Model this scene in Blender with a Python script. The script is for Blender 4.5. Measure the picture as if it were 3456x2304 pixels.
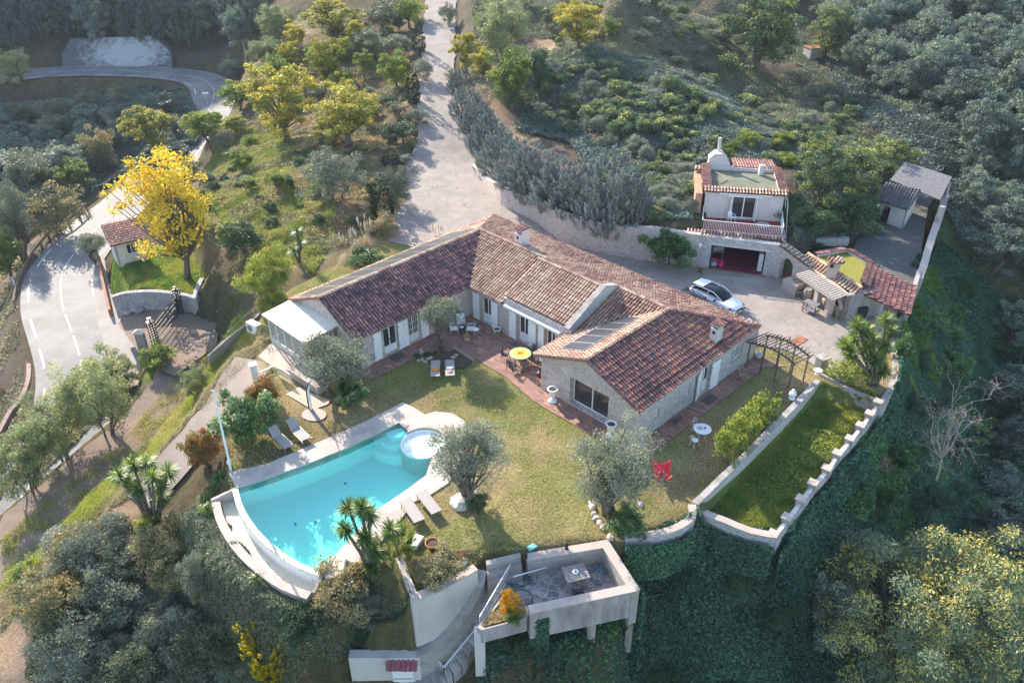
import bpy, bmesh, math, random
import numpy as np
from mathutils import Matrix, Vector
for _o in list(bpy.data.objects): bpy.data.objects.remove(_o)
S = bpy.context.scene; COL = S.collection
R_ = math.radians
# ------------------------------------------------------------------ camera, sky, sun, exposure
CAMH = 32.0; FPX = 2780.0; TH = R_(32.76); ROLL = R_(-0.24)
ct, st, cr, sr = math.cos(TH), math.sin(TH), math.cos(ROLL), math.sin(ROLL)
RM = np.array([[cr, -sr, 0], [sr, cr, 0], [0, 0, 1.]]) @ np.array([[1, 0, 0], [0, -st, -ct], [0, ct, -st]])
cam = bpy.data.cameras.new('camera'); camo = bpy.data.objects.new('camera', cam); COL.objects.link(camo)
cam.sensor_width = 36; cam.lens = FPX / 3456 * 36; cam.clip_end = 3000; cam.clip_start = 0.5
m = Matrix.Identity(4)
for i in range(3):
    m[i][0] = RM[0][i]; m[i][1] = -RM[1][i]; m[i][2] = -RM[2][i]
m[2][3] = CAMH; camo.matrix_world = m; S.camera = camo
SUN_AZ = R_(123); SUN_EL = R_(27)
w = bpy.data.worlds.new('World'); S.world = w; w.use_nodes = True
nt = w.node_tree; nt.nodes.clear()
sky = nt.nodes.new('ShaderNodeTexSky'); sky.sky_type = 'NISHITA'; sky.sun_disc = False
sky.sun_elevation = SUN_EL; sky.sun_rotation = R_(90) - SUN_AZ; sky.air_density = 1.0; sky.dust_density = 0.6
bg = nt.nodes.new('ShaderNodeBackground'); bg.inputs[1].default_value = 0.15
ow = nt.nodes.new('ShaderNodeOutputWorld'); nt.links.new(sky.outputs[0], bg.inputs[0]); nt.links.new(bg.outputs[0], ow.inputs[0])
sl = bpy.data.lights.new('sun', 'SUN'); sl.energy = 3.9; sl.angle = R_(0.6); sl.color = (1, .9, .76)
so = bpy.data.objects.new('sun', sl); COL.objects.link(so)
sd = Vector((math.cos(SUN_AZ) * math.cos(SUN_EL), math.sin(SUN_AZ) * math.cos(SUN_EL), math.sin(SUN_EL)))
so.rotation_euler = sd.to_track_quat('Z', 'Y').to_euler(); so.location = sd * 200
S.view_settings.view_transform = 'Standard'; S.view_settings.look = 'None'
S.view_settings.exposure = 1.52; S.view_settings.gamma = 1
S.render.engine = 'CYCLES'
S.cycles.max_bounces = 6; S.cycles.transparent_max_bounces = 8; S.cycles.diffuse_bounces = 3

# ------------------------------------------------------------------ geometry helpers
def ray(x, y): return RM.T @ np.array([(x - 1728) / FPX, (y - 1152) / FPX, 1.0])
def at(x, y, z=0.0):
    d = ray(x, y); t = (z - CAMH) / d[2]; return np.array([d[0] * t, d[1] * t, z])
def atd(x, y, zc):
    d = ray(x, y); return np.array([0, 0, CAMH]) + d * zc
def hgt(x, y, P):
    d = ray(x, y); t = math.hypot(P[0], P[1]) / math.hypot(d[0], d[1]); return CAMH + d[2] * t
def depth(P): return float(RM[2] @ (np.array(P) - np.array([0, 0, CAMH])))
HO = (7.55, 38.39); SQ = math.sqrt(.5)
def L(a, b, z=0.0): return np.array([HO[0] + (a + b) * SQ, HO[1] + (a - b) * SQ, z])

WL = {}
def reg(o, loc): WL[o.name] = np.array(loc, float)
def tag(o, label=None, cat=None, group=None, kind=None):
    for k, v in (('label', label), ('category', cat), ('group', group), ('kind', kind)):
        if v: o[k] = v
    return o
def empty(name, loc, label=None, cat=None, group=None, rz=0):
    o = bpy.data.objects.new(name, None); COL.objects.link(o); o.location = loc; o.rotation_euler = (0, 0, rz)
    o.empty_display_size = .2; reg(o, loc); return tag(o, label, cat, group)
def npmesh(name, V, F, mats, tint=None, acc=None, midx=None, smooth=False):
    V = np.asarray(V, np.float32); me = bpy.data.meshes.new(name)
    if isinstance(F, np.ndarray):
        n, k = F.shape; flat = F.ravel(); starts = np.arange(n) * k; tot = np.full(n, k)
    else:
        tot = np.array([len(f) for f in F]); flat = np.concatenate([np.asarray(f) for f in F]); starts = np.concatenate([[0], np.cumsum(tot)[:-1]]); n = len(F)
    me.vertices.add(len(V)); me.vertices.foreach_set('co', V.ravel())
    me.loops.add(len(flat)); me.loops.foreach_set('vertex_index', flat.astype(np.int32))
    me.polygons.add(n); me.polygons.foreach_set('loop_start', starts.astype(np.int32)); me.polygons.foreach_set('loop_total', tot.astype(np.int32))
    for mt in mats: me.materials.append(mt)
    if midx is not None: me.polygons.foreach_set('material_index', np.asarray(midx, np.int32))
    me.polygons.foreach_set('use_smooth', np.full(n, bool(smooth)))
    for nm, arr in (('tint', tint), ('acc', acc)):
        if arr is not None:
            a = me.attributes.new(nm, 'FLOAT', 'FACE'); a.data.foreach_set('value', np.asarray(arr, np.float32))
    me.update(calc_edges=True); return me
def link(name, me, parent=None, loc=None):
    o = bpy.data.objects.new(name, me); COL.objects.link(o)
    if loc is not None: o.location = loc
    if parent: o.parent = parent
    return o

class MB:
    def __init__(s): s.v = []; s.f = []; s.t = []; s.m = []; s.ct = .5; s.cm = 0
    def add(s, vs, fs, t=None):
        b = len(s.v); s.v += [tuple(map(float, v)) for v in vs]; s.f += [tuple(b + i for i in f) for f in fs]
        s.t += [s.ct if t is None else t] * len(fs); s.m += [s.cm] * len(fs)
    def hexa(s, p):  # 4 bottom ccw, 4 top ccw
        s.add(p, [(3, 2, 1, 0), (4, 5, 6, 7), (0, 1, 5, 4), (1, 2, 6, 5), (2, 3, 7, 6), (3, 0, 4, 7)])
    def box(s, c, sz, rz=0, tilt=None):
        c = np.array(c, float); hx, hy, hz = np.array(sz) / 2; M = Matrix.Rotation(rz, 3, 'Z')
        if tilt: M = M @ Matrix.Rotation(tilt[0], 3, 'X') @ Matrix.Rotation(tilt[1], 3, 'Y')
        s.hexa([c + np.array(M @ Vector(q)) for q in ((-hx, -hy, -hz), (hx, -hy, -hz), (hx, hy, -hz), (-hx, hy, -hz), (-hx, -hy, hz), (hx, -hy, hz), (hx, hy, hz), (-hx, hy, hz))])
    def bar(s, P, Q, w_=.05, h=.05):
        P = Vector(P); Q = Vector(Q); d = (Q - P); l = d.length
        if l < 1e-5: return
        d.normalize(); up = Vector((0, 0, 1)) if abs(d.z) < .95 else Vector((1, 0, 0))
        x = d.cross(up).normalized(); y = x.cross(d).normalized()
        q = [(-1, -1), (1, -1), (1, 1), (-1, 1)]
        s.hexa([P + x * a * w_ / 2 + y * b * h / 2 for a, b in q] + [Q + x * a * w_ / 2 + y * b * h / 2 for a, b in q])
    def tube(s, path, r, n=8, cap=True):
        path = [Vector(p) for p in path]; k = len(path); rs = r if hasattr(r, '__len__') else [r] * k
        vs = []; prev = None
        for i, p in enumerate(path):
            d = (path[min(i + 1, k - 1)] - path[max(i - 1, 0)]).normalized()
            x = (prev - d * prev.dot(d)).normalized() if prev is not None and (prev - d * prev.dot(d)).length > 1e-4 else d.orthogonal().normalized()
            prev = x; y = d.cross(x)
            vs += [p + (x * math.cos(2 * math.pi * j / n) + y * math.sin(2 * math.pi * j / n)) * rs[i] for j in range(n)]
        fs = [(i * n + j, i * n + (j + 1) % n, (i + 1) * n + (j + 1) % n, (i + 1) * n + j) for i in range(k - 1) for j in range(n)]
        if cap: fs += [tuple(range(n - 1, -1, -1)), tuple(range((k - 1) * n, k * n))]
        s.add(vs, fs)
    def lathe(s, prof, c=(0, 0, 0), n=20):
        vs = [(c[0] + r * math.cos(2 * math.pi * j / n), c[1] + r * math.sin(2 * math.pi * j / n), c[2] + z) for r, z in prof for j in range(n)]
        s.add(vs, [(i * n + j, i * n + (j + 1) % n, (i + 1) * n + (j + 1) % n, (i + 1) * n + j) for i in range(len(prof) - 1) for j in range(n)])
    def prism(s, poly, z0, z1):
        n = len(poly); z0 = z0 if hasattr(z0, '__len__') else [z0] * n; z1 = z1 if hasattr(z1, '__len__') else [z1] * n
        a = sum(poly[i][0] * poly[(i + 1) % n][1] - poly[(i + 1) % n][0] * poly[i][1] for i in range(n))
        if a < 0: poly = poly[::-1]; z0 = z0[::-1]; z1 = z1[::-1]
        s.add([(p[0], p[1], z) for p, z in zip(poly, z0)] + [(p[0], p[1], z) for p, z in zip(poly, z1)],
              [tuple(range(n - 1, -1, -1)), tuple(range(n, 2 * n))] + [(i, (i + 1) % n, n + (i + 1) % n, n + i) for i in range(n)])
    def mesh(s, name, mats, off=None, smooth=False):
        V = np.array(s.v)
        if off is not None: V = V - np.array(off)
        if not isinstance(mats, (list, tuple)): mats = [mats]
        return npmesh(name, V, s.f, mats, tint=s.t, midx=s.m, smooth=smooth)
    def build(s, name, mats, parent=None, smooth=False, label=None, bevel=0):
        """world-coordinate mesh; parented meshes are stored relative to their thing's base"""
        off = WL.get(parent.name, np.zeros(3)) if parent else np.array(s.v).mean(0) * [1, 1, 0] + [0, 0, np.array(s.v)[:, 2].min()]
        me = s.mesh(name, mats, off, smooth); o = link(name, me, parent, None if parent else off)
        reg(o, off)
        if bevel:
            b = o.modifiers.new('bevel', 'BEVEL'); b.width = bevel; b.segments = 2; b.limit_method = 'ANGLE'
        if label: o['label'] = label
        return o
def kids(o): return [c for c in bpy.data.objects if c.parent == o]
def copytree(o, parent=None, src=None):
    c = o.copy(); COL.objects.link(c); c.parent = parent
    for ch in o.children: copytree(ch, c)
    return c
def place(proto, loc, rz=0, sc=1, label=None, group=None, first=[set()]):
    key = proto.name
    if key not in first[0]: first[0].add(key); o = proto
    else: o = copytree(proto)
    o.location = loc; o.rotation_euler = (0, 0, rz); o.scale = sc if hasattr(sc, '__len__') else (sc,) * 3
    if label: o['label'] = label
    if group: o['group'] = group
    return o

# value noise
_rs = np.random.RandomState(5); _N = _rs.rand(256, 256)
def vn(x, y, s=1.0, off=0):
    x = np.asarray(x) / s + 37.3 + off * 13.7; y = np.asarray(y) / s + 91.1 + off * 7.3
    xi = np.floor(x).astype(int); yi = np.floor(y).astype(int); fx = x - xi; fy = y - yi
    fx = fx * fx * (3 - 2 * fx); fy = fy * fy * (3 - 2 * fy)
    g = lambda a, b: _N[a % 256, b % 256]
    return (g(xi, yi) * (1 - fx) + g(xi + 1, yi) * fx) * (1 - fy) + (g(xi, yi + 1) * (1 - fx) + g(xi + 1, yi + 1) * fx) * fy
def sdist(X, Y, poly):  # signed distance, negative inside
    poly = np.asarray(poly)[:, :2]; d = np.full(X.shape, 1e9); ins = np.zeros(X.shape, bool)
    n = len(poly)
    for i in range(n):
        a = poly[i]; b = poly[(i + 1) % n]; e = b - a; L2 = e @ e
        t = np.clip(((X - a[0]) * e[0] + (Y - a[1]) * e[1]) / L2, 0, 1)
        d = np.minimum(d, np.hypot(X - a[0] - t * e[0], Y - a[1] - t * e[1]))
        c = ((a[1] > Y) != (b[1] > Y)) & (X < (b[0] - a[0]) * (Y - a[1]) / (b[1] - a[1] + 1e-12) + a[0]); ins ^= c
    return np.where(ins, -d, d)
def smooth(e0, e1, x):
    t = np.clip((x - e0) / (e1 - e0), 0, 1); return t * t * (3 - 2 * t)
def spline(pts, step=1.0):
    pts = [np.array(p, float) for p in pts]; out = []
    P = [2 * pts[0] - pts[1]] + pts + [2 * pts[-1] - pts[-2]]
    for i in range(1, len(P) - 2):
        n = max(2, int(np.linalg.norm((P[i + 1] - P[i])[:2]) / step))
        for k in range(n):
            t = k / n
            out.append(.5 * (2 * P[i] + (P[i + 1] - P[i - 1]) * t + (2 * P[i - 1] - 5 * P[i] + 4 * P[i + 1] - P[i + 2]) * t * t + (3 * P[i] - P[i - 1] - 3 * P[i + 1] + P[i + 2]) * t ** 3))
    out.append(pts[-1]); return np.array(out)

# ------------------------------------------------------------------ materials
def newmat(name):
    mt = bpy.data.materials.new(name); mt.use_nodes = True; n = mt.node_tree; n.nodes.clear()
    out = n.nodes.new('ShaderNodeOutputMaterial'); p = n.nodes.new('ShaderNodeBsdfPrincipled'); n.links.new(p.outputs[0], out.inputs[0])
    return mt, n, p
def nd(n, t, **kw):
    x = n.nodes.new(t)
    for k, v in kw.items():
        if k.startswith('i'): x.inputs[int(k[1:])].default_value = v
        else: setattr(x, k, v)
    return x
def ramp(n, src, stops):
    r = n.nodes.new('ShaderNodeValToRGB'); cr_ = r.color_ramp
    while len(cr_.elements) < len(stops): cr_.elements.new(.5)
    for e, (p, c) in zip(cr_.elements, stops): e.position = p; e.color = (*c, 1)
    n.links.new(src, r.inputs[0]); return r.outputs[0]
def pos(n): return n.nodes.new('ShaderNodeNewGeometry').outputs['Position']
def noise(n, v, scale, detail=5, rough=.6):
    x = n.nodes.new('ShaderNodeTexNoise'); x.inputs['Scale'].default_value = scale; x.inputs['Detail'].default_value = detail; x.inputs['Roughness'].default_value = rough
    n.links.new(v, x.inputs['Vector']); return x.outputs[0]
def mix(n, f, a, b, mode='MIX'):
    x = n.nodes.new('ShaderNodeMix'); x.data_type = 'RGBA'; x.blend_type = mode; x.clamp_result = False
    for s_, v in ((0, f), (6, a), (7, b)):
        if hasattr(v, 'links'): n.links.new(v, x.inputs[s_])
        else: x.inputs[s_].default_value = v if s_ == 0 else (*v, 1)
    return x.outputs[2]
def mth(n, op, a, b=0.0):
    x = n.nodes.new('ShaderNodeMath'); x.operation = op
    for s_, v in ((0, a), (1, b)):
        if hasattr(v, 'links'): n.links.new(v, x.inputs[s_])
        else: x.inputs[s_].default_value = v
    return x.outputs[0]
def mscale(n, f, lo, hi):
    x = n.nodes.new('ShaderNodeMapRange'); n.links.new(f, x.inputs[0]); x.inputs[1].default_value = lo; x.inputs[2].default_value = hi; return x.outputs[0]
def bump(n, p, h, dist, strength=1.0):
    b = n.nodes.new('ShaderNodeBump'); b.inputs['Strength'].default_value = strength; b.inputs['Distance'].default_value = dist
    n.links.new(h, b.inputs['Height']); n.links.new(b.outputs[0], p.inputs['Normal'])
def simple(name, col, rough=.7, metal=0, var=.15, vs=6.0, bmp=0.0, spec=.5):
    mt, n, p = newmat(name); P = pos(n); f = noise(n, P, vs)
    lo = tuple(c * (1 - var) for c in col); hi = tuple(min(1, c * (1 + var)) for c in col)
    c = ramp(n, f, [(.3, lo), (.7, hi)]); n.links.new(c, p.inputs['Base Color'])
    p.inputs['Roughness'].default_value = rough; p.inputs['Metallic'].default_value = metal; p.inputs['Specular IOR Level'].default_value = spec
    if bmp: bump(n, p, noise(n, P, vs * 4), bmp)
    return mt
def dirty(name, base, stain, scale=.8, amount=(.45, .7), rough=.85, fine=25, bmp=.01, streak=False):
    mt, n, p = newmat(name); P = pos(n)
    if streak:
        mp = n.nodes.new('ShaderNodeMapping'); mp.inputs['Scale'].default_value = (1, 1, .22); n.links.new(P, mp.inputs[0]); Q = mp.outputs[0]
    else: Q = P
    f = mscale(n, noise(n, Q, scale, 8, .65), *amount); g = noise(n, P, fine, 3)
    c = mix(n, f, base, stain); c = mix(n, .35, c, ramp(n, g, [(.3, tuple(x * .6 for x in base)), (.7, tuple(min(1, x * 1.25) for x in base))]))
    n.links.new(c, p.inputs['Base Color']); p.inputs['Roughness'].default_value = rough
    if bmp: bump(n, p, g, bmp)
    return mt
def stonemat(name, cols, mortar, scale=2.6, edge=.07, bmp=.03, squash=(1, 1, 1.25)):
    mt, n, p = newmat(name); P = pos(n)
    wv = nd(n, 'ShaderNodeTexNoise'); wv.inputs['Scale'].default_value = 1.7; n.links.new(P, wv.inputs['Vector'])
    ad = nd(n, 'ShaderNodeVectorMath', operation='MULTIPLY_ADD'); n.links.new(wv.outputs[1], ad.inputs[0]); ad.inputs[1].default_value = (.25, .25, .25); n.links.new(P, ad.inputs[2])
    mp = n.nodes.new('ShaderNodeMapping'); mp.inputs['Scale'].default_value = squash; n.links.new(ad.outputs[0], mp.inputs[0])
    v1 = nd(n, 'ShaderNodeTexVoronoi', feature='F1'); v2 = nd(n, 'ShaderNodeTexVoronoi', feature='DISTANCE_TO_EDGE')
    for v in (v1, v2): v.inputs['Scale'].default_value = scale; n.links.new(mp.outputs[0], v.inputs['Vector'])
    sx = n.nodes.new('ShaderNodeSeparateColor'); n.links.new(v1.outputs['Color'], sx.inputs[0])
    k = len(cols); sc_ = ramp(n, sx.outputs[0], [(i / (k - 1), c) for i, c in enumerate(cols)])
    sc_ = mix(n, .3, sc_, ramp(n, noise(n, P, 14), [(.3, tuple(x * .6 for x in cols[0])), (.7, tuple(min(1, x * 1.3) for x in cols[-1]))]))
    e = mscale(n, v2.outputs[0], edge * .4, edge); jn = mscale(n, noise(n, P, 2.2), .35, .6)
    e2 = mth(n, 'MULTIPLY', e, mth(n, 'ADD', mth(n, 'MULTIPLY', jn, .6), .4))
    c = mix(n, e2, mortar, sc_); n.links.new(c, p.inputs['Base Color']); p.inputs['Roughness'].default_value = .9
    bump(n, p, mth(n, 'ADD', e, mth(n, 'MULTIPLY', noise(n, P, 20), .4)), bmp); return mt
def tintmat(name, stops, rough=.8, lichen=None, lamt=(.5, .62), bmp=0, lscale=5, spec=.3):
    mt, n, p = newmat(name); a = nd(n, 'ShaderNodeAttribute', attribute_name='tint'); c = ramp(n, a.outputs['Fac'], stops)
    P = pos(n)
    if lichen:
        f = mscale(n, noise(n, P, lscale, 8, .75), *lamt); c = mix(n, f, c, lichen)
    n.links.new(c, p.inputs['Base Color']); p.inputs['Roughness'].default_value = rough; p.inputs['Specular IOR Level'].default_value = spec
    if bmp: bump(n, p, noise(n, P, 30), bmp)
    return mt
def leafmat(name, dark, light, accent=None, trans=.3, rough=.55):
    mt, n, p = newmat(name); out = n.nodes['Material Output']
    a = nd(n, 'ShaderNodeAttribute', attribute_name='tint'); c = ramp(n, a.outputs['Fac'], [(0, dark), (1, light)])
    oi = nd(n, 'ShaderNodeObjectInfo')
    if accent:
        b = nd(n, 'ShaderNodeAttribute', attribute_name='acc'); c = mix(n, b.outputs['Fac'], c, accent)
    hs = nd(n, 'ShaderNodeHueSaturation'); n.links.new(c, hs.inputs['Color'])
    n.links.new(mth(n, 'ADD', mth(n, 'MULTIPLY', oi.outputs['Random'], .5), .75), hs.inputs['Value'])
    n.links.new(mth(n, 'ADD', mth(n, 'MULTIPLY', oi.outputs['Random'], -.03), .515), hs.inputs['Hue'])
    c = hs.outputs[0]
    n.links.new(c, p.inputs['Base Color']); p.inputs['Roughness'].default_value = rough; p.inputs['Specular IOR Level'].default_value = .35
    t = nd(n, 'ShaderNodeBsdfTranslucent'); n.links.new(c, t.inputs[0]); ms = nd(n, 'ShaderNodeMixShader', i0=trans)
    n.links.new(p.outputs[0], ms.inputs[1]); n.links.new(t.outputs[0], ms.inputs[2]); n.links.new(ms.outputs[0], out.inputs[0]); return mt

M = {}
M['stone_pink'] = stonemat('pink_grey_rubble', [(.34, .26, .22), (.5, .4, .35), (.42, .38, .36), (.52, .43, .37), (.36, .24, .18), (.48, .4, .36)], (.58, .5, .455), 3.2, .15)
M['stone_grey'] = stonemat('grey_rubble', [(.27, .265, .26), (.42, .4, .37), (.34, .32, .3), (.44, .41, .38)], (.53, .505, .475), 2.9, .15)
M['stone_dark'] = stonemat('dark_rubble', [(.25, .24, .22), (.4, .37, .33), (.33, .3, .26)], (.42, .4, .37), 2.6)
M['flag'] = stonemat('flagstone', [(.17, .15, .155), (.25, .22, .22), (.31, .26, .25), (.21, .19, .2)], (.46, .43, .41), 1.9, .06, .008, (1, 1, 1))
M['render'] = dirty('lime_render', (.63, .56, .53), (.36, .31, .29), .9, (.5, .8), streak=True)
M['render_grey'] = dirty('weathered_render', (.44, .40, .37), (.11, .10, .095), 1.5, (.4, .68), streak=True)
M['white'] = dirty('white_paint', (.8, .8, .79), (.62, .62, .6), 1.5, (.55, .8), .45, bmp=0)
M['whitewall'] = dirty('white_wall', (.58, .55, .5), (.42, .38, .33), 1.0, (.5, .75), streak=True)
M['concrete'] = dirty('concrete', (.38, .34, .31), (.24, .22, .2), .6, (.4, .7))
M['coping'] = dirty('coping_stone', (.5, .41, .35), (.36, .31, .28), 1.6, (.42, .7))
M['metalwhite'] = simple('white_metal', (.82, .82, .8), .35, 0, .05)
M['black'] = simple('black_iron', (.03, .03, .032), .5, .3, .3)
M['rust'] = simple('rusty_steel', (.33, .13, .06), .8, 0, .3, 3)
M['wood_dark'] = simple('weathered_dark_wood', (.09, .075, .065), .85, 0, .4, 12, .01)
M['wood'] = simple('weathered_wood', (.34, .26, .2), .8, 0, .3, 10, .01)
M['woodgrey'] = simple('silver_wood', (.36, .31, .28), .8, 0, .35, 9, .01)
M['brownrail'] = simple('brown_timber_rail', (.16, .09, .055), .8, 0, .3, 8, .01)
M['sling'] = simple('taupe_sling', (.36, .32, .30), .75, 0, .06, 30)
M['slingframe'] = simple('taupe_frame', (.22, .2, .19), .4, .6, .08)
M['cream'] = simple('cream_plastic', (.74, .7, .64), .6, 0, .08)
M['red'] = simple('red_fabric', (.75, .02, .04), .6, 0, .15)
M['terracotta'] = simple('terracotta', (.42, .17, .09), .75, 0, .2)
M['soil'] = simple('soil', (.09, .06, .04), .95, 0, .4, 8, .02)
M['carwhite'] = simple('white_car_paint', (.82, .83, .84), .22, 0, .02, 1, 0, .6)
M['carblack'] = simple('black_gloss', (.012, .013, .016), .12, 0, .1, 1, 0, .6)
M['tyre'] = simple('tyre_rubber', (.02, .02, .02), .8)
M['alloy'] = simple('dark_alloy', (.12, .12, .13), .35, .8)
M['chrome'] = simple('chrome', (.6, .6, .62), .2, 1)
def glass(name, col, rough=.05, spec=1.0):
    mt, n, p = newmat(name); p.inputs['Base Color'].default_value = (*col, 1); p.inputs['Roughness'].default_value = rough; p.inputs['Specular IOR Level'].default_value = spec; return mt
M['glass'] = glass('dark_window_glass', (.035, .035, .04), .04)
M['carglass'] = glass('car_glass', (.01, .012, .015), .06, .35)
mt, n, p = newmat('clear_glass'); p.inputs['Base Color'].default_value = (.8, .85, .85, 1); p.inputs['Roughness'].default_value = .05; p.inputs['Alpha'].default_value = .28; M['clear'] = mt
mt, n, p = newmat('solar_cells'); P = pos(n)
p.inputs['Base Color'].default_value = (.03, .032, .042, 1); p.inputs['Roughness'].default_value = .28; p.inputs['Specular IOR Level'].default_value = .8; M['solar'] = mt
M['solarframe'] = simple('aluminium', (.55, .55, .57), .35, .7)
TS = [(0, (.10, .045, .035)), (.25, (.22, .075, .05)), (.5, (.34, .13, .075)), (.75, (.45, .2, .12)), (1, (.5, .31, .22))]
M['tile_old'] = tintmat('old_clay_tiles', [(0, (.07, .045, .05)), (.3, (.22, .11, .11)), (.55, (.37, .165, .15)), (.8, (.54, .24, .17)), (1, (.56, .42, .36))], .85, (.085, .075, .08), (.5, .62), .004, 4.5)
M['tile_red'] = tintmat('red_clay_tiles', [(0, (.09, .05, .05)), (.3, (.25, .11, .1)), (.6, (.44, .19, .14)), (.85, (.6, .26, .15)), (1, (.52, .42, .37))], .85, (.13, .12, .12), (.5, .58), .004, 5)
M['tile_sun'] = tintmat('sunbleached_clay_tiles', [(0, (.10, .05, .05)), (.25, (.3, .15, .12)), (.6, (.5, .32, .22)), (1, (.68, .53, .38))], .85, (.16, .13, .12), (.54, .66), .004, 6)  # cream tones put the sunlight of the lit slopes into the tiles
M['tile_grey'] = tintmat('lichened_grey_tiles', [(0, (.1, .1, .1)), (1, (.33, .3, .28))], .9, (.07, .07, .07), (.5, .6), .004, 6)
M['tile_pan'] = simple('tile_channels', (.13, .06, .045), .9, 0, .4, 3)
M['panlight'] = simple('pale_tile_channels', (.2, .1, .07), .9, 0, .35, 3)
M['magenta'] = simple('magenta_floor_paint', (.2, .015, .06), .6, 0, .2, 2)
M['redfloor'] = dirty('red_terrace_floor', (.3, .04, .045), (.2, .04, .04), 1.2, rough=.6, bmp=0)
M['turq'] = simple('turquoise_plastic', (.2, .5, .48), .5)
M['hoseblue'] = simple('blue_grey_hose', (.15, .25, .32), .4)
M['hosegreen'] = simple('green_hose', (.04, .13, .1), .4)
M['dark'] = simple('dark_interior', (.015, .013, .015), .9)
M['basket'] = simple('straw', (.5, .34, .18), .85, 0, .2, 20)
M['pink'] = simple('pink_plastic', (.75, .05, .2), .5)
M['grey'] = simple('mid_grey_plastic', (.2, .2, .21), .6)
M['white_soft'] = simple('white_cushion', (.8, .8, .78), .85, 0, .06, 10)
M['bark'] = simple('grey_brown_bark', (.14, .11, .09), .95, 0, .4, 5, .02)
M['barkpale'] = simple('pale_bark', (.4, .34, .28), .9, 0, .3, 6, .01)
# paving
def paver(name, cols, mortar, sc=1.0, rot=R_(45), bw=.5, bh=.22, bmp=.006, stain=(.2, .12, .1)):
    mt, n, p = newmat(name); P = pos(n)
    mp = n.nodes.new('ShaderNodeMapping'); mp.inputs['Rotation'].default_value = (0, 0, -rot); n.links.new(P, mp.inputs[0])
    b = nd(n, 'ShaderNodeTexBrick'); n.links.new(mp.outputs[0], b.inputs['Vector']); b.inputs['Scale'].default_value = sc
    b.inputs['Color1'].default_value = (0, 0, 0, 1); b.inputs['Color2'].default_value = (1, 1, 1, 1); b.inputs['Mortar'].default_value = (.5, .5, .5, 1)
    b.inputs['Mortar Size'].default_value = .012; b.inputs['Brick Width'].default_value = bw; b.inputs['Row Height'].default_value = bh; b.inputs['Bias'].default_value = 0
    k = len(cols); c = ramp(n, b.outputs[0], [(i / (k - 1), q) for i, q in enumerate(cols)])
    c = mix(n, mscale(n, noise(n, P, .7, 6, .7), .45, .75), c, stain)
    c = mix(n, b.outputs['Fac'], c, mortar); n.links.new(c, p.inputs['Base Color']); p.inputs['Roughness'].default_value = .8
    bump(n, p, noise(n, P, 20), bmp); return mt
M['brickpave'] = paver('brick_red_paving', [(.17, .085, .07), (.36, .17, .12), (.26, .13, .1), (.44, .24, .17)], (.22, .15, .12), 1.0, R_(-45), .42, .2)
M['lightpave'] = paver('cream_paving', [(.42, .31, .23), (.6, .46, .36), (.5, .37, .28)], (.45, .34, .27), 1, R_(45), .5, .35, stain=(.5, .36, .28))
M['deck'] = paver('travertine_deck', [(.44, .37, .31), (.56, .47, .4), (.5, .42, .36)], (.5, .43, .38), 1.0, R_(28), .9, .5, stain=(.34, .28, .25))
M['pool'] = simple('pale_pool_plaster', (.60, .80, .78), .5, 0, .02)
M['poolwhite'] = simple('white_pool_plaster', (.86, .86, .82), .5, 0, .03)
mt = bpy.data.materials.new('pool_water'); mt.use_nodes = True; n = mt.node_tree; n.nodes.clear(); out = nd(n, 'ShaderNodeOutputMaterial')
tr = nd(n, 'ShaderNodeBsdfTransparent'); gl = nd(n, 'ShaderNodeBsdfGlossy'); gl.inputs['Roughness'].default_value = .03; fr = nd(n, 'ShaderNodeFresnel'); fr.inputs[0].default_value = 1.33
bmpn = nd(n, 'ShaderNodeBump'); bmpn.inputs['Distance'].default_value = .01; bmpn.inputs['Strength'].default_value = .15; n.links.new(noise(n, pos(n), 2.0, 3), bmpn.inputs['Height'])
n.links.new(bmpn.outputs[0], fr.inputs['Normal']); n.links.new(bmpn.outputs[0], gl.inputs['Normal'])
tr.inputs[0].default_value = (.42, .91, .86, 1); ms = nd(n, 'ShaderNodeMixShader', i0=.06); n.links.new(tr.outputs[0], ms.inputs[1]); n.links.new(gl.outputs[0], ms.inputs[2]); n.links.new(ms.outputs[0], out.inputs[0]); M['water'] = mt
mt2 = mt.copy(); mt2.name = 'shallow_water'; [x for x in mt2.node_tree.nodes if x.type == 'BSDF_TRANSPARENT'][0].inputs[0].default_value = (.93, .99, .98, 1); M['shallow'] = mt2
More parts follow.
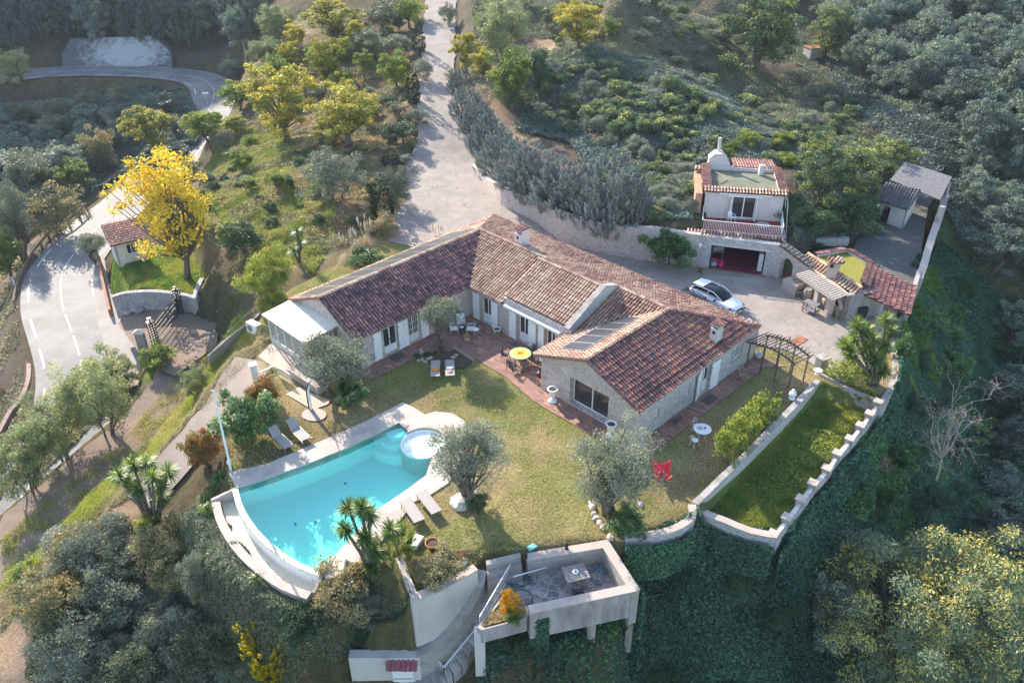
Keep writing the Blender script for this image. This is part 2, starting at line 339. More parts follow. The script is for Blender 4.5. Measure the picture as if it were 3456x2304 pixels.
# ------------------------------------------------------------------ terrain
CP = []   # (x, y, depth or None, z)
def cz(x, y, z): CP.append(at(x, y, z))
def cd(x, y, zc): CP.append(atd(x, y, zc))
for q in [(1480, 2060, -1.6), (1540, 2040, -1.5), (1420, 2110, -2.0), (1300, 2130, -2.4), (1480, 2120, -2.5), (1400, 2170, -3.2), (1250, 2190, -3.5), (1250, 1965, -1.0), (1320, 2010, -1.1), (1180, 2010, -1.6), (800, 1660, -.6), (1100, 1990, -1.5), (790, 1760, -1.0), (870, 1880, -1.2), (960, 1945, -1.4), (1060, 1985, -1.5), (740, 1480, -.5), (640, 1500, -1.6), (820, 1290, -.7), (870, 1200, -.4), (760, 1080, -2.2), (960, 960, -.6), (1150, 900, -.3), (1280, 800, 0),
          (1200, 700, .3), (1330, 620, .5), (1100, 620, .2), (1000, 760, -.5), (900, 700, -1), (800, 640, -1.6), (700, 700, -2.8), (650, 800, -3.5), (700, 950, -3.2), (600, 900, -4.4), (430, 900, -4.5), (400, 960, -4.6), (690, 820, -3.2),
          (560, 1080, -6), (450, 1060, -6), (650, 1200, -6.2), (480, 1420, -7), (330, 1480, -7.3), (150, 1720, -7.8), (0, 1880, -8.3), (620, 1280, -4.6), (500, 1500, -4.8), (350, 1680, -5.4), (150, 1880, -6.2), (0, 2010, -6.8), (-200, 2150, -7.5),
          (560, 1400, -5.0), (800, 1130, -2.6), (740, 1210, -3.2), (680, 1350, -3.0), (520, 1580, -3.2), (380, 1750, -4.2), (200, 1950, -5.4), (80, 2150, -6), (0, 2304, -6.6), (250, 2250, -6.5),
          (600, 1750, -2.6), (700, 1640, -1.4), (560, 1950, -4.5), (400, 2000, -5.2), (600, 2250, -7), (900, 2300, -8), (1150, 2330, -7.5), (760, 1850, -2.4), (900, 1950, -2.6), (900, 2100, -5), (1050, 2060, -3.2), (1100, 2160, -4.4),
          (200, 1000, -8), (250, 1250, -8.6), (60, 1600, -9.2), (100, 1700, -9.2), (40, 1100, -9.2), (30, 1300, -10), (0, 1450, -10.5), (-100, 1200, -12), (-100, 1550, -11), (30, 900, -10.5), (130, 860, -9), (250, 740, -9.5), (60, 780, -11.5), (-60, 900, -13),
          (450, 660, -8), (640, 460, -7.2), (720, 320, -6.4), (300, 232, -6), (-50, 270, -6), (560, 242, -6), (350, 830, -6.2), (430, 760, -5.4),
          (1450, 500, 1), (1480, 300, 2.5), (1485, 150, 4), (1490, 0, 6), (1600, 560, 2.2), (1570, 430, 2), (1560, 300, 3.6), (1600, 100, 6), (1350, 450, .8), (1380, 250, 2.3), (1380, 60, 4.4), (1200, 500, .6), (1250, 300, 1.2), (1250, 100, 3.5),
          (1780, 700, 2.0), (1900, 740, 2.4), (2100, 770, 2.7), (2300, 790, 3.0), (2300, 700, 3.3), (2720, 830, 2.2), (2800, 800, 1.6),
          (3100, 1000, -.8), (3080, 1200, -1.2), (3050, 1400, -1.8), (2900, 1560, -2.1), (2740, 1740, -2.3), (2630, 1860, -1.8), (2400, 1790, -1.3), (2250, 1840, -1.0), (2330, 1775, -.9), (2500, 1810, -1.7), (2160, 1850, -1.0),
          (3250, 1000, -4.5), (3250, 1300, -7), (3200, 1600, -9), (3000, 1750, -8), (3456, 1300, -11), (3456, 1700, -14), (3400, 2200, -14), (3000, 2100, -12), (2700, 2100, -8), (2500, 2250, -9.5),
          (2250, 2050, -4.4), (2100, 2080, -4.2), (1900, 2150, -4.8), (1750, 2220, -5.4), (1600, 2300, -6.4), (2100, 2300, -9), (3700, 2300, -16), (2200, 1960, -3.2), (2000, 2010, -3.8), (1720, 2150, -4.8), (2900, 2400, -13),
          (3150, 800, -.8), (3180, 700, 0), (2970, 700, 1), (3060, 620, 1.2), (2880, 760, 1.4), (2750, 700, 2.2)]: cz(*q)
for q in [(1900, 520, 88), (2100, 620, 80), (2300, 560, 80.5), (2480, 500, 83), (2700, 560, 80), (1750, 420, 96), (1900, 250, 102), (1750, 150, 114), (2100, 350, 93), (2300, 290, 98), (2060, 0, 110), (2180, 160, 105), (2450, 300, 105), (2600, 330, 106), (2000, 80, 112), (2400, 60, 128), (2800, 150, 124), (2850, 420, 95), (2500, 420, 90), (2720, 480, 88),
          (3000, 300, 107), (3000, 480, 91), (3150, 450, 92), (3350, 400, 97), (3400, 600, 85), (3300, 750, 79), (3450, 900, 73), (3430, 200, 112), (3200, 80, 122), (2800, 0, 138), (3456, 0, 126), (3600, 600, 84), (3700, 1200, 66),
          (200, 400, 133), (200, 560, 121), (100, 660, 106), (450, 350, 134), (450, 500, 122), (350, 620, 109), (-100, 450, 130), (-100, 700, 104), (600, 340, 131), (300, 118, 152), (50, 118, 150), (600, 110, 152), (300, 0, 160), (700, 0, 164), (0, 0, 160), (800, 130, 150),
          (620, 600, 104), (620, 500, 108), (560, 560, 108), (750, 480, 107), (900, 420, 110), (1000, 300, 114), (950, 200, 122), (1050, 80, 134), (880, 300, 120), (840, 380, 115), (760, 300, 124), (780, 560, 99), (1000, 500, 98), (900, 560, 94), (1000, 0, 146), (870, 60, 146)]: cd(*q)
CP += [np.array(q, float) for q in [(-300, 400, 60), (0, 420, 70), (250, 420, 70), (300, 150, 40), (260, 40, -10), (200, -60, -30), (0, -60, -22), (-200, -60, -25), (-300, 60, -20), (-300, 200, 0), (15, 185, 30), (60, 180, 42), (-20, 230, 26), (-112, 205, 48), (-160, 190, 50), (-70, 215, 30), (130, 120, 36), (110, 60, -4), (60, 10, -20), (-50, 10, -14), (0, 0, -12)]]  # beyond the view; ridges added high enough to shade valley and right slope
CP = np.array(CP); _c2 = 9.0
_A = np.sqrt(((CP[:, None, :2] - CP[None, :, :2]) ** 2).sum(2) + _c2); _m = CP[:, 2].mean()
_wt = np.linalg.solve(_A + np.eye(len(CP)) * -.15, CP[:, 2] - _m)
def axis(lo, hi, step, far):
    a = list(np.arange(lo, hi + .001, step)); s_ = step
    x = hi
    while x < far: s_ *= 1.25; x += s_; a.append(x)
    x = lo; s_ = step
    while x > -far: s_ *= 1.25; x -= s_; a.insert(0, x)
    return np.array(a)
GX = axis(-88, 62, .5, 1500); GY = axis(19, 165, .5, 1500)
XX, YY = np.meshgrid(GX, GY, indexing='ij'); ZZ = np.full(XX.shape, _m)
for c_, w_ in zip(CP, _wt): ZZ += w_ * np.sqrt((XX - c_[0]) ** 2 + (YY - c_[1]) ** 2 + _c2)
ZZ = np.clip(ZZ, -30, 90)
ZZ += (vn(XX, YY, 5) - .5) * .9 + (vn(XX, YY, 1.7, 1) - .5) * .35
px = lambda pts, z=0.0: np.array([at(x, y, z)[:2] for x, y in pts])
# level platforms: lawn and yard, lower garden, upper yard, gate court
PLAT = px([(1095, 1960), (1150, 1965), (1230, 1890), (1335, 1880), (1392, 2022), (1470, 1988), (1540, 1948), (1605, 1908), (1640, 1865), (2050, 1822), (2110, 1830), (2150, 1800), (2345, 1735), (2350, 1690), (2560, 1470), (2755, 1290), (2870, 1320), (2985, 1330), (3015, 1200),
                   (2990, 1120), (3060, 1010), (3100, 960), (2950, 900), (2860, 850), (2760, 862), (2700, 900), (2640, 925), (2351, 885), (2204, 868), (2057, 846), (1905, 802), (1822, 738), (1703, 680), (1648, 615), (1580, 560), (1400, 560), (1350, 640), (1320, 740), (1280, 800), (1130, 900), (980, 975), (905, 1030), (880, 1070),
                   (870, 1160), (870, 1240), (940, 1300), (880, 1400), (780, 1480), (765, 1600), (778, 1690), (830, 1790), (930, 1880), (1040, 1945)])
LOWG = px([(2752, 1312), (2870, 1345), (2950, 1365), (2600, 1815), (2500, 1775), (2380, 1725), (2365, 1700), (2570, 1490)], -.9)
UPY = px([(2870, 880), (2990, 930), (3100, 960), (3140, 600), (3210, 560), (3060, 520), (2950, 650), (2905, 740)], 1.0)
GATEC = px([(390, 1090), (420, 1030), (640, 1050), (740, 1090), (720, 1180), (560, 1330), (480, 1260)], -6.1)
GATEH = px([(370, 960), (560, 995), (660, 990), (700, 930), (640, 850), (380, 830), (345, 880)], -4.5)
def flat(poly, z, wd):
    global ZZ
    d = sdist(XX, YY, poly); k = 1 - smooth(0, wd, d); ZZ = ZZ * (1 - k) + z * k
flat(GATEH, -4.5, 1.5); flat(GATEC, -6.1, .5); flat(UPY, 1.0, .6); flat(LOWG, -.9, .5)
flat(PLAT, -.03, .6)
TERR = px([(1655, 1868), (2050, 1826), (2155, 1992), (1795, 2062), (1650, 2000)])
flat(px([(1660, 1915), (1780, 1885), (2040, 1842), (2145, 1990), (1795, 2085), (1650, 2140), (1620, 2090), (1650, 1990)]), -3.4, .25)   # ground under the terrace
_g0 = at(2351, 899, 0)[:2]; _g1 = at(2613, 934, 0)[:2]; _gd = (_g1 - _g0) / np.linalg.norm(_g1 - _g0); _gn = np.array([-_gd[1], _gd[0]])
flat(np.array([_g0 + _gd * a_ + _gn * b_ for a_, b_ in ((.2, -.5), (6.3, -.5), (6.7, 8.3), (.6, 8.3))]), -.03, .3)
# road and drives
ROADS = []
def ribbon(pts, hw, step=.7):
    c = spline([np.array([*at(x, y, z), h_]) for (x, y, z), h_ in zip(pts, hw)], step)
    return c
ROAD = ribbon([(-160, 1860, -9.6), (0, 1760, -9.4), (100, 1640, -9.2), (190, 1520, -9.0), (250, 1420, -8.8), (276, 1320, -8.6), (272, 1215, -8.4), (243, 1120, -8.2), (213, 1040, -8.1), (205, 975, -8.0), (211, 920, -8.0), (240, 870, -7.9), (285, 815, -7.9), (345, 755, -7.9),
               (450, 670, -7.8), (560, 560, -7.5), (640, 460, -7.2), (700, 380, -6.8), (722, 325, -6.5), (712, 288, -6.3), (660, 262, -6.2), (560, 247, -6.1), (430, 240, -6), (300, 238, -6), (180, 243, -6), (60, 255, -6), (-100, 275, -6), (-300, 310, -6)], [3.6] * 28)
DRIVE = ribbon([(1492, -60, 7.2), (1488, 0, 6), (1482, 100, 4.7), (1476, 250, 3), (1482, 380, 1.8), (1498, 480, .7), (1510, 560, .0), (1520, 610, .0)], [2.3, 2.3, 2.2, 2.15, 2.4, 3.0, 4.3, 4.6])
LOWD = ribbon([(650, 1200, -6.2), (590, 1300, -6.6), (500, 1410, -7.0), (400, 1500, -7.2), (300, 1590, -7.5), (170, 1710, -7.8), (40, 1830, -8.2), (-120, 1960, -8.6)], [2.6, 2.2, 2.1, 2.1, 2.1, 2.2, 2.3, 2.4])
PATH = ribbon([(860, 1215, -.55), (800, 1290, -.8), (730, 1390, -1.2), (640, 1500, -1.8), (560, 1600, -2.5), (480, 1700, -3.3)], [1.5, 1.35, 1.2, 1.2, 1.2, 1.3])
def carve(rib, blend=2.5, lower=.12, extra=.5):
    global ZZ
    bx = (XX > rib[:, 0].min() - 9) & (XX < rib[:, 0].max() + 9) & (YY > rib[:, 1].min() - 9) & (YY < rib[:, 1].max() + 9)
    x = XX[bx]; y = YY[bx]; best = np.full(x.shape, 1e9); zz = np.zeros(x.shape)
    for a, b in zip(rib[:-1], rib[1:]):
        e = b[:2] - a[:2]; t = np.clip(((x - a[0]) * e[0] + (y - a[1]) * e[1]) / (e @ e + 1e-9), 0, 1)
        d = np.hypot(x - a[0] - t * e[0], y - a[1] - t * e[1]) - (a[3] + (b[3] - a[3]) * t); k = d < best
        best[k] = d[k]; zz[k] = (a[2] + (b[2] - a[2]) * t)[k]
    k = 1 - smooth(extra, extra + blend, best); z = ZZ[bx]; ZZ[bx] = z * (1 - k) + (zz - lower) * k
STP = [(1672, 1955, -1.3), (1642, 2020, -1.9), (1614, 2075, -2.6), (1590, 2130, -3.3), (1555, 2185, -4.0), (1510, 2240, -4.7), (1455, 2290, -5.4), (1400, 2340, -5.9)]
STC = ribbon(STP, [.75] * 8, .4)
_yA = at(1392, 2040, 0)[1]; _yC = at(1405, 2215, -3.75)[1]
_tr = np.array([at(1620, 1930, 0)[:2], at(1392, 2034, 0)[:2], at(1250, 2085, -1.5)[:2], at(1180, 2150, -2.4)[:2], at(1172, 2225, -3.8)[:2], at(1405, 2225, -3.8)[:2], at(1445, 2203, -3.6)[:2], at(1505, 2160, -3.1)[:2], at(1560, 2105, -2.4)[:2], at(1600, 2045, -1.7)[:2], at(1635, 1985, -1.0)[:2]])
_kk = 1 - smooth(0, .35, sdist(XX, YY, _tr)); ZZ = ZZ * (1 - _kk) + np.interp(YY, [_yC, _yA], [-3.95, -1.45]) * _kk
_d0, _d1 = at(1170, 2290, -5.5), at(1430, 2290, -5.5)
flat(np.array([_d0[:2] + [0, .1], _d1[:2] + [0, .1], _d1[:2] - [0, 7], _d0[:2] - [0, 7]]), -6.3, .4)
carve(STC, .3, .6, .05)
carve(ROAD, 2.2); carve(DRIVE, 1.2); carve(LOWD, 1.5); carve(PATH, 1.0)
POOLP = [(801, 1646), (912, 1612), (1061, 1557), (1172, 1512), (1346, 1427), (1378, 1455), (1410, 1440), (1460, 1436), (1500, 1455), (1512, 1485), (1495, 1530), (1455, 1570), (1438, 1604), (1370, 1655), (1282, 1713), (1155, 1848), (1087, 1925), (1010, 1897), (940, 1851), (885, 1803), (845, 1753), (815, 1698)]
POOL = px(POOLP)
_le = np.array([at(x, y, 0)[:2] for x, y in [(801, 1646), (815, 1698), (845, 1753), (885, 1803), (940, 1851), (1010, 1897), (1087, 1925)]]); _t = np.gradient(_le, axis=0); _t /= np.linalg.norm(_t, axis=1)[:, None]; _n = np.stack([_t[:, 1], -_t[:, 0]], 1)
if (_le[3] + _n[3] - POOL.mean(0)) @ (_le[3] - POOL.mean(0)) < (_le[3] - POOL.mean(0)) @ (_le[3] - POOL.mean(0)): _n = -_n
flat(np.concatenate([_le + _n * 1.3, (_le + _n * 2.3)[::-1]]), -.85, 2.2)
_k = sdist(XX, YY, POOL); ZZ = np.where(_k < .45, -3.0, ZZ)
_k2 = sdist(XX, YY, px([(775, 1640), (800, 1645), (820, 1700), (850, 1760), (890, 1810), (945, 1858), (1015, 1905), (1090, 1930), (1100, 1965), (1040, 1950), (930, 1890), (850, 1820), (790, 1730)])); ZZ = np.where(_k2 < .3, np.minimum(ZZ, -1.5), ZZ)
_gx = GX; _gy = GY
def hf(x, y):
    x = np.asarray(x, float); y = np.asarray(y, float)
    i = np.clip(np.searchsorted(_gx, x) - 1, 0, len(_gx) - 2); j = np.clip(np.searchsorted(_gy, y) - 1, 0, len(_gy) - 2)
    u = (x - _gx[i]) / (_gx[i + 1] - _gx[i]); v = (y - _gy[j]) / (_gy[j + 1] - _gy[j])
    return (ZZ[i, j] * (1 - u) + ZZ[i + 1, j] * u) * (1 - v) + (ZZ[i, j + 1] * (1 - u) + ZZ[i + 1, j + 1] * u) * v
def hits(pts):
    out = []
    for x, y in pts:
        d = ray(x, y); t = np.arange(20, 330, .12); X = d[0] * t; Y = d[1] * t; Z = CAMH + d[2] * t; g = Z - hf(X, Y)
        k = np.argmax(g < 0) if (g < 0).any() else len(t) - 1
        out.append((X[k], Y[k], float(hf(X[k], Y[k]))))
    return np.array(out)
def hit(x, y): return hits([(x, y)])[0]
# ground colours: growth, soil and straw, with some sunlit tones painted in
GC = np.zeros(XX.shape + (3,)); GC[:] = (.075, .072, .04)
_n1 = vn(XX, YY, 3.5, 3); _n2 = vn(XX, YY, 1.1, 4); _n3 = vn(XX, YY, 9, 6)
def paint(poly, col, soft=1.2, amt=1.0, jag=1.5):
    d = sdist(XX, YY, poly) + (_n2 - .5) * jag + (_n1 - .5) * jag; k = (1 - smooth(-soft, soft, d)) * amt
    GC[:] = GC * (1 - k[..., None]) + np.array(col) * k[..., None]
hp = lambda pts: hits(pts)[:, :2]
paint(hp([(560, 300), (1450, 0), (1420, 420), (1330, 620), (1250, 760), (960, 960), (700, 900), (640, 700), (600, 520)]), (.15, .125, .07))
paint(hp([(720, 560), (800, 450), (900, 420), (1080, 560), (1050, 640), (860, 620), (700, 640)]), (.33, .34, .10))
paint(hp([(700, 640), (900, 640), (960, 700), (880, 760), (700, 740)]), (.13, .12, .07))
paint(hp([(800, 720), (1050, 700), (1150, 800), (1100, 900), (980, 920), (820, 800)]), (.34, .28, .14))
paint(hp([(1080, 660), (1180, 680), (1150, 780), (1080, 740)]), (.36, .27, .17))
paint(hp([(850, 180), (1010, 60), (1060, 100), (900, 330), (860, 300)]), (.36, .27, .19))
paint(hp([(680, 700), (840, 690), (960, 870), (860, 900), (740, 820)]), (.2, .22, .07), amt=.8)
paint(GATEH, (.15, .17, .07)); paint(hp([(520, 870), (640, 860), (680, 980), (560, 990)]), (.36, .34, .09), .6)
paint(hp([(0, 1820), (200, 1650), (400, 1500), (520, 1350), (640, 1240), (740, 1160), (840, 1080), (900, 1100), (800, 1190), (640, 1400), (480, 1600), (250, 1800), (0, 2010)]), (.22, .27, .045), .5, 1, .6)
paint(hp([(760, 1180), (860, 1100), (900, 1160), (820, 1240), (640, 1440), (430, 1690), (200, 1900), (0, 2120), (0, 1980), (180, 1830), (400, 1640), (600, 1440)]), (.36, .3, .13), .5, .9, .8)
paint(hp([(600, 1460), (650, 1480), (560, 1620), (400, 1800), (130, 2100), (60, 2304), (-100, 2304), (-100, 2100), (100, 1960), (350, 1740)]), (.42, .30, .2), .6, 1, .7)
paint(hp([(60, 2150), (260, 2080), (300, 2304), (0, 2304)]), (.38, .29, .24), 1)
paint(hp([(660, 1120), (740, 1150), (560, 1380), (420, 1560), (350, 1500), (480, 1330)]), (.34, .25, .18), .6)
paint(hp([(500, 1150), (620, 1200), (560, 1300), (480, 1290), (440, 1180)]), (.15, .25, .04), .6)
paint(hp([(0, 820), (150, 760), (60, 1150), (110, 1350), (0, 1450), (-200, 1300), (-200, 900)]), (.16, .13, .11))
paint(hp([(-100, 880), (0, 890), (130, 760), (110, 820), (0, 960), (-100, 990)]), (.42, .3, .16), .6)
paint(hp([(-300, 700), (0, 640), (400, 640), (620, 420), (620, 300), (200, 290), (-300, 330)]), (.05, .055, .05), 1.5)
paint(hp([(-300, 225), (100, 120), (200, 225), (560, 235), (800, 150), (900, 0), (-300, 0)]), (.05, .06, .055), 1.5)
# uphill right; sunlight on the straw patches and crest strip is in their colour
paint(hp([(1540, 0), (2900, 0), (2900, 480), (2700, 620), (2330, 700), (1700, 640), (1560, 380)]), (.12, .105, .085), 1)
paint(hp([(1650, 230), (1720, 260), (1700, 420), (1820, 460), (1700, 480), (1600, 300)]), (.42, .28, .19), .8)
paint(hp([(1820, 130), (1990, 100), (2020, 180), (1980, 270), (1900, 300), (1830, 250)]), (.48, .36, .24), .8)
paint(hp([(2040, 0), (2080, 0), (2180, 160), (2320, 280), (2260, 290), (2120, 180)]), (.38, .35, .2), .8)
paint(hp([(2080, 0), (2500, 0), (2900, 200), (3000, 400), (2850, 330), (2500, 180), (2250, 120)]), (.115, .1, .095), 1)
paint(hp([(2650, 180), (3000, 250), (2980, 420), (2750, 350), (2600, 300)]), (.1, .09, .08), 1)
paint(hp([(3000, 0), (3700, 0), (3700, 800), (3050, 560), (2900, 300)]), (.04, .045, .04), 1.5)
paint(hp([(3060, 900), (3140, 700), (3220, 620), (3500, 700), (3600, 2400), (1600, 2400), (1550, 2200), (1700, 2120), (2200, 2000), (2150, 1830), (2400, 1760), (2640, 1850), (3000, 1400)]), (.03, .06, .035), .8)
paint(hp([(3140, 560), (3300, 640), (3330, 860), (3230, 940), (3150, 800)]), (.08, .17, .05), .8, .6)
paint(hp([(560, 1900), (800, 1700), (1100, 1990), (1250, 1920), (1500, 2000), (1480, 2150), (1150, 2200), (900, 2304), (300, 2304), (400, 2000)]), (.06, .075, .035), 1)
# lawn
paint(PLAT, (.24, .26, .09), .3, 1, .3)
dry = np.clip((_n1 * .6 + _n3 * .5 - .42) * 2.4, 0, 1) * (sdist(XX, YY, PLAT) < .5)
GC[:] = GC * (1 - dry[..., None] * .9) + np.array((.46, .36, .2)) * dry[..., None] * .9
paint(px([(1480, 1480), (1900, 1440), (2080, 1560), (2050, 1800), (1620, 1860), (1520, 1650)]), (.4, .36, .16), 1.2, .5, 1.5)
paint(px([(1180, 1330), (1540, 1290), (1640, 1330), (1500, 1400), (1300, 1390)]), (.17, .15, .09), 1, .5, 1.5)
paint(px([(930, 1440), (1130, 1380), (1180, 1450), (1000, 1560), (800, 1560)]), (.26, .2, .11), 1, .8, 1)
paint(px([(780, 1500), (1010, 1440), (1040, 1530), (800, 1600)]), (.1, .085, .06), .8, .8, .5)
paint(px([(2230, 1600), (2400, 1540), (2420, 1640), (2330, 1700), (2200, 1660)]), (.19, .145, .095), 1, .8)
paint(px([(2550, 1330), (2640, 1290), (2680, 1340), (2600, 1390)]), (.15, .11, .075), .6, .8)
paint(px([(2640, 1230), (2700, 1200), (2760, 1250), (2700, 1310)]), (.2, .24, .06), .6, .9)
paint(LOWG, (.14, .25, .05), .3, 1, .2)
paint(px([(2760, 1330), (2950, 1360), (2880, 1450), (2800, 1440)], -.9), (.22, .23, .06), 1, .7)
paint(px([(1230, 1900), (1370, 1880), (1620, 1870), (1600, 1890), (1400, 1980), (1250, 1960)]), (.17, .17, .07), .5, .9)
GC[:] = np.clip(GC * (.75 + .5 * _n2[..., None]), 0, 1)
I, J = XX.shape
idx = np.arange(I * J).reshape(I, J); Fq = np.stack([idx[:-1, :-1], idx[1:, :-1], idx[1:, 1:], idx[:-1, 1:]], -1).reshape(-1, 4)
mt, n, p = newmat('ground'); P = pos(n); a = nd(n, 'ShaderNodeAttribute', attribute_name='Col')
f1 = noise(n, P, 1.6, 6, .7); f2 = noise(n, P, 9, 4, .7)
c = mix(n, mscale(n, f1, .35, .75), a.outputs['Color'], mix(n, .6, a.outputs['Color'], (.24, .17, .1)))
c = mix(n, 1.0, c, ramp(n, f2, [(.25, (.45, .45, .45)), (.75, (1.55, 1.5, 1.45))]), 'MULTIPLY')
n.links.new(c, p.inputs['Base Color']); p.inputs['Roughness'].default_value = .95; p.inputs['Specular IOR Level'].default_value = .1
bump(n, p, mth(n, 'ADD', f2, noise(n, P, 28, 2)), .09); M['ground'] = mt
me = npmesh('ground', np.stack([XX, YY, ZZ], -1).reshape(-1, 3), Fq, [mt], smooth=True)
ca = me.color_attributes.new('Col', 'FLOAT_COLOR', 'POINT'); ca.data.foreach_set('color', np.concatenate([GC.reshape(-1, 3), np.ones((I * J, 1))], 1).astype(np.float32).ravel())
go = link('ground', me); tag(go, kind='structure')

def drape(name, poly, mat, off=.05, z=None, cell=1.0, kind='structure', parent=None, holes=(), skirt=0):
    bm = bmesh.new(); eds = []
    for pl in [poly] + list(holes):
        vs = [bm.verts.new((q[0], q[1], 0)) for q in pl]; eds += [bm.edges.new((vs[i], vs[(i + 1) % len(vs)])) for i in range(len(vs))]
    if holes: bmesh.ops.triangle_fill(bm, edges=eds, use_beauty=True, normal=(0, 0, 1))
    else: bm.faces.new(bm.verts)
    A = np.array([v.co[:2] for v in bm.verts])
    if z is None:
        for ax in (0, 1):
            for q in np.arange(math.ceil(A[:, ax].min() / cell) * cell, A[:, ax].max(), cell):
                co = [0, 0, 0]; co[ax] = q; no = [0, 0, 0]; no[ax] = 1
                bmesh.ops.bisect_plane(bm, geom=bm.verts[:] + bm.edges[:] + bm.faces[:], plane_co=co, plane_no=no)
    bmesh.ops.triangulate(bm, faces=bm.faces[:])
    V = np.array([v.co[:] for v in bm.verts]); V[:, 2] = (hf(V[:, 0], V[:, 1]) if z is None else z) + off
    for v, c_ in zip(bm.verts, V): v.co = c_
    bmesh.ops.recalc_face_normals(bm, faces=bm.faces[:])
    if sum(f.normal.z for f in bm.faces) < 0: bmesh.ops.reverse_faces(bm, faces=bm.faces[:])
    if skirt:
        r = bmesh.ops.extrude_edge_only(bm, edges=[e for e in bm.edges if e.is_boundary])
        for v in r['geom']:
            if isinstance(v, bmesh.types.BMVert): v.co.z -= skirt
    me = bpy.data.meshes.new(name); bm.to_mesh(me); bm.free(); me.materials.append(mat)
    o = link(name, me, parent); tag(o, kind=kind); return o
def ribmesh(name, c, w0, w1, mat, off=0.0, t0=0, t1=1, kind='structure', jit=0, n=2):
    """strip of a ribbon between lateral offsets w0..w1 (metres, or 'e' scaled by half width)"""
    k0 = int(t0 * (len(c) - 1)); k1 = int(math.ceil(t1 * (len(c) - 1))); cc = c[k0:k1 + 1]
    T = np.gradient(cc[:, :2], axis=0); T /= np.linalg.norm(T, axis=1)[:, None]; N = np.stack([T[:, 1], -T[:, 0]], 1)
    a = cc[:, 3] * w0[0] + w0[1]; b = cc[:, 3] * w1[0] + w1[1]; V = []
    for i in range(n):
        f = i / (n - 1); w_ = a + (b - a) * f + (vn(cc[:, 0], cc[:, 1], 1.3, i) - .5) * jit
        V.append(np.concatenate([cc[:, :2] + N * w_[:, None], cc[:, 2:3] + off], 1))
    V = np.stack(V, 1).reshape(-1, 3); m_ = len(cc)
    F = [(i * n + j, i * n + j + 1, (i + 1) * n + j + 1, (i + 1) * n + j)[::-1] for i in range(m_ - 1) for j in range(n - 1)]
    return V, F
def strip(name, c, w0, w1, mat, off=0, segs=None, kind='structure', jit=0, parent=None, flip=False):
    Vs, Fs = [], []; b = 0
    for t0, t1 in (segs or [(0, 1)]):
        V, F = ribmesh(name, c, w0, w1, mat, off, t0, t1, jit=jit); Vs.append(V); Fs += [tuple(b + i for i in f) for f in F]; b += len(V)
    me = npmesh(name, np.concatenate(Vs), Fs, [mat]); o = link(name, me, parent)
    if me.polygons[0].normal.z < 0: me.flip_normals()
    tag(o, kind=kind); return o
def ribsegs(c, on, off_, start=0.0):
    d = np.concatenate([[0], np.cumsum(np.linalg.norm(np.diff(c[:, :2], axis=0), axis=1))]); T = d[-1]; out = []; s_ = start
    while s_ < T: out.append((s_ / T, min(1, (s_ + on) / T))); s_ += on + off_
    return out
# asphalt
mt, n, p = newmat('asphalt'); P = pos(n); f = noise(n, P, .25, 6, .65)
c = ramp(n, f, [(.35, (.12, .115, .11)), (.48, (.17, .16, .155)), (.52, (.2, .19, .185)), (.65, (.25, .24, .23))]); c = mix(n, .3, c, ramp(n, noise(n, P, 18, 3), [(.3, (.07, .07, .07)), (.7, (.28, .27, .26))]))
n.links.new(c, p.inputs['Base Color']); p.inputs['Roughness'].default_value = .75; M['asphalt'] = mt
mt, n, p = newmat('cracked_drive'); P = pos(n); f = noise(n, P, .5, 8, .7)
c = ramp(n, f, [(.3, (.17, .135, .115)), (.5, (.28, .23, .2)), (.7, (.38, .31, .26))])
v = nd(n, 'ShaderNodeTexVoronoi', feature='DISTANCE_TO_EDGE'); v.inputs['Scale'].default_value = .45
wv = nd(n, 'ShaderNodeTexNoise'); wv.inputs['Scale'].default_value = .9; wv.inputs['Detail'].default_value = 6; n.links.new(P, wv.inputs['Vector'])
ad = nd(n, 'ShaderNodeVectorMath', operation='MULTIPLY_ADD'); n.links.new(wv.outputs[1], ad.inputs[0]); ad.inputs[1].default_value = (2.2, 2.2, 2.2); n.links.new(P, ad.inputs[2]); n.links.new(ad.outputs[0], v.inputs['Vector'])
c = mix(n, mth(n, 'MULTIPLY', mscale(n, v.outputs[0], .022, .004), mscale(n, noise(n, P, .25, 2), .4, .6)), c, (.06, .05, .045))
c = mix(n, .35, c, ramp(n, noise(n, P, 14, 4), [(.3, (.14, .12, .1)), (.7, (.55, .48, .42))]))
n.links.new(c, p.inputs['Base Color']); p.inputs['Roughness'].default_value = .9; bump(n, p, noise(n, P, 14, 3), .012); M['drive'] = mt
M['yardgrey'] = dirty('blotched_yard_concrete', (.10, .095, .09), (.3, .29, .28), .9, (.55, .72))
M['dirt'] = dirty('dirt_track', (.28, .2, .15), (.16, .12, .1), .8, (.4, .65), .95, 10, .03)
M['pathm'] = dirty('worn_path', (.40, .32, .26), (.30, .23, .17), .6, (.4, .7), .95, 14, .01)
strip('road', ROAD, (-1, 0), (1, 0), M['asphalt'])
mt = bpy.data.materials.new('x'); M['paint'] = dirty('worn_road_paint', (.62, .62, .6), (.2, .19, .19), 1.6, (.42, .66), .7, 12, 0)
strip('road_marking', ROAD, (0, -.07), (0, .07), M['paint'], .02, ribsegs(ROAD, 3.0, 1.33, .5))
strip('road_marking', ROAD, (-1, .62), (-1, .8), M['paint'], .02, ribsegs(ROAD, 3.0, 3.5, 1.5))
strip('road_marking', ROAD, (1, -.8), (1, -.62), M['paint'], .02, ribsegs(ROAD, 3.0, 3.5, .2))
strip('driveway', DRIVE, (-1, -.2), (1, .2), M['drive'], .03, jit=.5)
strip('entrance_drive', LOWD, (-1, 0), (1, 0), M['dirt'], .02, jit=.9)
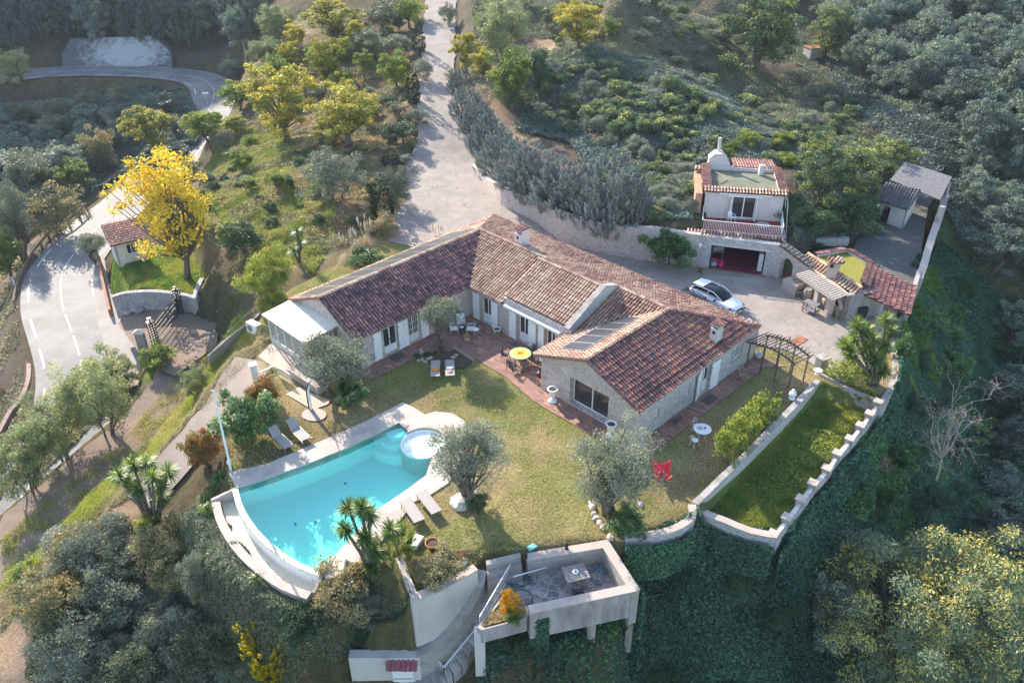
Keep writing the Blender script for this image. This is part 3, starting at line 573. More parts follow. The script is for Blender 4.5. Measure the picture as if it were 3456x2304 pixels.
strip('garden_path', PATH, (-1, 0), (1, 0), M['pathm'], .02, jit=.5)
YARD = [(1345, 660), (1378, 560), (1400, 515), (1585, 515), (1604, 572), (1645, 630), (1695, 694), (1811, 752), (1897, 817), (2059, 862), (2206, 884), (2353, 905), (2640, 940), (2700, 925), (2900, 1040), (2985, 1000), (3060, 1010), (3020, 1080), (2990, 1180), (2985, 1235), (2850, 1245), (2760, 1240), (2700, 1205), (2650, 1180), (2555, 1165)]
yd = list(px(YARD)) + [L(13.6, -.5)[:2], L(12.6, -.5)[:2], L(12.6, -25)[:2], L(4, -25.2)[:2]]
yd += list(px([(1540, 800), (1420, 840), (1310, 815), (1325, 730)]))
drape('yard', yd, M['drive'], .035, z=0)
drape('gate_court', px([(400, 1095), (425, 1040), (560, 1045), (650, 1060), (740, 1095), (730, 1170), (650, 1225), (590, 1270), (500, 1230), (450, 1165)], -6.1), M['dirt'], .04, z=-6.1)
drape('upper_yard', px([(2850, 900), (2960, 905), (3090, 970), (3132, 700), (3190, 610), (3040, 560), (2960, 690), (2905, 790)], 1.0), M['yardgrey'], .05, z=1.0)
strip('verge', ribbon([(336, 880, -7.9), (345, 980, -8.0), (380, 1090, -8.2), (440, 1200, -8.3), (500, 1290, -8.3)], [.5, .8, 1.2, 1.6, 1.6]), (-1, 0), (1, 0), M['concrete'], .1)
# paving round the house, z about 0
drape('patio', [L(*q)[:2] for q in [(-7.3, -18.4), (3.1, -18.4), (3.1, -8.3), (-.05, -8.3), (-.05, .05), (12.9, .05), (12.9, .6), (13.6, .6), (13.6, 2.2), (12.4, 1.25), (-1.4, 1.25), (-1.4, -7.4), (-.75, -10.5), (-.7, -14.6), (-1.0, -15.4), (-2.6, -16.6), (-7.4, -16.7)]], M['brickpave'], .02, z=0)
TERRP = px([(872, 1204), (911, 1163), (925, 1160), (1014, 1222), (1000, 1245), (978, 1255), (930, 1243)])
drape('paved_landing', TERRP, M['lightpave'], .035, z=0)
drape('paved_landing', px([(965, 1331), (1010, 1306), (1060, 1330), (1114, 1352), (1108, 1364), (1056, 1384)]), M['lightpave'], .03, z=0)
drape('stone_disc', px([(1060 + 42 * math.cos(t), 1400 + 22 * math.sin(t)) for t in np.linspace(0, 6.28, 20)[:-1]]), M['coping'], .045, z=0)
# swimming pool
deckpx = [(771, 1594), (900, 1567), (1010, 1520), (1131, 1469), (1240, 1420), (1359, 1359), (1400, 1378), (1433, 1400), (1470, 1390), (1528, 1396), (1565, 1420), (1582, 1455), (1578, 1500), (1560, 1560), (1513, 1631), (1450, 1672), (1396, 1695), (1352, 1755), (1300, 1815), (1220, 1890), (1140, 1945), (1102, 1954)]
DK = [tuple(q) for q in px(deckpx)]
pool = empty('swimming_pool', at(1087, 1700, 0), 'turquoise swimming pool with curved overflow edge and pale stone deck', 'pool')
POFF = WL[pool.name]
PWI = [tuple(q) for q in POOL]
ROUNDC = at(1428, 1493, 0)[:2]; RR = float(np.linalg.norm(at(1507, 1490, 0)[:2] - at(1349, 1496, 0)[:2]) / 2) * .98
lefte = [(801, 1646), (815, 1698), (845, 1753), (885, 1803), (940, 1851), (1010, 1897), (1087, 1925)]
upper = [(801, 1646), (912, 1612), (1061, 1557), (1172, 1512), (1260, 1471), (1346, 1427), (1378, 1455)]
ringp = [ROUNDC + RR * np.array([math.cos(a_), math.sin(a_)]) for a_ in np.linspace(R_(150), R_(-62), 26)]
right = [(1438, 1604), (1370, 1655), (1282, 1713), (1215, 1780), (1155, 1848), (1087, 1925)]
IN = [tuple(q) for q in px(upper)] + [tuple(q) for q in ringp[1:]] + [tuple(q) for q in px(right)]      # deck-side outline of the water
deckpoly = DK + IN[::-1]
def rel(o, parent, off): o.location = -np.array(off); o.parent = parent; o['kind'] and o.__delitem__('kind'); return o
def pdrape(name, poly, mat, off, z, **k):
    o = drape(name, poly, mat, off, z=z, kind='x', **k); rel(o, pool, POFF); return o
pdrape('deck', deckpoly, M['deck'], .05, 0, skirt=.5)
POOLF = IN[:-1] + [tuple(q) for q in px(lefte)][::-1][:-1]
b = MB(); zt, zb = -.02, -1.55
for i in range(len(POOLF)):
    P_, Q_ = POOLF[i], POOLF[(i + 1) % len(POOLF)]; b.add([(*P_, zb), (*Q_, zb), (*Q_, zt), (*P_, zt)], [(0, 1, 2, 3)])
b.build('pool_wall', M['pool'], pool)
pdrape('pool_floor', POOLF, M['pool'], 0, -1.5)
ringi = [ROUNDC + RR * np.array([math.cos(a_), math.sin(a_)]) for a_ in np.linspace(R_(150), R_(298), 22)]
WATF = [tuple(q) for q in px(upper)] + [tuple(q) for q in ringi[1:]] + [tuple(q) for q in px(right)] + [tuple(q) for q in px(lefte)][::-1][1:-1]
pdrape('water', WATF, M['water'], 0, -.06)
b = MB(); ra = [ROUNDC + RR * .99 * np.array([math.cos(a_), math.sin(a_)]) for a_ in np.linspace(0, 2 * math.pi, 41)[:-1]]; rb_ = [ROUNDC + (RR * .99 - .07) * np.array([math.cos(a_), math.sin(a_)]) for a_ in np.linspace(0, 2 * math.pi, 41)[:-1]]
b.prism([tuple(q) for q in ra], -1.5, -.2)
for i in range(40):
    j = (i + 1) % 40; b.hexa([(*ra[i], -1.48), (*ra[j], -1.48), (*rb_[j], -1.48), (*rb_[i], -1.48), (*ra[i], -.075), (*ra[j], -.075), (*rb_[j], -.075), (*rb_[i], -.075)])
b.build('paddling_basin', M['poolwhite'], pool)
pdrape('shallow_water', [tuple(q) for q in rb_], M['shallow'], 0, -.03)
b = MB()
cs = at(1352, 1432, 0)[:2]
for i, r_ in enumerate((1.0, 1.55, 2.1)):
    pts = [tuple(cs + r_ * np.array([math.cos(a_), math.sin(a_)])) for a_ in np.linspace(R_(207), R_(318), 14)] + [tuple(cs)]
    b.prism(pts, -1.5, -.25 - i * .28)
b.build('pool_steps', M['poolwhite'], pool)
LE = spline([at(x, y, 0) for x, y in lefte], .5)
def offs(c, d):
    T = np.gradient(c[:, :2], axis=0); T /= np.linalg.norm(T, axis=1)[:, None]; return c[:, :2] + np.stack([T[:, 1], -T[:, 0]], 1) * d
b1 = MB(); b2 = MB(); b3 = MB()
o0, o1, o2, o3, o4 = offs(LE, -.02), offs(LE, .28), offs(LE, 1.0), offs(LE, 1.05), offs(LE, 1.5)
for i in range(len(LE) - 1):
    b1.hexa([(*o0[i], -2.2), (*o1[i], -2.2), (*o1[i + 1], -2.2), (*o0[i + 1], -2.2), (*o0[i], -.03), (*o1[i], -.035), (*o1[i + 1], -.035), (*o0[i + 1], -.03)])
    b2.hexa([(*o1[i], -1.6), (*o2[i], -1.6), (*o2[i + 1], -1.6), (*o1[i + 1], -1.6), (*o1[i], -.85), (*o2[i], -.85), (*o2[i + 1], -.85), (*o1[i + 1], -.85)])
    b3.hexa([(*o3[i], -3), (*o4[i], -3), (*o4[i + 1], -3), (*o3[i + 1], -3), (*o3[i], -.42), (*o4[i], -.44), (*o4[i + 1], -.44), (*o3[i + 1], -.42)])
b1.build('overflow_lip', M['poolwhite'], pool); M['channel'] = simple('cream_channel', (.74, .66, .5), .6, 0, .12, 2)
b2.build('overflow_channel', M['channel'], pool); b3.build('outer_coping', M['coping'], pool)
b = MB()
for i in (0, -1):
    b = MB(); P_ = o0[i]; Q_ = o4[i] if i == 0 else o3[i]; e = (LE[1] - LE[0])[:2] if i == 0 else (LE[-2] - LE[-1])[:2]; e = -e / np.linalg.norm(e) * .18
    b.hexa([(*P_, -3), (*Q_, -3), (*(Q_ + e), -3), (*(P_ + e), -3), (*P_, .0), (*Q_, -.4), (*(Q_ + e), -.4), (*(P_ + e), .0)]); b.build('end_wall', M['coping'], pool)
b = MB()   # a few leaves blown into the shallow end
for x, y in [(996, 1767), (1065, 1760), (1165, 1630)]:
    P_ = at(x, y, -1.45)
    b.box(P_, (.2, .1, .01), random.random() * 6)
b.build('sunk_leaf', M['soil'], pool)
# ------------------------------------------------------------------ roofs and walls
def roofplane(name, poly, eave, mats, parent, seed=1, sp=.25, ex=.38, tone=(0, 1), r=.092, gap=.6, slab=True, overhang=.06):
    """canal-tiled plane; poly = world points (planar), eave = direction along the eave"""
    rng = np.random.RandomState(seed); P = np.array(poly, float); e = np.array(eave, float); e /= np.linalg.norm(e)
    nrm = np.zeros(3)
    for i in range(len(P)): nrm += np.cross(P[i], P[(i + 1) % len(P)])
    nrm /= np.linalg.norm(nrm)
    if nrm[2] < 0: nrm = -nrm
    e -= nrm * (e @ nrm); e /= np.linalg.norm(e); d = np.cross(e, nrm); d = d if d[2] < 0 else -d
    O = P[0]; UV = np.stack([(P - O) @ e, (P - O) @ d], 1)
    u0, v0 = UV.min(0); u1, v1 = UV.max(0); nc = max(1, int(round((u1 - u0) / sp))); sp = (u1 - u0) / nc
    cu = u0 + (np.arange(nc) + .5) * sp; nr = int(math.ceil((v1 - v0 + overhang) / ex)); cv = v1 + overhang - (np.arange(nr) + .5) * ex
    U, Vv = np.meshgrid(cu, cv); U = U.ravel(); Vv = Vv.ravel(); k = sdist(U, np.minimum(Vv, v1 - .02), UV) < .06; U = U[k]; Vv = Vv[k]; n_ = len(U)
    U = U + rng.normal(0, .008, n_); Vv = Vv + rng.normal(0, .012, n_); rot = rng.normal(0, .02, n_)
    ang = np.linspace(0, math.pi, 6); cs, sn = np.cos(ang), np.sin(ang); V = []
    for end, rr, lift in ((-.58, r * .8, .0), (.5, r, .05)):
        uu = U[:, None] + cs * rr + (rot * end * ex)[:, None]; hh = sn * rr * .9 + lift + rng.normal(0, .004, n_)[:, None]; vv = (Vv + end * ex)[:, None] + 0 * uu
        V.append(O + uu[..., None] * e + vv[..., None] * d + hh[..., None] * nrm)
    V = np.stack(V, 1).reshape(-1, 3)   # n,2,6
    base = (np.arange(n_) * 12)[:, None, None]; j = np.arange(5)
    F = np.stack([j, j + 1, j + 7, j + 6], -1)[None] + base; F = F.reshape(-1, 4)
    big = vn(U, Vv, 1.4, seed) * .5; t = np.clip(rng.beta(1.1, 1.2, n_) * .66 + vn(U, Vv, 1.6, seed) * .4 + vn(U * 3, Vv * .4, .8, seed + 5) * .25 - .17, 0, 1); t = tone[0] + (tone[1] - tone[0]) * t
    tint = np.repeat(t, 5)
    # channel tiles; the shade between the covers is put into their dark tint
    wv_ = sp - r * 1.1; q = []
    for su in (-1, 1):
        for end, lift in ((-.5, -.008), (.5, .006)):
            q.append(O + ((U + sp / 2 + su * wv_ / 2))[:, None] * e + (Vv + end * ex)[:, None] * d + (lift + .004) * nrm)
    Q = np.stack([q[0], q[2], q[3], q[1]], 1).reshape(-1, 3); FQ = (np.arange(n_) * 4)[:, None] + np.array([0, 1, 2, 3]) + len(V)
    V2 = np.concatenate([V, Q]); F2 = np.concatenate([F, FQ]); tt = np.concatenate([tint, np.clip(rng.rand(n_) ** 2 * .45 * tone[1], 0, 1)]); mi = np.zeros(len(F2), int)
    # bed under the tiles
    nP = len(P); lo = P - nrm * .13; up = P - nrm * .012; b0 = len(V2); V2 = np.concatenate([V2, up, lo])
    Fl = [tuple(f) for f in F2] + [tuple(range(b0, b0 + nP)), tuple(range(b0 + 2 * nP - 1, b0 + nP - 1, -1))] + [(b0 + i, b0 + nP + i, b0 + nP + (i + 1) % nP, b0 + (i + 1) % nP) for i in range(nP)]
    tt = np.concatenate([tt, np.zeros(nP + 2)]); mi = np.concatenate([mi, np.ones(nP + 2, int)])
    off = WL[parent.name] if parent else np.zeros(3)
    me = npmesh(name, V2 - off, Fl, mats, tint=tt, midx=mi); o = link(name, me, parent); reg(o, off); return o
def ridge(name, P, Q, mats, parent, r=.13, seed=3, tone=(.3, 1), ex=.36):
    rng = np.random.RandomState(seed); P = np.array(P, float); Q = np.array(Q, float); d = Q - P; Ln = np.linalg.norm(d); d /= Ln
    x = np.cross(d, (0, 0, 1)); x /= np.linalg.norm(x); up = np.cross(x, d); n_ = max(1, int(Ln / ex)); b = MB()
    for i in range(n_):
        a = P + d * (Ln * i / n_ - .03); c_ = P + d * (Ln * (i + 1) / n_); t = tone[0] + (tone[1] - tone[0]) * rng.rand(); vs = []
        for q, rr, l in ((a, r, .03), (c_, r * .85, .0)):
            for k in range(7): an = math.pi * k / 6; vs.append(q + x * math.cos(an) * rr + up * (math.sin(an) * rr + l - .03))
        b.add(vs, [(k, k + 1, k + 8, k + 7) for k in range(6)] + [tuple(range(6, -1, -1)), tuple(range(7, 14))], t)
    return b.build(name, mats, parent)
def wall(b, P, Q, z0, top, thick=.4, ops=(), n=None):
    """front face on line P->Q; body goes to the right-hand side of P->Q unless n given; top = [(s,z)...]; ops=(s0,s1,z0,z1)"""
    P = np.array(P[:2], float); Q = np.array(Q[:2], float); d = Q - P; Ln = np.linalg.norm(d); d /= Ln
    nn = np.array([d[1], -d[0]]) if n is None else np.array(n[:2], float); nn = nn / np.linalg.norm(nn) * thick
    if not hasattr(top, '__len__'): top = [(0, top), (Ln, top)]
    tf = lambda s_: np.interp(s_, [t[0] for t in top], [t[1] for t in top])
    br = sorted(set([0, Ln] + [t[0] for t in top if 0 < t[0] < Ln] + [o for q in ops for o in q[:2]]))
    for s0, s1 in zip(br[:-1], br[1:]):
        if s1 - s0 < 1e-3: continue
        mid = (s0 + s1) / 2; cuts = sorted([(q[2], q[3]) for q in ops if q[0] <= mid <= q[1]]); z = z0; segs = []
        for c0, c1 in cuts:
            if c0 > z + 1e-3: segs.append((z, c0))
            z = c1
        segs.append((z, None))
        for a, c_ in segs:
            t0 = tf(s0) if c_ is None else c_; t1 = tf(s1) if c_ is None else c_
            A = P + d * s0; B = P + d * s1
            b.hexa([(*A, a), (*B, a), (*(B + nn), a), (*(A + nn), a), (*A, t0), (*B, t1), (*(B + nn), t1), (*(A + nn), t0)])
house = empty('stone_house', L(5, -12, 0), 'long low stone farmhouse with angled clay tile roofs and white shutters', 'house')
E0 = 2.55
RW = lambda b: 4.4
T_old = [M['tile_old'], M['tile_pan']]; T_red = [M['tile_red'], M['tile_pan']]; T_sun = [M['tile_sun'], M['panlight']]
U_ = np.array([SQ, SQ, 0]); W_ = np.array([SQ, -SQ, 0])
roofs = {}
roofs['ws'] = roofplane('tile_roof', [L(-7.45, -21.7, 4.4), L(7.5, -21.7, 4.42), L(2.95, -18.0, E0), L(-7.45, -18.0, E0)], U_, T_old, house, 1)
roofs['wn'] = roofplane('tile_roof', [L(-7.45, -21.7, 4.4), L(7.5, -21.7, 4.42), L(13.1, -25.9, E0), L(-7.45, -25.9, E0)], U_, T_sun, house, 2)
roofs['m1'] = roofplane('tile_roof', [L(7.5, -21.7, 4.42), L(7.5, -14.6, 4.42), L(2.95, -14.6, E0), L(2.95, -18.0, E0)], W_, T_sun, house, 3, tone=(.25, 1))
roofs['m2'] = roofplane('tile_roof', [L(6.7, -14.6, 4.69), L(6.7, -8.7, 4.69), L(3.25, -8.7, 3.1), L(3.25, -14.6, 3.1)], W_, T_sun, house, 4, tone=(.25, 1))
roofs['m3'] = roofplane('tile_roof', [L(8.1, -4.1, 4.22), L(8.1, -8.5, 4.22), L(3.45, -8.5, 2.55)], W_, T_sun, house, 5, tone=(.1, .9))
zE = lambda a: 2.55 + .335 * (13.1 - a)
roofs['e'] = roofplane('tile_roof', [L(13.1, .1, E0), L(8.1, -4.1, zE(8.1)), L(8.1, -8.6, zE(8.1)), L(6.7, -8.6, zE(6.7)), L(6.7, -14.6, zE(6.7)), L(7.5, -14.6, zE(7.5)), L(7.5, -21.7, zE(7.5)), L(13.1, -25.9, E0)], W_, T_sun, house, 6, tone=(.08, .85))
roofs['sw'] = roofplane('tile_roof', [L(-.3, -4.1, 4.22), L(8.1, -4.1, 4.22), L(3.4, -8.5, 2.55), L(-.3, -8.5, 2.55)], U_, T_sun, house, 7, tone=(.4, 1))
roofs['ss'] = roofplane('tile_roof', [L(-.3, -4.1, 4.22), L(8.1, -4.1, 4.22), L(13.1, .12, E0), L(-.3, .12, E0)], U_, T_red, house, 8, sp=.25)
for i, (p_, q_) in enumerate([((-7.5, -21.7, 4.43), (7.5, -21.7, 4.46)), ((7.5, -21.7, 4.46), (13.1, -25.9, 2.6)), ((7.5, -21.6, 4.46), (7.5, -14.5, 4.46)), ((6.7, -14.6, 4.74), (6.7, -8.6, 4.74)), ((8.1, -8.6, 4.27), (8.1, -4.1, 4.27)), ((-.35, -4.1, 4.27), (8.1, -4.1, 4.27)), ((8.1, -4.1, 4.27), (13.1, .12, 2.6))]):
    ridge('ridge_tiles', L(*p_), L(*q_), T_sun if i not in (6,) else T_red, house, seed=i)
b = MB(); b.tube([L(7.5, -21.7, 4.46), L(2.95, -18.0, 2.6)], .06, 6); b.tube([L(.1, -.42, 2.84), L(11.3, -.42, 2.86)], .035, 6); b.build('valley_flashing', M['black'], house)
ridge('verge_tiles', L(-.28, -4.1, 4.25), L(-.28, .1, 2.58), T_red, house, .09, 20, (0, .6)); ridge('verge_tiles', L(-7.43, -21.7, 4.43), L(-7.43, -18, 2.58), T_old, house, .09, 21, (0, .6))
# walls
def hwall(name, P, Q, top, ops=(), mat='stone_pink', n=None, thick=.42, z0=-.3, parent=None):
    b = MB(); wall(b, P, Q, z0, top, thick, ops, n); return b.build(name, M[mat], parent or house)
Wd = W_; Ud = U_
# west gable (faces -a), from b=-25.5 to -18.25
hwall('gable_wall', L(-7.1, -25.55), L(-7.1, -18.2), [(0, 2.55), (3.85, 4.25), (7.35, 2.5)], [(3.1, 5.0, .9, 2.35)], n=U_)
SOUTHW = [(-4.95, -3.75, .15, 2.25), (-2.85, -1.75, .15, 2.25), (1.15, 1.85, .9, 2.1)]
hwall('courtyard_wall', L(-6.68, -18.2), L(3.05, -18.2), 2.42, [(a + 6.68, c_ + 6.68, z0, z1) for a, c_, z0, z1 in SOUTHW], n=-W_)
MID1 = [(-16.9, -15.85, .05, 2.2), (-13.15, -12.1, .05, 2.2), (-10.5, -9.6, .05, 2.2)]
hwall('courtyard_wall', L(3.05, -18.2), L(3.05, -14.6), 2.5, [(b0 + 18.2, b1 + 18.2, z0, z1) for b0, b1, z0, z1 in MID1[:1]], n=U_)
hwall('courtyard_wall', L(3.35 - .3, -14.6), L(3.35 - .3, -8.2), 3.0, [(b0 + 14.6, b1 + 14.6, z0, z1) for b0, b1, z0, z1 in MID1[1:]], n=U_)
hwall('side_wall', L(.42, -8.05), L(3.05, -8.05), 2.5, n=W_)
hwall('parapet_wall', L(3.1, -8.72), L(8.1, -8.72), [(0, 3.0), (3.6, 4.82), (5.0, 4.35)], n=W_, thick=.34, z0=2.0, mat='stone_grey')
b = MB(); 
for A_, B_, za, zb in ((3.0, 6.7, 3.02, 4.84), (6.7, 8.1, 4.84, 4.37)):
    b.hexa([L(A_, -8.78, za), L(A_, -8.32, za), L(B_, -8.32, zb), L(B_, -8.78, zb), L(A_, -8.78, za + .07), L(A_, -8.32, za + .07), L(B_, -8.32, zb + .07), L(B_, -8.78, zb + .07)])
b.build('parapet_coping', M['render_grey'], house)
hwall('gable_wall', L(0, -8.0), L(0, 0), [(0, 2.58), (3.9, 4.1), (8.0, 2.46)], [(2.5, 5.6, .12, 2.15)], n=U_, thick=.5)
SW_ = [(1.35, 1.95, .95, 1.75), (4.6, 5.2, .95, 1.8), (6.6, 7.5, .05, 2.15), (9.9, 11.3, .9, 2.0)]
hwall('south_wall', L(.5, 0), L(12.9, 0), 2.42, [(a - .5, c_ - .5, z0, z1) for a, c_, z0, z1 in SW_], mat='stone_grey', n=-W_)
hwall('east_wall', L(12.9, -.42), L(12.9, -25.5), 2.45, n=-U_); hwall('north_wall', L(12.9, -25.55), L(-6.68, -25.55), 2.45, n=W_)
b = MB(); b.box(L(.02, -.1, 1.55), (.42, .42, .06), R_(45)); b.build('ledge_stone', M['whitewall'], house); b = MB(); b.box(L(-.05, -.0, .02), (1.0, .6, .1), R_(20)); b.build('corner_stone', M['whitewall'], house)
b = MB(); b.box(L(3, -22, -.1), (.1, .1, .1)); 
b = MB(); b.hexa([L(-6.6, -25, .02), L(-6.6, -18.7, .02), L(12.4, -18.7, .02), L(12.4, -25, .02), L(-6.6, -25, .04), L(-6.6, -18.7, .04), L(12.4, -18.7, .04), L(12.4, -25, .04)])
b.hexa([L(3.5, -18.6, .02), L(3.5, -8, .02), L(12.4, -8, .02), L(12.4, -18.6, .02), L(3.5, -18.6, .04), L(3.5, -8, .04), L(12.4, -8, .04), L(12.4, -18.6, .04)])
b.hexa([L(.6, -7.9, .02), L(.6, -.5, .02), L(12.4, -.5, .02), L(12.4, -7.9, .02), L(.6, -7.9, .04), L(.6, -.5, .04), L(12.4, -.5, .04), L(12.4, -7.9, .04)])
b.build('indoor_floor', M['wood_dark'], house)
# windows / doors: origin P, along dir d, outward normal o
def frame_unit(name, P, d, o, w_, z0, z1, panes=2, panel=0, fw=.07, grill=False, glassm='glass', parent=None):
    P = np.array([P[0], P[1], 0.]); d = np.array(d); o = np.array(o); f = MB(); g = MB()
    def hb(bb, s0, s1, a, c_, t0, t1): bb.hexa([P + d * s0 + o * t0 + [0, 0, a], P + d * s1 + o * t0 + [0, 0, a], P + d * s1 + o * t1 + [0, 0, a], P + d * s0 + o * t1 + [0, 0, a], P + d * s0 + o * t0 + [0, 0, c_], P + d * s1 + o * t0 + [0, 0, c_], P + d * s1 + o * t1 + [0, 0, c_], P + d * s0 + o * t1 + [0, 0, c_]])
    hb(f, 0, fw, z0, z1, -.03, .03); hb(f, w_ - fw, w_, z0, z1, -.03, .03); hb(f, fw, w_ - fw, z0, z0 + fw, -.03, .03); hb(f, fw, w_ - fw, z1 - fw, z1, -.03, .03)
    for k in range(1, panes): hb(f, w_ * k / panes - fw * .6, w_ * k / panes + fw * .6, z0 + fw, z1 - fw, -.028, .035)
    if panel: hb(f, fw, w_ - fw, z0 + fw, z0 + panel, -.02, .025)
    par = parent or house
    fo = f.build(name, M['metalwhite'], par); hb(g, fw * .5, w_ - fw * .5, z0 + fw * .5, z1 - fw * .5, -.006, .006); g.build('pane', M[glassm], fo)
    if grill:
        q = MB()
        for k in range(1, 7): hb(q, w_ * k / 7 - .012, w_ * k / 7 + .012, z0, z1, .12, .14)
        for k in range(1, 4): zz = z0 + (z1 - z0) * k / 4; hb(q, 0, w_, zz - .012, zz + .012, .118, .142)
        q.build('grille', M['metalwhite'], fo)
    if panel:
        q = MB(); hb(q, w_ / 2 - .03, w_ / 2 - .005, z0 + .95, z0 + 1.1, .03, .09); q.build('handle', M['chrome'], fo)
    return fo
def shutter(P, d, o, w_, z0, z1, ang=0, parent=None):
    P = np.array([P[0], P[1], 0.]); d = np.array(d); o = np.array(o); q = MB(); dd = d * math.cos(ang) + o * math.sin(ang); oo = -d * math.sin(ang) + o * math.cos(ang)
    def hb(bb, s0, s1, a, c_, t0, t1): bb.hexa([P + dd * s0 + oo * t0 + [0, 0, a], P + dd * s1 + oo * t0 + [0, 0, a], P + dd * s1 + oo * t1 + [0, 0, a], P + dd * s0 + oo * t1 + [0, 0, a], P + dd * s0 + oo * t0 + [0, 0, c_], P + dd * s1 + oo * t0 + [0, 0, c_], P + dd * s1 + oo * t1 + [0, 0, c_], P + dd * s0 + oo * t1 + [0, 0, c_]])
    hb(q, 0, w_, z0, z1, .03, .065)
    for s0, s1 in ((0, .07), (w_ - .07, w_)): hb(q, s0, s1, z0, z1, .065, .08)
    for a in (z0, (z0 + z1) / 2 - .04, z1 - .08): hb(q, .07, w_ - .07, a, a + .08, .065, .08)
    so_ = q.build('shutter', M['metalwhite'], parent or house)
    h = MB(); [hb(h, -.02, .1, a, a + .03, .08, .1) for a in (z0 + .3, z1 - .35)]; h.build('hinge', M['black'], so_); return so_
for (a, c_, z0, z1), kind in zip(SOUTHW, ('door', 'door', 'window')):
    Pp = L(a, -18.2 - .2); frame_unit('french_door' if kind == 'door' else 'window', Pp, U_, W_, c_ - a, z0, z1, 2, .55 if kind == 'door' else 0, grill=(a > -3))
for a, w_ in ((-5.85, .62), (-3.72, .42), (-3.28, .42), (-1.7, .65)): shutter(L(a, -18.2), U_, W_, w_, .12, 2.28, .05)
for b0, b1, z0, z1 in MID1: frame_unit('french_door', L(3.3, b0), W_, -U_, b1 - b0, z0, z1, 2, .7)
for b0, w_ in ((-17.75, .7), (-15.8, .7), (-13.95, .7), (-12.05, .75), (-11.1, .55)): shutter(L(3.05, b0), W_, -U_, w_, .08, 2.22, .05)
frame_unit('sliding_window', L(.42, -5.5), W_, -U_, 3.1, .14, 2.15, 2, 0, .06)
b = MB(); wall(b, L(.02, -5.5), L(.02, -2.4), -.2, .1, .42, (), U_); b.build('threshold', M['flag'], house)
for a, c_, z0, z1 in SW_:
    if c_ - a > .8 and z0 < .5: frame_unit('french_door', L(a, -.25), U_, W_, c_ - a, z0, z1, 2, .9)
    else: frame_unit('window', L(a, -.2), U_, W_, c_ - a, z0, z1, 2, 0, .05, grill=True)
shutter(L(6.6, 0), U_, W_, .85, .08, 2.15, R_(165)); shutter(L(7.5, 0), U_, W_, .85, .08, 2.15, .06)
frame_unit('window', L(-6.9, -22.45), W_, -U_, 1.9, .9, 2.35, 2)
b = MB(); b.hexa([L(2.75, -14.3, 2.45), L(3.04, -14.3, 2.45), L(3.04, -9.0, 2.45), L(2.75, -9.0, 2.45), L(2.75, -14.3, 2.6), L(3.04, -14.3, 2.6), L(3.04, -9, 2.6), L(2.75, -9, 2.6)]); b.build('awning_box', M['metalwhite'], house)
# chimneys belong to their roof
def chimney(P, w_, h, par, z0, mat='render', brick=False):
    b = MB(); b.box((P[0], P[1], z0 + h / 2 - .3), (w_, w_ * .75, h + .6), R_(45)); c_ = b.build('chimney', M[mat], par)
    t = MB(); zt = z0 + h
    for s_ in (-1, 1): t.box(np.array([P[0], P[1], zt + .12]) + U_ * 0 + W_ * s_ * w_ * .36, (w_ * .18, w_ * .7, .24), R_(-45))
    t.box((P[0], P[1], zt + .27), (w_ * 1.12, w_ * .92, .06), R_(45)); t.build('chimney_cap', M[mat], c_)
    roofplane('chimney_tiles', [np.array([P[0], P[1], zt + .34]) + U_ * i + W_ * j for i, j in ((-w_ * .55, -w_ * .42), (w_ * .55, -w_ * .42), (w_ * .55, w_ * .42), (-w_ * .55, w_ * .42))], U_, T_red, c_, 9, overhang=0)
    k = MB(); k.box(np.array([P[0], P[1], z0 + h * .72]) - U_ * (w_ * .5 + .004), (.02, .2, .22), R_(45)); k.build('flue_hole', M['dark'], c_)
chimney(L(8.35, -17.9), .95, 1.15, roofs['e'], 4.05); chimney(L(9.0, -.85), .7, .95, roofs['ss'], 2.9, 'whitewall')
# solar panels, as parts of the roof they are fixed on
def panel(c0, e, d, w_, h_, nrm, par):
    f = MB(); q = [c0, c0 + e * w_, c0 + e * w_ + d * h_, c0 + d * h_]; f.hexa([p_ + nrm * .1 for p_ in q] + [p_ + nrm * .135 for p_ in q]); fo = f.build('solar_panel', M['solarframe'], par)
    g = MB()
    for k in range(3):
        a, c_ = .03 + k * (h_ - .06) / 3 + .01, .03 + (k + 1) * (h_ - .06) / 3 - .01; g.hexa([c0 + e * s_ + d * t + nrm * z for z in (.13, .14) for s_, t in ((.03, a), (w_ - .03, a), (w_ - .03, c_), (.03, c_))])
    g.build('solar_cells', M['solar'], fo)
def planev(p0, p1, p2):
    n_ = np.cross(p1 - p0, p2 - p0); n_ /= np.linalg.norm(n_); return n_ if n_[2] > 0 else -n_
pn = planev(L(-7.45, -21.7, 4.4), L(7.5, -21.7, 4.42), L(-7.45, -25.9, E0)); dn = (L(-7.45, -25.9, E0) - L(-7.45, -21.7, 4.4)); dn /= np.linalg.norm(dn)
for k in range(8): panel(L(-7.2 + k * 1.86, -21.95, 4.3), U_, dn, 1.78, 3.4, pn, roofs['wn'])
pn = planev(L(-.3, -4.1, 4.22), L(8.1, -4.1, 4.22), L(-.3, -8.5, 2.55)); dn = (L(-.3, -8.5, 2.55) - L(-.3, -4.1, 4.22)); dn /= np.linalg.norm(dn)
for k in range(5): panel(L(.7 + k * 1.13, -5.1, 3.84), U_, dn, 1.08, 2.0, pn, roofs['sw'])
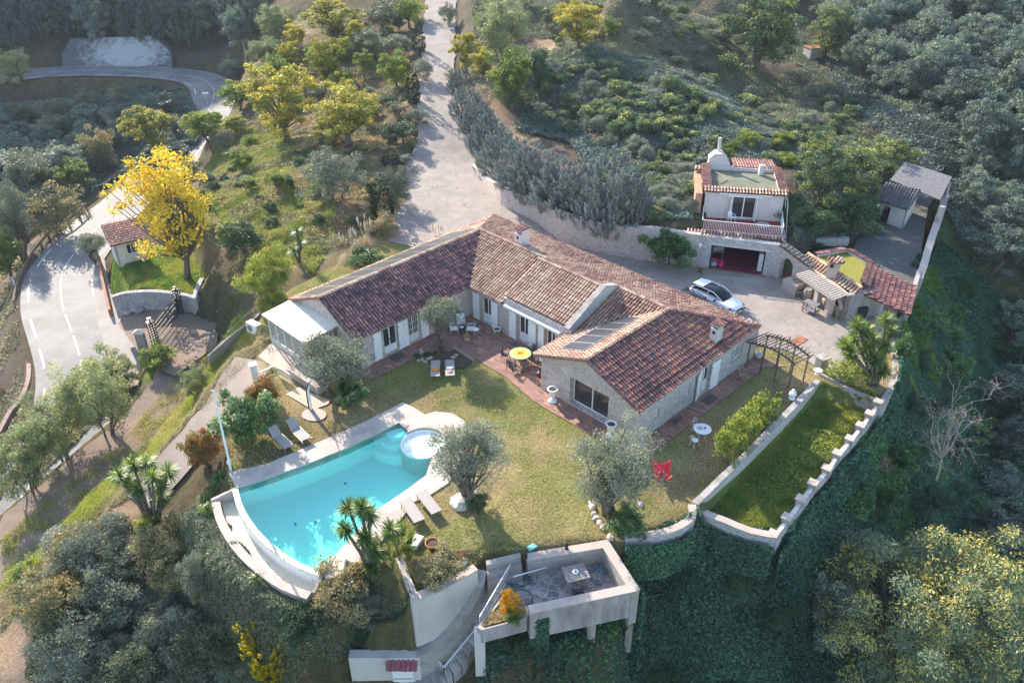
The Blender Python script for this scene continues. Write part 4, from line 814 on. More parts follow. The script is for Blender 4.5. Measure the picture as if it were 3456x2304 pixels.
# conservatory
cv = MB(); CA, CB0, CB1 = -9.5, -25.6, -20.6
b = MB(); b.hexa([L(CA, CB0, -.1), L(CA + .15, CB0, -.1), L(CA + .15, CB1, -.1), L(CA, CB1, -.1), L(CA, CB0, .35), L(CA + .15, CB0, .35), L(CA + .15, CB1, .35), L(CA, CB1, .35)])
cons = b.build('conservatory', M['whitewall'], house)
f = MB(); g = MB()
for k in range(6):
    bb = CB0 + (CB1 - CB0) * k / 5; f.bar(L(CA + .05, bb, .35), L(CA + .05, bb, 2.25), .08, .08)
for z in (.38, 1.95, 2.25): f.bar(L(CA + .05, CB0, z), L(CA + .05, CB1, z), .06, .06)
for bb in (CB0, CB1):
    f.bar(L(CA, bb, .38), L(-7.1, bb, .38), .06, .06); f.bar(L(CA, bb, 2.25), L(-7.1, bb, 2.45), .06, .06); f.bar(L(CA + 1.2, bb, .35), L(CA + 1.2, bb, 2.3), .06, .06)
f.build('conservatory_frame', simple('sage_frame', (.55, .62, .58), .5, 0, .05), cons)
g.add([L(CA + .05, CB0, .4), L(CA + .05, CB1, .4), L(CA + .05, CB1, 2.2), L(CA + .05, CB0, 2.2)], [(0, 1, 2, 3)]); g.add([L(CA, CB1, .4), L(-7.1, CB1, .4), L(-7.1, CB1, 2.4), L(CA, CB1, 2.2)], [(0, 1, 2, 3)]); g.build('conservatory_glass', M['clear'], cons)
r = MB(); r.hexa([L(-9.75, CB0 - .2, 2.27), L(-7.1, CB0 - .2, 2.5), L(-7.1, CB1 + .2, 2.5), L(-9.75, CB1 + .2, 2.27), L(-9.75, CB0 - .2, 2.35), L(-7.1, CB0 - .2, 2.58), L(-7.1, CB1 + .2, 2.58), L(-9.75, CB1 + .2, 2.35)])
r.build('conservatory_roof', simple('cream_roof_panels', (.8, .76, .64), .5, 0, .08, 2), cons)
# arch at the east end of the south path
b = MB(); wall(b, L(12.9, 0), L(13.6, -1.2), -.1, 2.3, .3, (), U_); b.build('garden_pier', M['stone_pink'], house)
# ------------------------------------------------------------------ annex over the garage
ax = empty('garage_annex', at(2500, 860, 0), 'pink rendered annex with flat roof and terrace above an open stone garage', 'house')
def Q3(x, y, z): return at(x, y, z)
GL, GR = Q3(2351, 899, 0), Q3(2613, 934, 0); gd = (GR - GL)[:2]; glen = float(np.linalg.norm(gd)); gd = gd / glen; gn = np.array([-gd[1], gd[0]])  # into the building
if gn[1] < 0: gn = -gn
def gs(x, y, z=0): return float((at(x, y, z)[:2] - GL[:2]) @ gd)
o0_, o1_ = gs(2391, 903), gs(2573, 922)
b = MB(); wall(b, GL, GR, -.2, 2.85, .5, [(o0_, o1_, -.2, 2.12)], gn); b.build('garage_wall', M['stone_grey'], ax)
b = MB(); P0 = GL[:2] + gd * (o0_ - .25) - gn * .04; P1 = GL[:2] + gd * (o1_ + .3) - gn * .04; wall(b, P0, P1, 2.14, 2.3, .1, (), gn); b.build('lintel', M['render'], ax)
G3 = lambda s_, t, z: np.array([*(GL[:2] + gd * s_ + gn * t), z])
b = MB(); b.hexa([G3(s_, t, z) for z in (.0, .03) for s_, t in ((o0_ - .1, .1), (o1_ + .1, .1), (o1_ + .1, 6), (o0_ - .1, 6))]); b.build('garage_floor', M['magenta'], ax)
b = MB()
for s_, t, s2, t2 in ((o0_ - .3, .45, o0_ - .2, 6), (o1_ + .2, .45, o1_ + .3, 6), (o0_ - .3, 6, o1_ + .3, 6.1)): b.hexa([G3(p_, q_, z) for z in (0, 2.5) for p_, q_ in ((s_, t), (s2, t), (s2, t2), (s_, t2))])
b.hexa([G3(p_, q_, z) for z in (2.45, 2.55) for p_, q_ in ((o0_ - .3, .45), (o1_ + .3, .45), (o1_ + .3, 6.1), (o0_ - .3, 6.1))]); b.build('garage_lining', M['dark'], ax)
drape('garage_apron', px([(2385, 930), (2560, 940), (2592, 935), (2574, 955), (2565, 962), (2380, 938)]), M['concrete'], .05, z=0)
AL, AR = Q3(2371, 733, 2.9), Q3(2632, 749, 2.9); BL, BR = Q3(2396, 548, 5.45), Q3(2622, 556, 5.45)
ad_ = (AR - AL)[:2]; alen = float(np.linalg.norm(ad_)); ad_ = ad_ / alen; an = np.array([-ad_[1], ad_[0]])
A3 = lambda s_, t, z: np.array([*(AL[:2] + ad_ * s_ + an * t), z])
adep = 5.9
d0, d1 = alen * .355, alen * .655
b = MB(); wall(b, A3(0, 0, 0), A3(alen, 0, 0), 2.85, 5.35, .3, [(d0, d1, 3.0, 4.95)], an); b.build('front_wall', M['render'], ax)
for s_, nm in ((0, 'side_wall'), (alen, 'side_wall')):
    b = MB(); wall(b, A3(s_, .3, 0), A3(s_, adep, 0), 1.5, 5.35, .3, (), ad_ if s_ == 0 else -ad_); b.build(nm, M['render'], ax)
b = MB(); wall(b, A3(.3, adep, 0), A3(alen - .3, adep, 0), 1.5, 5.35, .3, (), -an); b.build('rear_wall', M['render'], ax)
b = MB(); b.hexa([A3(p_, q_, z) for z in (4.95, 5.05) for p_, q_ in ((.3, .3), (alen - .3, .3), (alen - .3, adep - .3), (.3, adep - .3))]); rf = b.build('flat_roof', dirty('algae_roof', (.2, .2, .13), (.07, .08, .06), .5, (.4, .65)), ax)
b = MB(); b.box(A3(alen * .77, adep - .9, 5.5), (.4, .35, .9), 0); b.build('roof_vent', M['whitewall'], rf)
b = MB(); b.tube([A3(.8, adep - .6, 5.1), A3(1.5, 4.2, 5.12), A3(1.9, 3.2, 5.1), A3(1.3, 2.3, 5.12)], .035, 6); b.build('fallen_branch', M['barkpale'], rf)
roofplane('parapet_tiles', [A3(-.15, -.22, 5.36), A3(alen + .2, -.22, 5.36), A3(alen + .2, .32, 5.5), A3(-.15, .32, 5.5)], [*ad_, 0], T_sun, ax, 31, tone=(.3, 1), sp=.26)
roofplane('parapet_tiles', [A3(alen - .32, .3, 5.5), A3(alen + .25, .3, 5.36), A3(alen + .25, adep + .1, 5.36), A3(alen - .32, adep + .1, 5.5)], [*an, 0], T_red, ax, 32, tone=(.2, .9))
roofplane('parapet_tiles', [A3(-.2, .3, 5.36), A3(.32, .3, 5.5), A3(.32, adep + .1, 5.5), A3(-.2, adep + .1, 5.36)], [*an, 0], T_red, ax, 33, tone=(0, .8))
roofplane('rear_lean_to_roof', [A3(alen * .42, adep, 5.35), A3(alen * 1.0, adep, 5.35), A3(alen * 1.0, adep + 3.2, 4.9), A3(alen * .42, adep + 3.2, 4.9)], [*ad_, 0], T_old, ax, 34)
b = MB(); b.hexa([A3(p_, q_, z) for z in (2.5, 4.9) for p_, q_ in ((alen * .45, adep + .02), (alen - .1, adep + .02), (alen - .1, adep + 3.1), (alen * .45, adep + 3.1))]); b.build('rear_wall', M['render'], ax)
b = MB(); b.add([A3(.4, adep + .1, 5.2), A3(2.4, adep + .1, 5.2), A3(2.0, adep + .1, 5.9), A3(1.5, adep + .1, 6.4), A3(.9, adep + .1, 6.4), A3(.4, adep + .1, 5.9), A3(.4, adep + 1.2, 5.2), A3(2.4, adep + 1.2, 5.2), A3(2.0, adep + 1.2, 5.9), A3(1.5, adep + 1.2, 6.4), A3(.9, adep + 1.2, 6.4), A3(.4, adep + 1.2, 5.9)], [tuple(range(6)), tuple(range(11, 5, -1))] + [(i, (i + 1) % 6, 6 + (i + 1) % 6, 6 + i) for i in range(6)])
b.build('oven_hood', M['render'], ax)
b = MB(); b.tube([A3(1.25, adep + .8, 6.2), A3(1.2, adep + .9, 7.6)], [.17, .15], 8); b.build('flue', M['whitewall'], ax)
b = MB(); b.box(A3(-.55, 2.2, 3.9), (.55, 5.2, 2.6), math.atan2(ad_[1], ad_[0])); b.build('orange_chimney_breast', simple('ochre_render', (.5, .27, .16), .85, 0, .25, 1.5), ax)
roofplane('chimney_tiles', [A3(-.85, 4.4, 5.45), A3(-.25, 4.4, 5.45), A3(-.25, 4.9, 5.5), A3(-.85, 4.9, 5.5)], [*ad_, 0], T_sun, ax, 35, tone=(.5, 1))
# terrace
TL, TR = Q3(2368, 780, 2.92), Q3(2640, 805, 2.92)
b = MB(); b.prism([tuple(TL[:2]), tuple(TR[:2]), tuple(A3(alen, 0, 0)[:2]), tuple(A3(0, 0, 0)[:2])], 2.6, 2.93); b.build('terrace_floor', M['redfloor'], ax)
def railing(name, pts, h, mat, parent, gap=.13, r=.012, posts=True, label=None):
    b = MB(); pts = [np.array(p_, float) for p_ in pts]
    for P_, Q_ in zip(pts[:-1], pts[1:]):
        n_ = max(1, int(np.linalg.norm(Q_ - P_) / gap)); H = np.array([0, 0, h]); b.bar(P_ + H, Q_ + H, .05, .035); b.bar(P_ + [0, 0, .1], Q_ + [0, 0, .1], .03, .03)
        for k in range(n_ + 1): R__ = P_ + (Q_ - P_) * k / n_; q_ = .03 if k in (0, n_) else r * 1.6; b.bar(R__ + [0, 0, .0 if k in (0, n_) else .1], R__ + H, q_, q_)
    o = b.build(name, mat, parent); return o
railing('railing', [A3(-.02, .1, 2.93), TL + [0, .12, 0.01], TR + [0, .12, .01], A3(alen + .05, .1, 2.93)], .95, M['metalwhite'], ax)
roofplane('coping_tiles', [TL + [-1.2, -.3, -.12], TR + [.1, -.3, -.12], TR + [.1, .08, 0], TL + [-1.2, .15, 0]], TR - TL, T_sun, ax, 36, tone=(.2, 1), sp=.27)
b = MB(); b.prism([tuple(TR[:2] + [.05, 0]), tuple(TR[:2] + [.35, .1]), tuple(A3(alen + .3, .2, 0)[:2]), tuple(A3(alen, .2, 0)[:2])], 0, 2.9); b.build('side_wall', M['render_grey'], ax)
frame_unit('sliding_window', A3(d0, .12, 0), np.array([*ad_, 0]), np.array([*-an, 0]), d1 - d0, 3.02, 4.95, 2, 0, .07, parent=ax)
for s_, an_ in ((d0, R_(100)), (d1, R_(80))): shutter(A3(s_, 0, 0), np.array([*ad_, 0]), np.array([*-an, 0]), .55, 3.0, 4.95, an_, ax)
b = MB(); b.bar(A3(d0 - .4, -.08, 5.02), A3(d1 + .4, -.08, 5.02), .16, .12); b.bar(A3(alen * .18, -.1, 5.22), A3(alen * .84, -.1, 5.22), .18, .14); b.build('awning_box', M['metalwhite'], ax)
b = MB(); b.tube([A3(alen + .1, -.15, 5.3), A3(alen + .3, -.25, 4.8), A3(alen + .35, -2.6, 1.8)], .05, 6); b.tube([A3(alen + .1, .2, 5.2), A3(alen + .45, .3, 2.9)], .05, 6); b.build('downpipe', M['render_grey'], ax)
# garage contents, each a thing
def thing_mesh(name, mb, mat, label, cat, group=None, **k): return tag(mb.build(name, mat, None, **k), label, cat, group)
b = MB(); b.lathe([(.0, .02), (.24, .02), (.3, .4), (.33, .42), (.29, .4), (.22, .06)], G3(o0_ + .45, .75, .03), 16); thing_mesh('laundry_basket', b, M['pink'], 'pink plastic tub just inside the garage opening', 'basket')
b = MB(); b.box(G3(o0_ + .35, .6, .2), (.5, .35, .35), .2); thing_mesh('storage_crate', b, M['turq'], 'blue-green crate in the left corner of the garage', 'crate', bevel=.02)
b = MB(); b.lathe([(0, 0), (.2, 0), (.24, .45), (.26, .47), (0, .5)], G3(o0_ + .95, .6, .04), 14); thing_mesh('laundry_bag', b, simple('crimson_fabric', (.6, .03, .15), .8), 'crimson and white bag beside the pink tub in the garage', 'bag')
b = MB(); b.box(G3(o0_ + .5, .9, 1.55), (.9, .5, .35), .1); b.box(G3(o0_ + .5, .9, 1.25), (1.0, .55, .06), .1); [b.bar(G3(o0_ + s_, .9, 0), G3(o0_ + s_, .9, 1.22), .05, .05) for s_ in (.05, .95)]
thing_mesh('gas_barbecue', b, M['grey'], 'grey lidded barbecue on a stand inside the garage', 'barbecue', bevel=.03)
b = MB(); b.box(G3(o1_ - .3, .8, .8), (.35, .5, 1.6), -.2); thing_mesh('white_cabinet', b, M['white'], 'narrow white cabinet against the right wall in the garage', 'cabinet', bevel=.01)
b = MB(); c_ = G3(o0_ - .9, -.02, 2.2); b.lathe([(0, -.3), (.1, -.28), (.16, 0), (.02, .12), (0, .14)], c_ - np.array([*gn, 0]) * .3, 6); b.bar(c_, c_ - np.array([*gn, 0]) * .3 + [0, 0, .1], .03, .03); thing_mesh('wall_lantern', b, M['metalwhite'], 'white lantern on the stone wall left of the garage', 'lamp')

# ------------------------------------------------------------------ retaining walls
def ribbonwall(name, top, base, thick, mat, label, cat='wall', coping=None, zb=None, out=-1, parent=None, ch=.08, cmat='coping'):
    """wall following photo-base points; top heights found above the same ground points"""
    Pb = [at(x, y, z) for x, y, z in base]; Z = [hgt(*t, P_) if hasattr(t, '__len__') else t for t, P_ in zip(top, Pb)]
    c = spline([np.array([P_[0], P_[1], z, P_[2]]) for P_, z in zip(Pb, Z)], .8); T = np.gradient(c[:, :2], axis=0); T /= np.linalg.norm(T, axis=1)[:, None]; N = np.stack([-T[:, 1], T[:, 0]], 1) * out
    A = c[:, :2]; B_ = A + N * thick; b = MB(); k = MB()
    for i in range(len(c) - 1):
        z0, z1 = (c[i, 3] - .5, c[i + 1, 3] - .5) if zb is None else (zb, zb)
        b.hexa([(*A[i], z0), (*A[i + 1], z1), (*B_[i + 1], z1), (*B_[i], z0), (*A[i], c[i, 2]), (*A[i + 1], c[i + 1, 2]), (*B_[i + 1], c[i + 1, 2]), (*B_[i], c[i, 2])])
        if coping: o_ = coping; k.hexa([(*(A[j] - N[j] * o_), c[j, 2] + dz) if s_ else (*(B_[j] + N[j] * o_), c[j, 2] + dz) for dz in (.002, ch) for j, s_ in ((i, 1), (i + 1, 1), (i + 1, 0), (i, 0))])
    o = b.build(name, M[mat] if isinstance(mat, str) else mat, parent)
    if label:
        tag(o, label, cat)
    if coping:
        k2 = k.build('coping', M[cmat], o)
    return o
b_ = [(1590, 560), (1638, 626), (1690, 693), (1750, 722), (1807, 751), (1895, 816), (1975, 842), (2057, 861), (2130, 872), (2204, 883), (2275, 893), (2351, 903)]
t_ = [(1588, 555), (1633, 602), (1690, 632), (1757, 655), (1830, 680), (1912, 720), (1985, 748), (2062, 765), (2132, 768), (2204, 771), (2275, 782), (2352, 792)]
ribbonwall('retaining_wall', t_, [(x, y, 0) for x, y in b_], .5, 'stone_pink', 'long curved pink stone retaining wall behind the yard', out=1)
# stepping tile-capped wall with arch, right of the garage
W0, W1 = Q3(2613, 934, 0), Q3(2714, 985, 0); wd = (W1 - W0)[:2]; wl = float(np.linalg.norm(wd)); wd /= wl; wn = np.array([-wd[1], wd[0]]); wn = wn if wn[1] > 0 else -wn
aw = MB(); ops = []; 
n_ = 9; a0, a1 = wl * .12, wl * .52; 
for i in range(n_):
    s0 = a0 + (a1 - a0) * i / n_; s1 = a0 + (a1 - a0) * (i + 1) / n_; m_ = ((s0 + s1) / 2 - a0) / (a1 - a0) * 2 - 1; ops.append((s0, s1, -.2, 1.3 + .75 * math.sqrt(max(0, 1 - m_ * m_))))
wall(aw, W0, W1, -.2, [(0, 2.9), (wl * .45, 2.55), (wl, 2.25)], .45, ops, wn)
o = tag(aw.build('arched_wall', M['stone_pink'], None), 'stone wall with a round-arched opening right of the garage', 'wall')
roofplane('wall_tiles', [np.array([*(W0[:2] - wn * .1), 2.93]), np.array([*(W0[:2] + wn * .6), 2.98]), np.array([*(W1[:2] + wn * .6), 2.33]), np.array([*(W1[:2] - wn * .1), 2.28])], np.array([*wn, 0]), [M['tile_grey'], M['tile_pan']], o, 41, sp=.26)
ar = MB(); c3 = np.array([*(W0[:2] + wd * (a0 + a1) / 2 + wn * 1.2), 0]); ar.hexa([c3 + np.array([*(wd * s_ + wn * t), z]) for z in (.0, .05) for s_, t in ((-.8, -.9), (.8, -.9), (.8, 2), (-.8, 2))]); tag(ar.build('passage_floor', M['redfloor'], None), kind='structure')
# ------------------------------------------------------------------ outdoor kitchen building
bb_ = empty('outdoor_kitchen', Q3(2790, 1000, 0), 'small outdoor kitchen building with mossy flat roof and slatted pergola', 'building')
F0, F1 = Q3(2690, 960, 0), Q3(2838, 1085, 0); fd = (F1 - F0)[:2]; fl = float(np.linalg.norm(fd)); fd /= fl; fn = np.array([-fd[1], fd[0]]); fn = fn if fn[0] > 0 else -fn
K3 = lambda s_, t, z: np.array([*(F0[:2] + fd * s_ + fn * t), z])
oven = stonemat('ochre_fieldstone', [(.4, .24, .14), (.55, .36, .22), (.5, .42, .34), (.35, .2, .15)], (.6, .52, .44), 2.2)
b = MB(); wall(b, K3(0, 0, 0), K3(fl, 0, 0), -.1, 2.15, .4, [(fl * .42, fl * .62, .5, 1.5)], fn); b.build('front_wall', oven, bb_)
b = MB(); wall(b, K3(fl, .0, 0), K3(fl, 3.2, 0), -.1, 2.2, .4, (), -fd); b.build('end_wall', M['render_grey'], bb_)
b = MB(); wall(b, K3(0, 3.2, 0), K3(fl, 3.2, 0), -.1, 2.1, .3, (), fn); wall(b, K3(0, .4, 0), K3(0, 3.2, 0), -.1, 2.2, .3, (), fd); b.build('rear_wall', M['render'], bb_)
RC = [Q3(2761, 865, 2.35), Q3(2856, 849, 2.35), Q3(2930, 894, 2.35), Q3(2905, 962, 2.35)]
b = MB(); b.prism([tuple(q[:2]) for q in RC], 2.2, 2.3); b.build('moss_roof', dirty('moss', (.24, .24, .03), (.36, .3, .06), 1.3, (.4, .7), .95, 20, .05), bb_)
for i in range(3):
    P_, Q_ = RC[i], RC[i + 1]; d_ = (Q_ - P_)[:2]; d_ /= np.linalg.norm(d_); n2 = np.array([-d_[1], d_[0]]); c_ = sum(RC)[:2] / 4
    if (c_ - P_[:2]) @ n2 > 0: n2 = -n2
    b = MB(); wall(b, P_, Q_, 1.9, 2.5, .12, (), n2); b.build('parapet', M['whitewall'], bb_)
    roofplane('parapet_tiles', [np.array([*(P_[:2] + n2 * .05), 2.56]), np.array([*(Q_[:2] + n2 * .05), 2.56]), np.array([*(Q_[:2] + n2 * .55), 2.4]), np.array([*(P_[:2] + n2 * .55), 2.4])], [*d_, 0], T_red, bb_, 50 + i, tone=(.1, .9))
RA = [Q3(2728, 857, 2.6), Q3(2909, 972, 2.6), Q3(2886, 990, 2.2), Q3(2702, 873, 2.2)]
roofplane('kitchen_roof', RA, RA[1] - RA[0], T_sun, bb_, 55, tone=(.2, 1), sp=.3); ridge('ridge_tiles', RA[0] + [0, 0, .05], RA[1] + [0, 0, .05], T_sun, bb_, .14)
b = MB(); cc_ = Q3(2808, 930, 2.3); b.box(cc_ + [0, 0, .55], (.75, .6, 1.3), R_(-40)); ch_ = b.build('chimney', M['coping'], bb_)
roofplane('chimney_tiles', [cc_ + [i, j, 1.3] for i, j in ((-.5, -.4), (.5, -.4), (.5, .4), (-.5, .4))], [1, -.8, 0], T_sun, ch_, 57, overhang=0)
b = MB(); b.box(cc_ + [-.3, -.28, .95], (.2, .2, .18), R_(-40)); b.build('flue_hole', M['dark'], ch_)
PA = [Q3(2689, 927, 2.05), Q3(2736, 913, 2.2), Q3(2862, 992, 2.2), Q3(2812, 1010, 2.05)]
b = MB(); n_ = 17
for i in range(n_): f_ = i / (n_ - 1); b.bar(PA[0] * (1 - f_) + PA[3] * f_, PA[1] * (1 - f_) + PA[2] * f_, .16, .06)
b.bar(PA[0] - [0, 0, .08], PA[3] - [0, 0, .08], .1, .1); b.build('pergola_slats', M['woodgrey'], bb_)
b = MB()
for x, y in ((2755, 1030), (2792, 1068)): P_ = Q3(x, y, 0); b.box(P_ + [0, 0, 1.0], (.45, .45, 2.0), math.atan2(fd[1], fd[0]))
b.build('pillars', M['coping'], bb_)
b = MB(); c_ = K3(fl * .84, -.03, .95); ang = np.linspace(0, math.pi, 12)
vs = [c_ + np.array([*(fd * math.cos(a_) * .85), math.sin(a_) * .8]) for a_ in ang] + [c_ + np.array([*(fd * math.cos(a_) * .5), math.sin(a_) * .45]) for a_ in ang]; vs += [v - np.array([*(fn * .1), 0]) for v in vs]
b.add(vs, [(24 + i, 24 + i + 1, 36 + i + 1, 36 + i) for i in range(11)] + [(i, i + 1, 25 + i, 24 + i) for i in range(11)] + [(12 + i, 13 + i, 37 + i, 36 + i) for i in range(11)]); b.build('oven_arch', M['coping'], bb_)
b = MB(); b.add([c_ + np.array([*(fd * math.cos(a_) * .52 - fn * .02), math.sin(a_) * .47]) for a_ in ang], [tuple(range(12))]); b.build('oven_mouth', M['dark'], bb_)
LT = [Q3(2950, 903, 2.45), Q3(3093, 968, 2.3), Q3(3070, 1062, 1.95), Q3(2909, 990, 2.1)]
roofplane('lean_to_roof', LT, LT[1] - LT[2], T_old, bb_, 58, tone=(.2, .9))
b = MB(); P_, Q_ = Q3(3088, 985, 0), Q3(3060, 1085, 0); wall(b, P_, Q_, -3, 1.9, .35, (), (-1, 0)); b.build('lean_to_wall', M['render_grey'], bb_)
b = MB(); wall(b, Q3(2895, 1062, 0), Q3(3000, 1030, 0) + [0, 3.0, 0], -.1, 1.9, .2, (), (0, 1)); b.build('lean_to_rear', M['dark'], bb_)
b = MB(); c_ = Q3(2672, 980, 0); b.box(c_ + [0, 0, .42], (1.5, .8, .84), math.atan2(fd[1], fd[0]) + .25); o = thing_mesh('outdoor_counter', b, M['coping'], 'block-shaped stone counter with round basin by the pergola', 'counter', bevel=.04)
b = MB(); b.lathe([(0, -.05), (.22, -.04), (.26, .02), (.2, .02), (.16, -.02)], c_ + [.2, 0, .87], 16); b.build('basin', M['rust'], o)
# trolley, barrel, planter, bin
tr_ = empty('trolley_table', Q3(2733, 1055, 0), 'rusty metal trolley table with two shelves standing in the yard', 'table'); base = WL[tr_.name]; rz = -.85
def lp(o_, x, y, z, r): return o_ + np.array([x * math.cos(r) - y * math.sin(r), x * math.sin(r) + y * math.cos(r), z])
for z in (.85, .3): b = MB(); b.box(base + [0, 0, z], (1.1, .65, .05), rz); b.build('shelf', M['grey'], tr_)
for sx in (-.5, .5):
    for sy in (-.28, .28): b = MB(); b.bar(lp(base, sx, sy, 0, rz), lp(base, sx, sy, .84, rz), .05, .05); b.build('leg', M['black'], tr_)
b = MB(); b.lathe([(.0, 0), (.27, 0), (.33, .3), (.33, .5), (.27, .82), (.2, .8), (0, .78)], Q3(2722, 1005, 0), 18); b.build('x', M['woodgrey'], None)
o = bpy.data.objects['x']; o.name = 'wooden_barrel'; tag(o, 'grey wooden barrel standing under the pergola edge', 'barrel')
b = MB(); b.box(Q3(2697, 1000, 0) + [0, 0, .45], (.55, .45, .06)); b.bar(Q3(2690, 1000, .02), Q3(2690, 996, .9), .05, .05); b.bar(Q3(2706, 1006, .02), Q3(2706, 1000, .9), .05, .05); b.box(Q3(2697, 1000, .7) + [0, .22, 0], (.55, .05, .45)); thing_mesh('garden_chair', b, M['wood_dark'], 'dark slatted garden chair between the counter and the barrel', 'chair')
b = MB(); P_ = Q3(2902, 1075, 0); b.hexa([P_ + [i, j, z] for z, k in ((0.02, .26), (.95, .34)) for i, j in ((-k, -k), (k, -k), (k, k), (-k, k))]); b.box(P_ + [0, 0, 1.0], (.74, .76, .08)); thing_mesh('wheelie_bin', b, M['black'], 'black rubbish bin in the shade beside the kitchen end wall', 'bin', bevel=.03)
for i, (x, y) in enumerate([(2678, 1162), (2702, 1147)]):
    b = MB(); c_ = Q3(x, y, 0); e1 = Q3(x + 18, y + 7, 0) - c_; e2 = Q3(x + 12, y - 8, 0) - c_; b.hexa([c_ + e1 * i_ * .85 + e2 * j_ * .85 + [0, 0, z] for z in (.03, .07) for i_, j_ in ((-1, -1), (1, -1), (1, 1), (-1, 1))])
    thing_mesh('manhole_cover', b, M['rust'], ['rusty square manhole cover nearer the house', 'rusty square manhole cover nearer the outdoor kitchen'][i], 'manhole cover')
# ------------------------------------------------------------------ old sheds in the upper yard
sh = empty('old_shed', Q3(3000, 740, 1), 'small white shed with lichened grey tile roof in the upper yard', 'shed')
c_ = [Q3(2955, 742, 1), Q3(3045, 775, 1), Q3(3080, 720, 1)]; c_.append(c_[0] + c_[2] - c_[1])
dv = c_[1] - c_[0]
b = MB(); wall(b, c_[0], c_[1], .8, 2.9, .2, [(.35, float(np.linalg.norm(dv)) * .42, .9, 2.6)], (c_[3] - c_[0])[:2]); wall(b, c_[1], c_[2], .8, 2.9, .2, (), (c_[0] - c_[1])[:2]); wall(b, c_[0], c_[3], .8, 2.9, .2, (), (c_[1] - c_[0])[:2]); b.build('wall', M['whitewall'], sh)
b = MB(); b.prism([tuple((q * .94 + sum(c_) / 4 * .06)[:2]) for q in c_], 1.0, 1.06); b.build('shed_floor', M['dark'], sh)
rr = [Q3(2990, 615, 3.5), Q3(3108, 640, 3.5), Q3(3060, 705, 2.95), Q3(2952, 675, 2.95)]
roofplane('shed_roof', rr, rr[1] - rr[0], [M['tile_grey'], M['tile_grey']], sh, 61, tone=(.1, .8), sp=.27)
cp = empty('open_carport', Q3(3130, 700, 1), 'open shelter with large grey sheet roof beyond the white shed', 'shelter')
q4 = [Q3(3003, 610, 3.4), Q3(3055, 548, 3.7), Q3(3212, 600, 3.5), Q3(3172, 678, 3.1)]
b = MB(); b.hexa([p_ + [0, 0, z] for z in (0, .1) for p_ in q4]); b.build('sheet_roof', dirty('lichened_sheet', (.16, .15, .155), (.3, .29, .29), 3.5, (.5, .68)), cp)
b = MB(); P_ = Q3(3158, 775, 1); b.box(P_ + [0, 0, 1.1], (.4, .4, 2.2), .5); b.build('post', M['render_grey'], cp); b = MB(); b.box(Q3(3180, 690, 1.0) + [0, 0, 1.1], (.35, .35, 2.2), .5); b.build('post', M['render_grey'], cp)
ribbonwall('parapet_wall', [1.7] * 5, [(3176, 680, 1), (3150, 760, 1), (3120, 845, 1), (3098, 920, 1), (3080, 965, 1)], .5, 'render_grey', 'grey parapet wall along the right edge of the upper yard', out=1, coping=.03, zb=-2.5)
b = MB(); b.box(Q3(2800, 815, 1.2), (3.2, .35, .7), .05); thing_mesh('low_stone_wall', b, M['stone_grey'], 'short low rubble wall half hidden under the shrubs above the outdoor kitchen', 'wall')
# ------------------------------------------------------------------ right-hand garden walls
rw = ribbonwall('boundary_wall', [.45, .3, .2, .15, .1, .15, .2, .25], [(3052, 1050, 0), (3025, 1100, 0), (3005, 1160, 0), (3012, 1210, 0), (3005, 1280, 0), (2985, 1330, 0), (2968, 1355, 0), (2950, 1372, 0)], .4, 'render_grey', 'broken white boundary wall beside the yucca trees', out=1, zb=-4.5, coping=.0)
pil = [(2960, 1357), (2931, 1397), (2900, 1437), (2864, 1482), (2822, 1531), (2786, 1582), (2739, 1632), (2698, 1685), (2651, 1748), (2604, 1804)]
pz = [.35, .15, .0, -.1, -.2, -.3, -.35, -.4, -.45, -.5]
pp = [at(x, y, z) for (x, y), z in zip(pil, pz)]
gw = ribbonwall('garden_wall', [z - .35 for z in pz], [(x, y, z - .35) for (x, y), z in zip(pil, pz)], .35, 'stone_grey', 'stone garden wall with ten square pillars dropping to the ivy slope', out=1, zb=-6)
for P_ in pp:
    b = MB(); b.box(P_ + [.1, .05, -.3], (.4, .42, .7), .9); k = b.build('pillar', M['render_grey'], gw); b = MB(); b.box(P_ + [.1, .05, .06], (.55, .55, .08), .9); b.build('pillar_cap', M['coping'], k)
for P_, Q_ in zip(pp[:-1], pp[1:]): b = MB(); b.bar(P_ + [.1, 0, -.25], (P_ + Q_) / 2 + [.1, 0, -.33], .2, .12); b.bar((P_ + Q_) / 2 + [.1, 0, -.33], Q_ + [.1, 0, -.2], .2, .12); b.build('curved_coping', M['whitewall'], gw)
ribbonwall('dividing_wall', [.22, .2, .18, .15, .12, .12, .15, .2], [(2750, 1290, 0), (2700, 1345, 0), (2640, 1405, 0), (2570, 1475, 0), (2500, 1545, 0), (2430, 1610, 0), (2370, 1670, 0), (2335, 1705, 0)], .3, 'stone_grey', 'low rubble wall dividing the upper lawn from the lower garden', out=1, zb=-1.2, coping=.04, cmat='render_grey')
ribbonwall('end_garden_wall', [-.2, -.3, -.4, -.45, -.5], [(2340, 1712, -.5), (2385, 1740, -.6), (2450, 1765, -.7), (2530, 1800, -.8), (2612, 1818, -.9)], .35, 'stone_grey', 'low stone wall closing the bottom of the lower garden', out=-1, zb=-5, coping=.05)
ribbonwall('lawn_edge_wall', [.15] * 6, [(2345, 1712, 0), (2345, 1755, 0), (2300, 1790, 0), (2240, 1812, 0), (2180, 1822, 0), (2110, 1826, 0)], .35, 'stone_grey', 'curved low wall holding the lawn corner near the sunken terrace', out=-1, zb=-3.5, coping=.04)
ribbonwall('balustrade_wall', [.15] * 4, [(2775, 1262, 0), (2830, 1290, 0), (2880, 1318, 0), (2960, 1350, 0)], .3, 'render_grey', 'short wall with white panels at the head of the lower garden', out=-1, zb=-1.2)
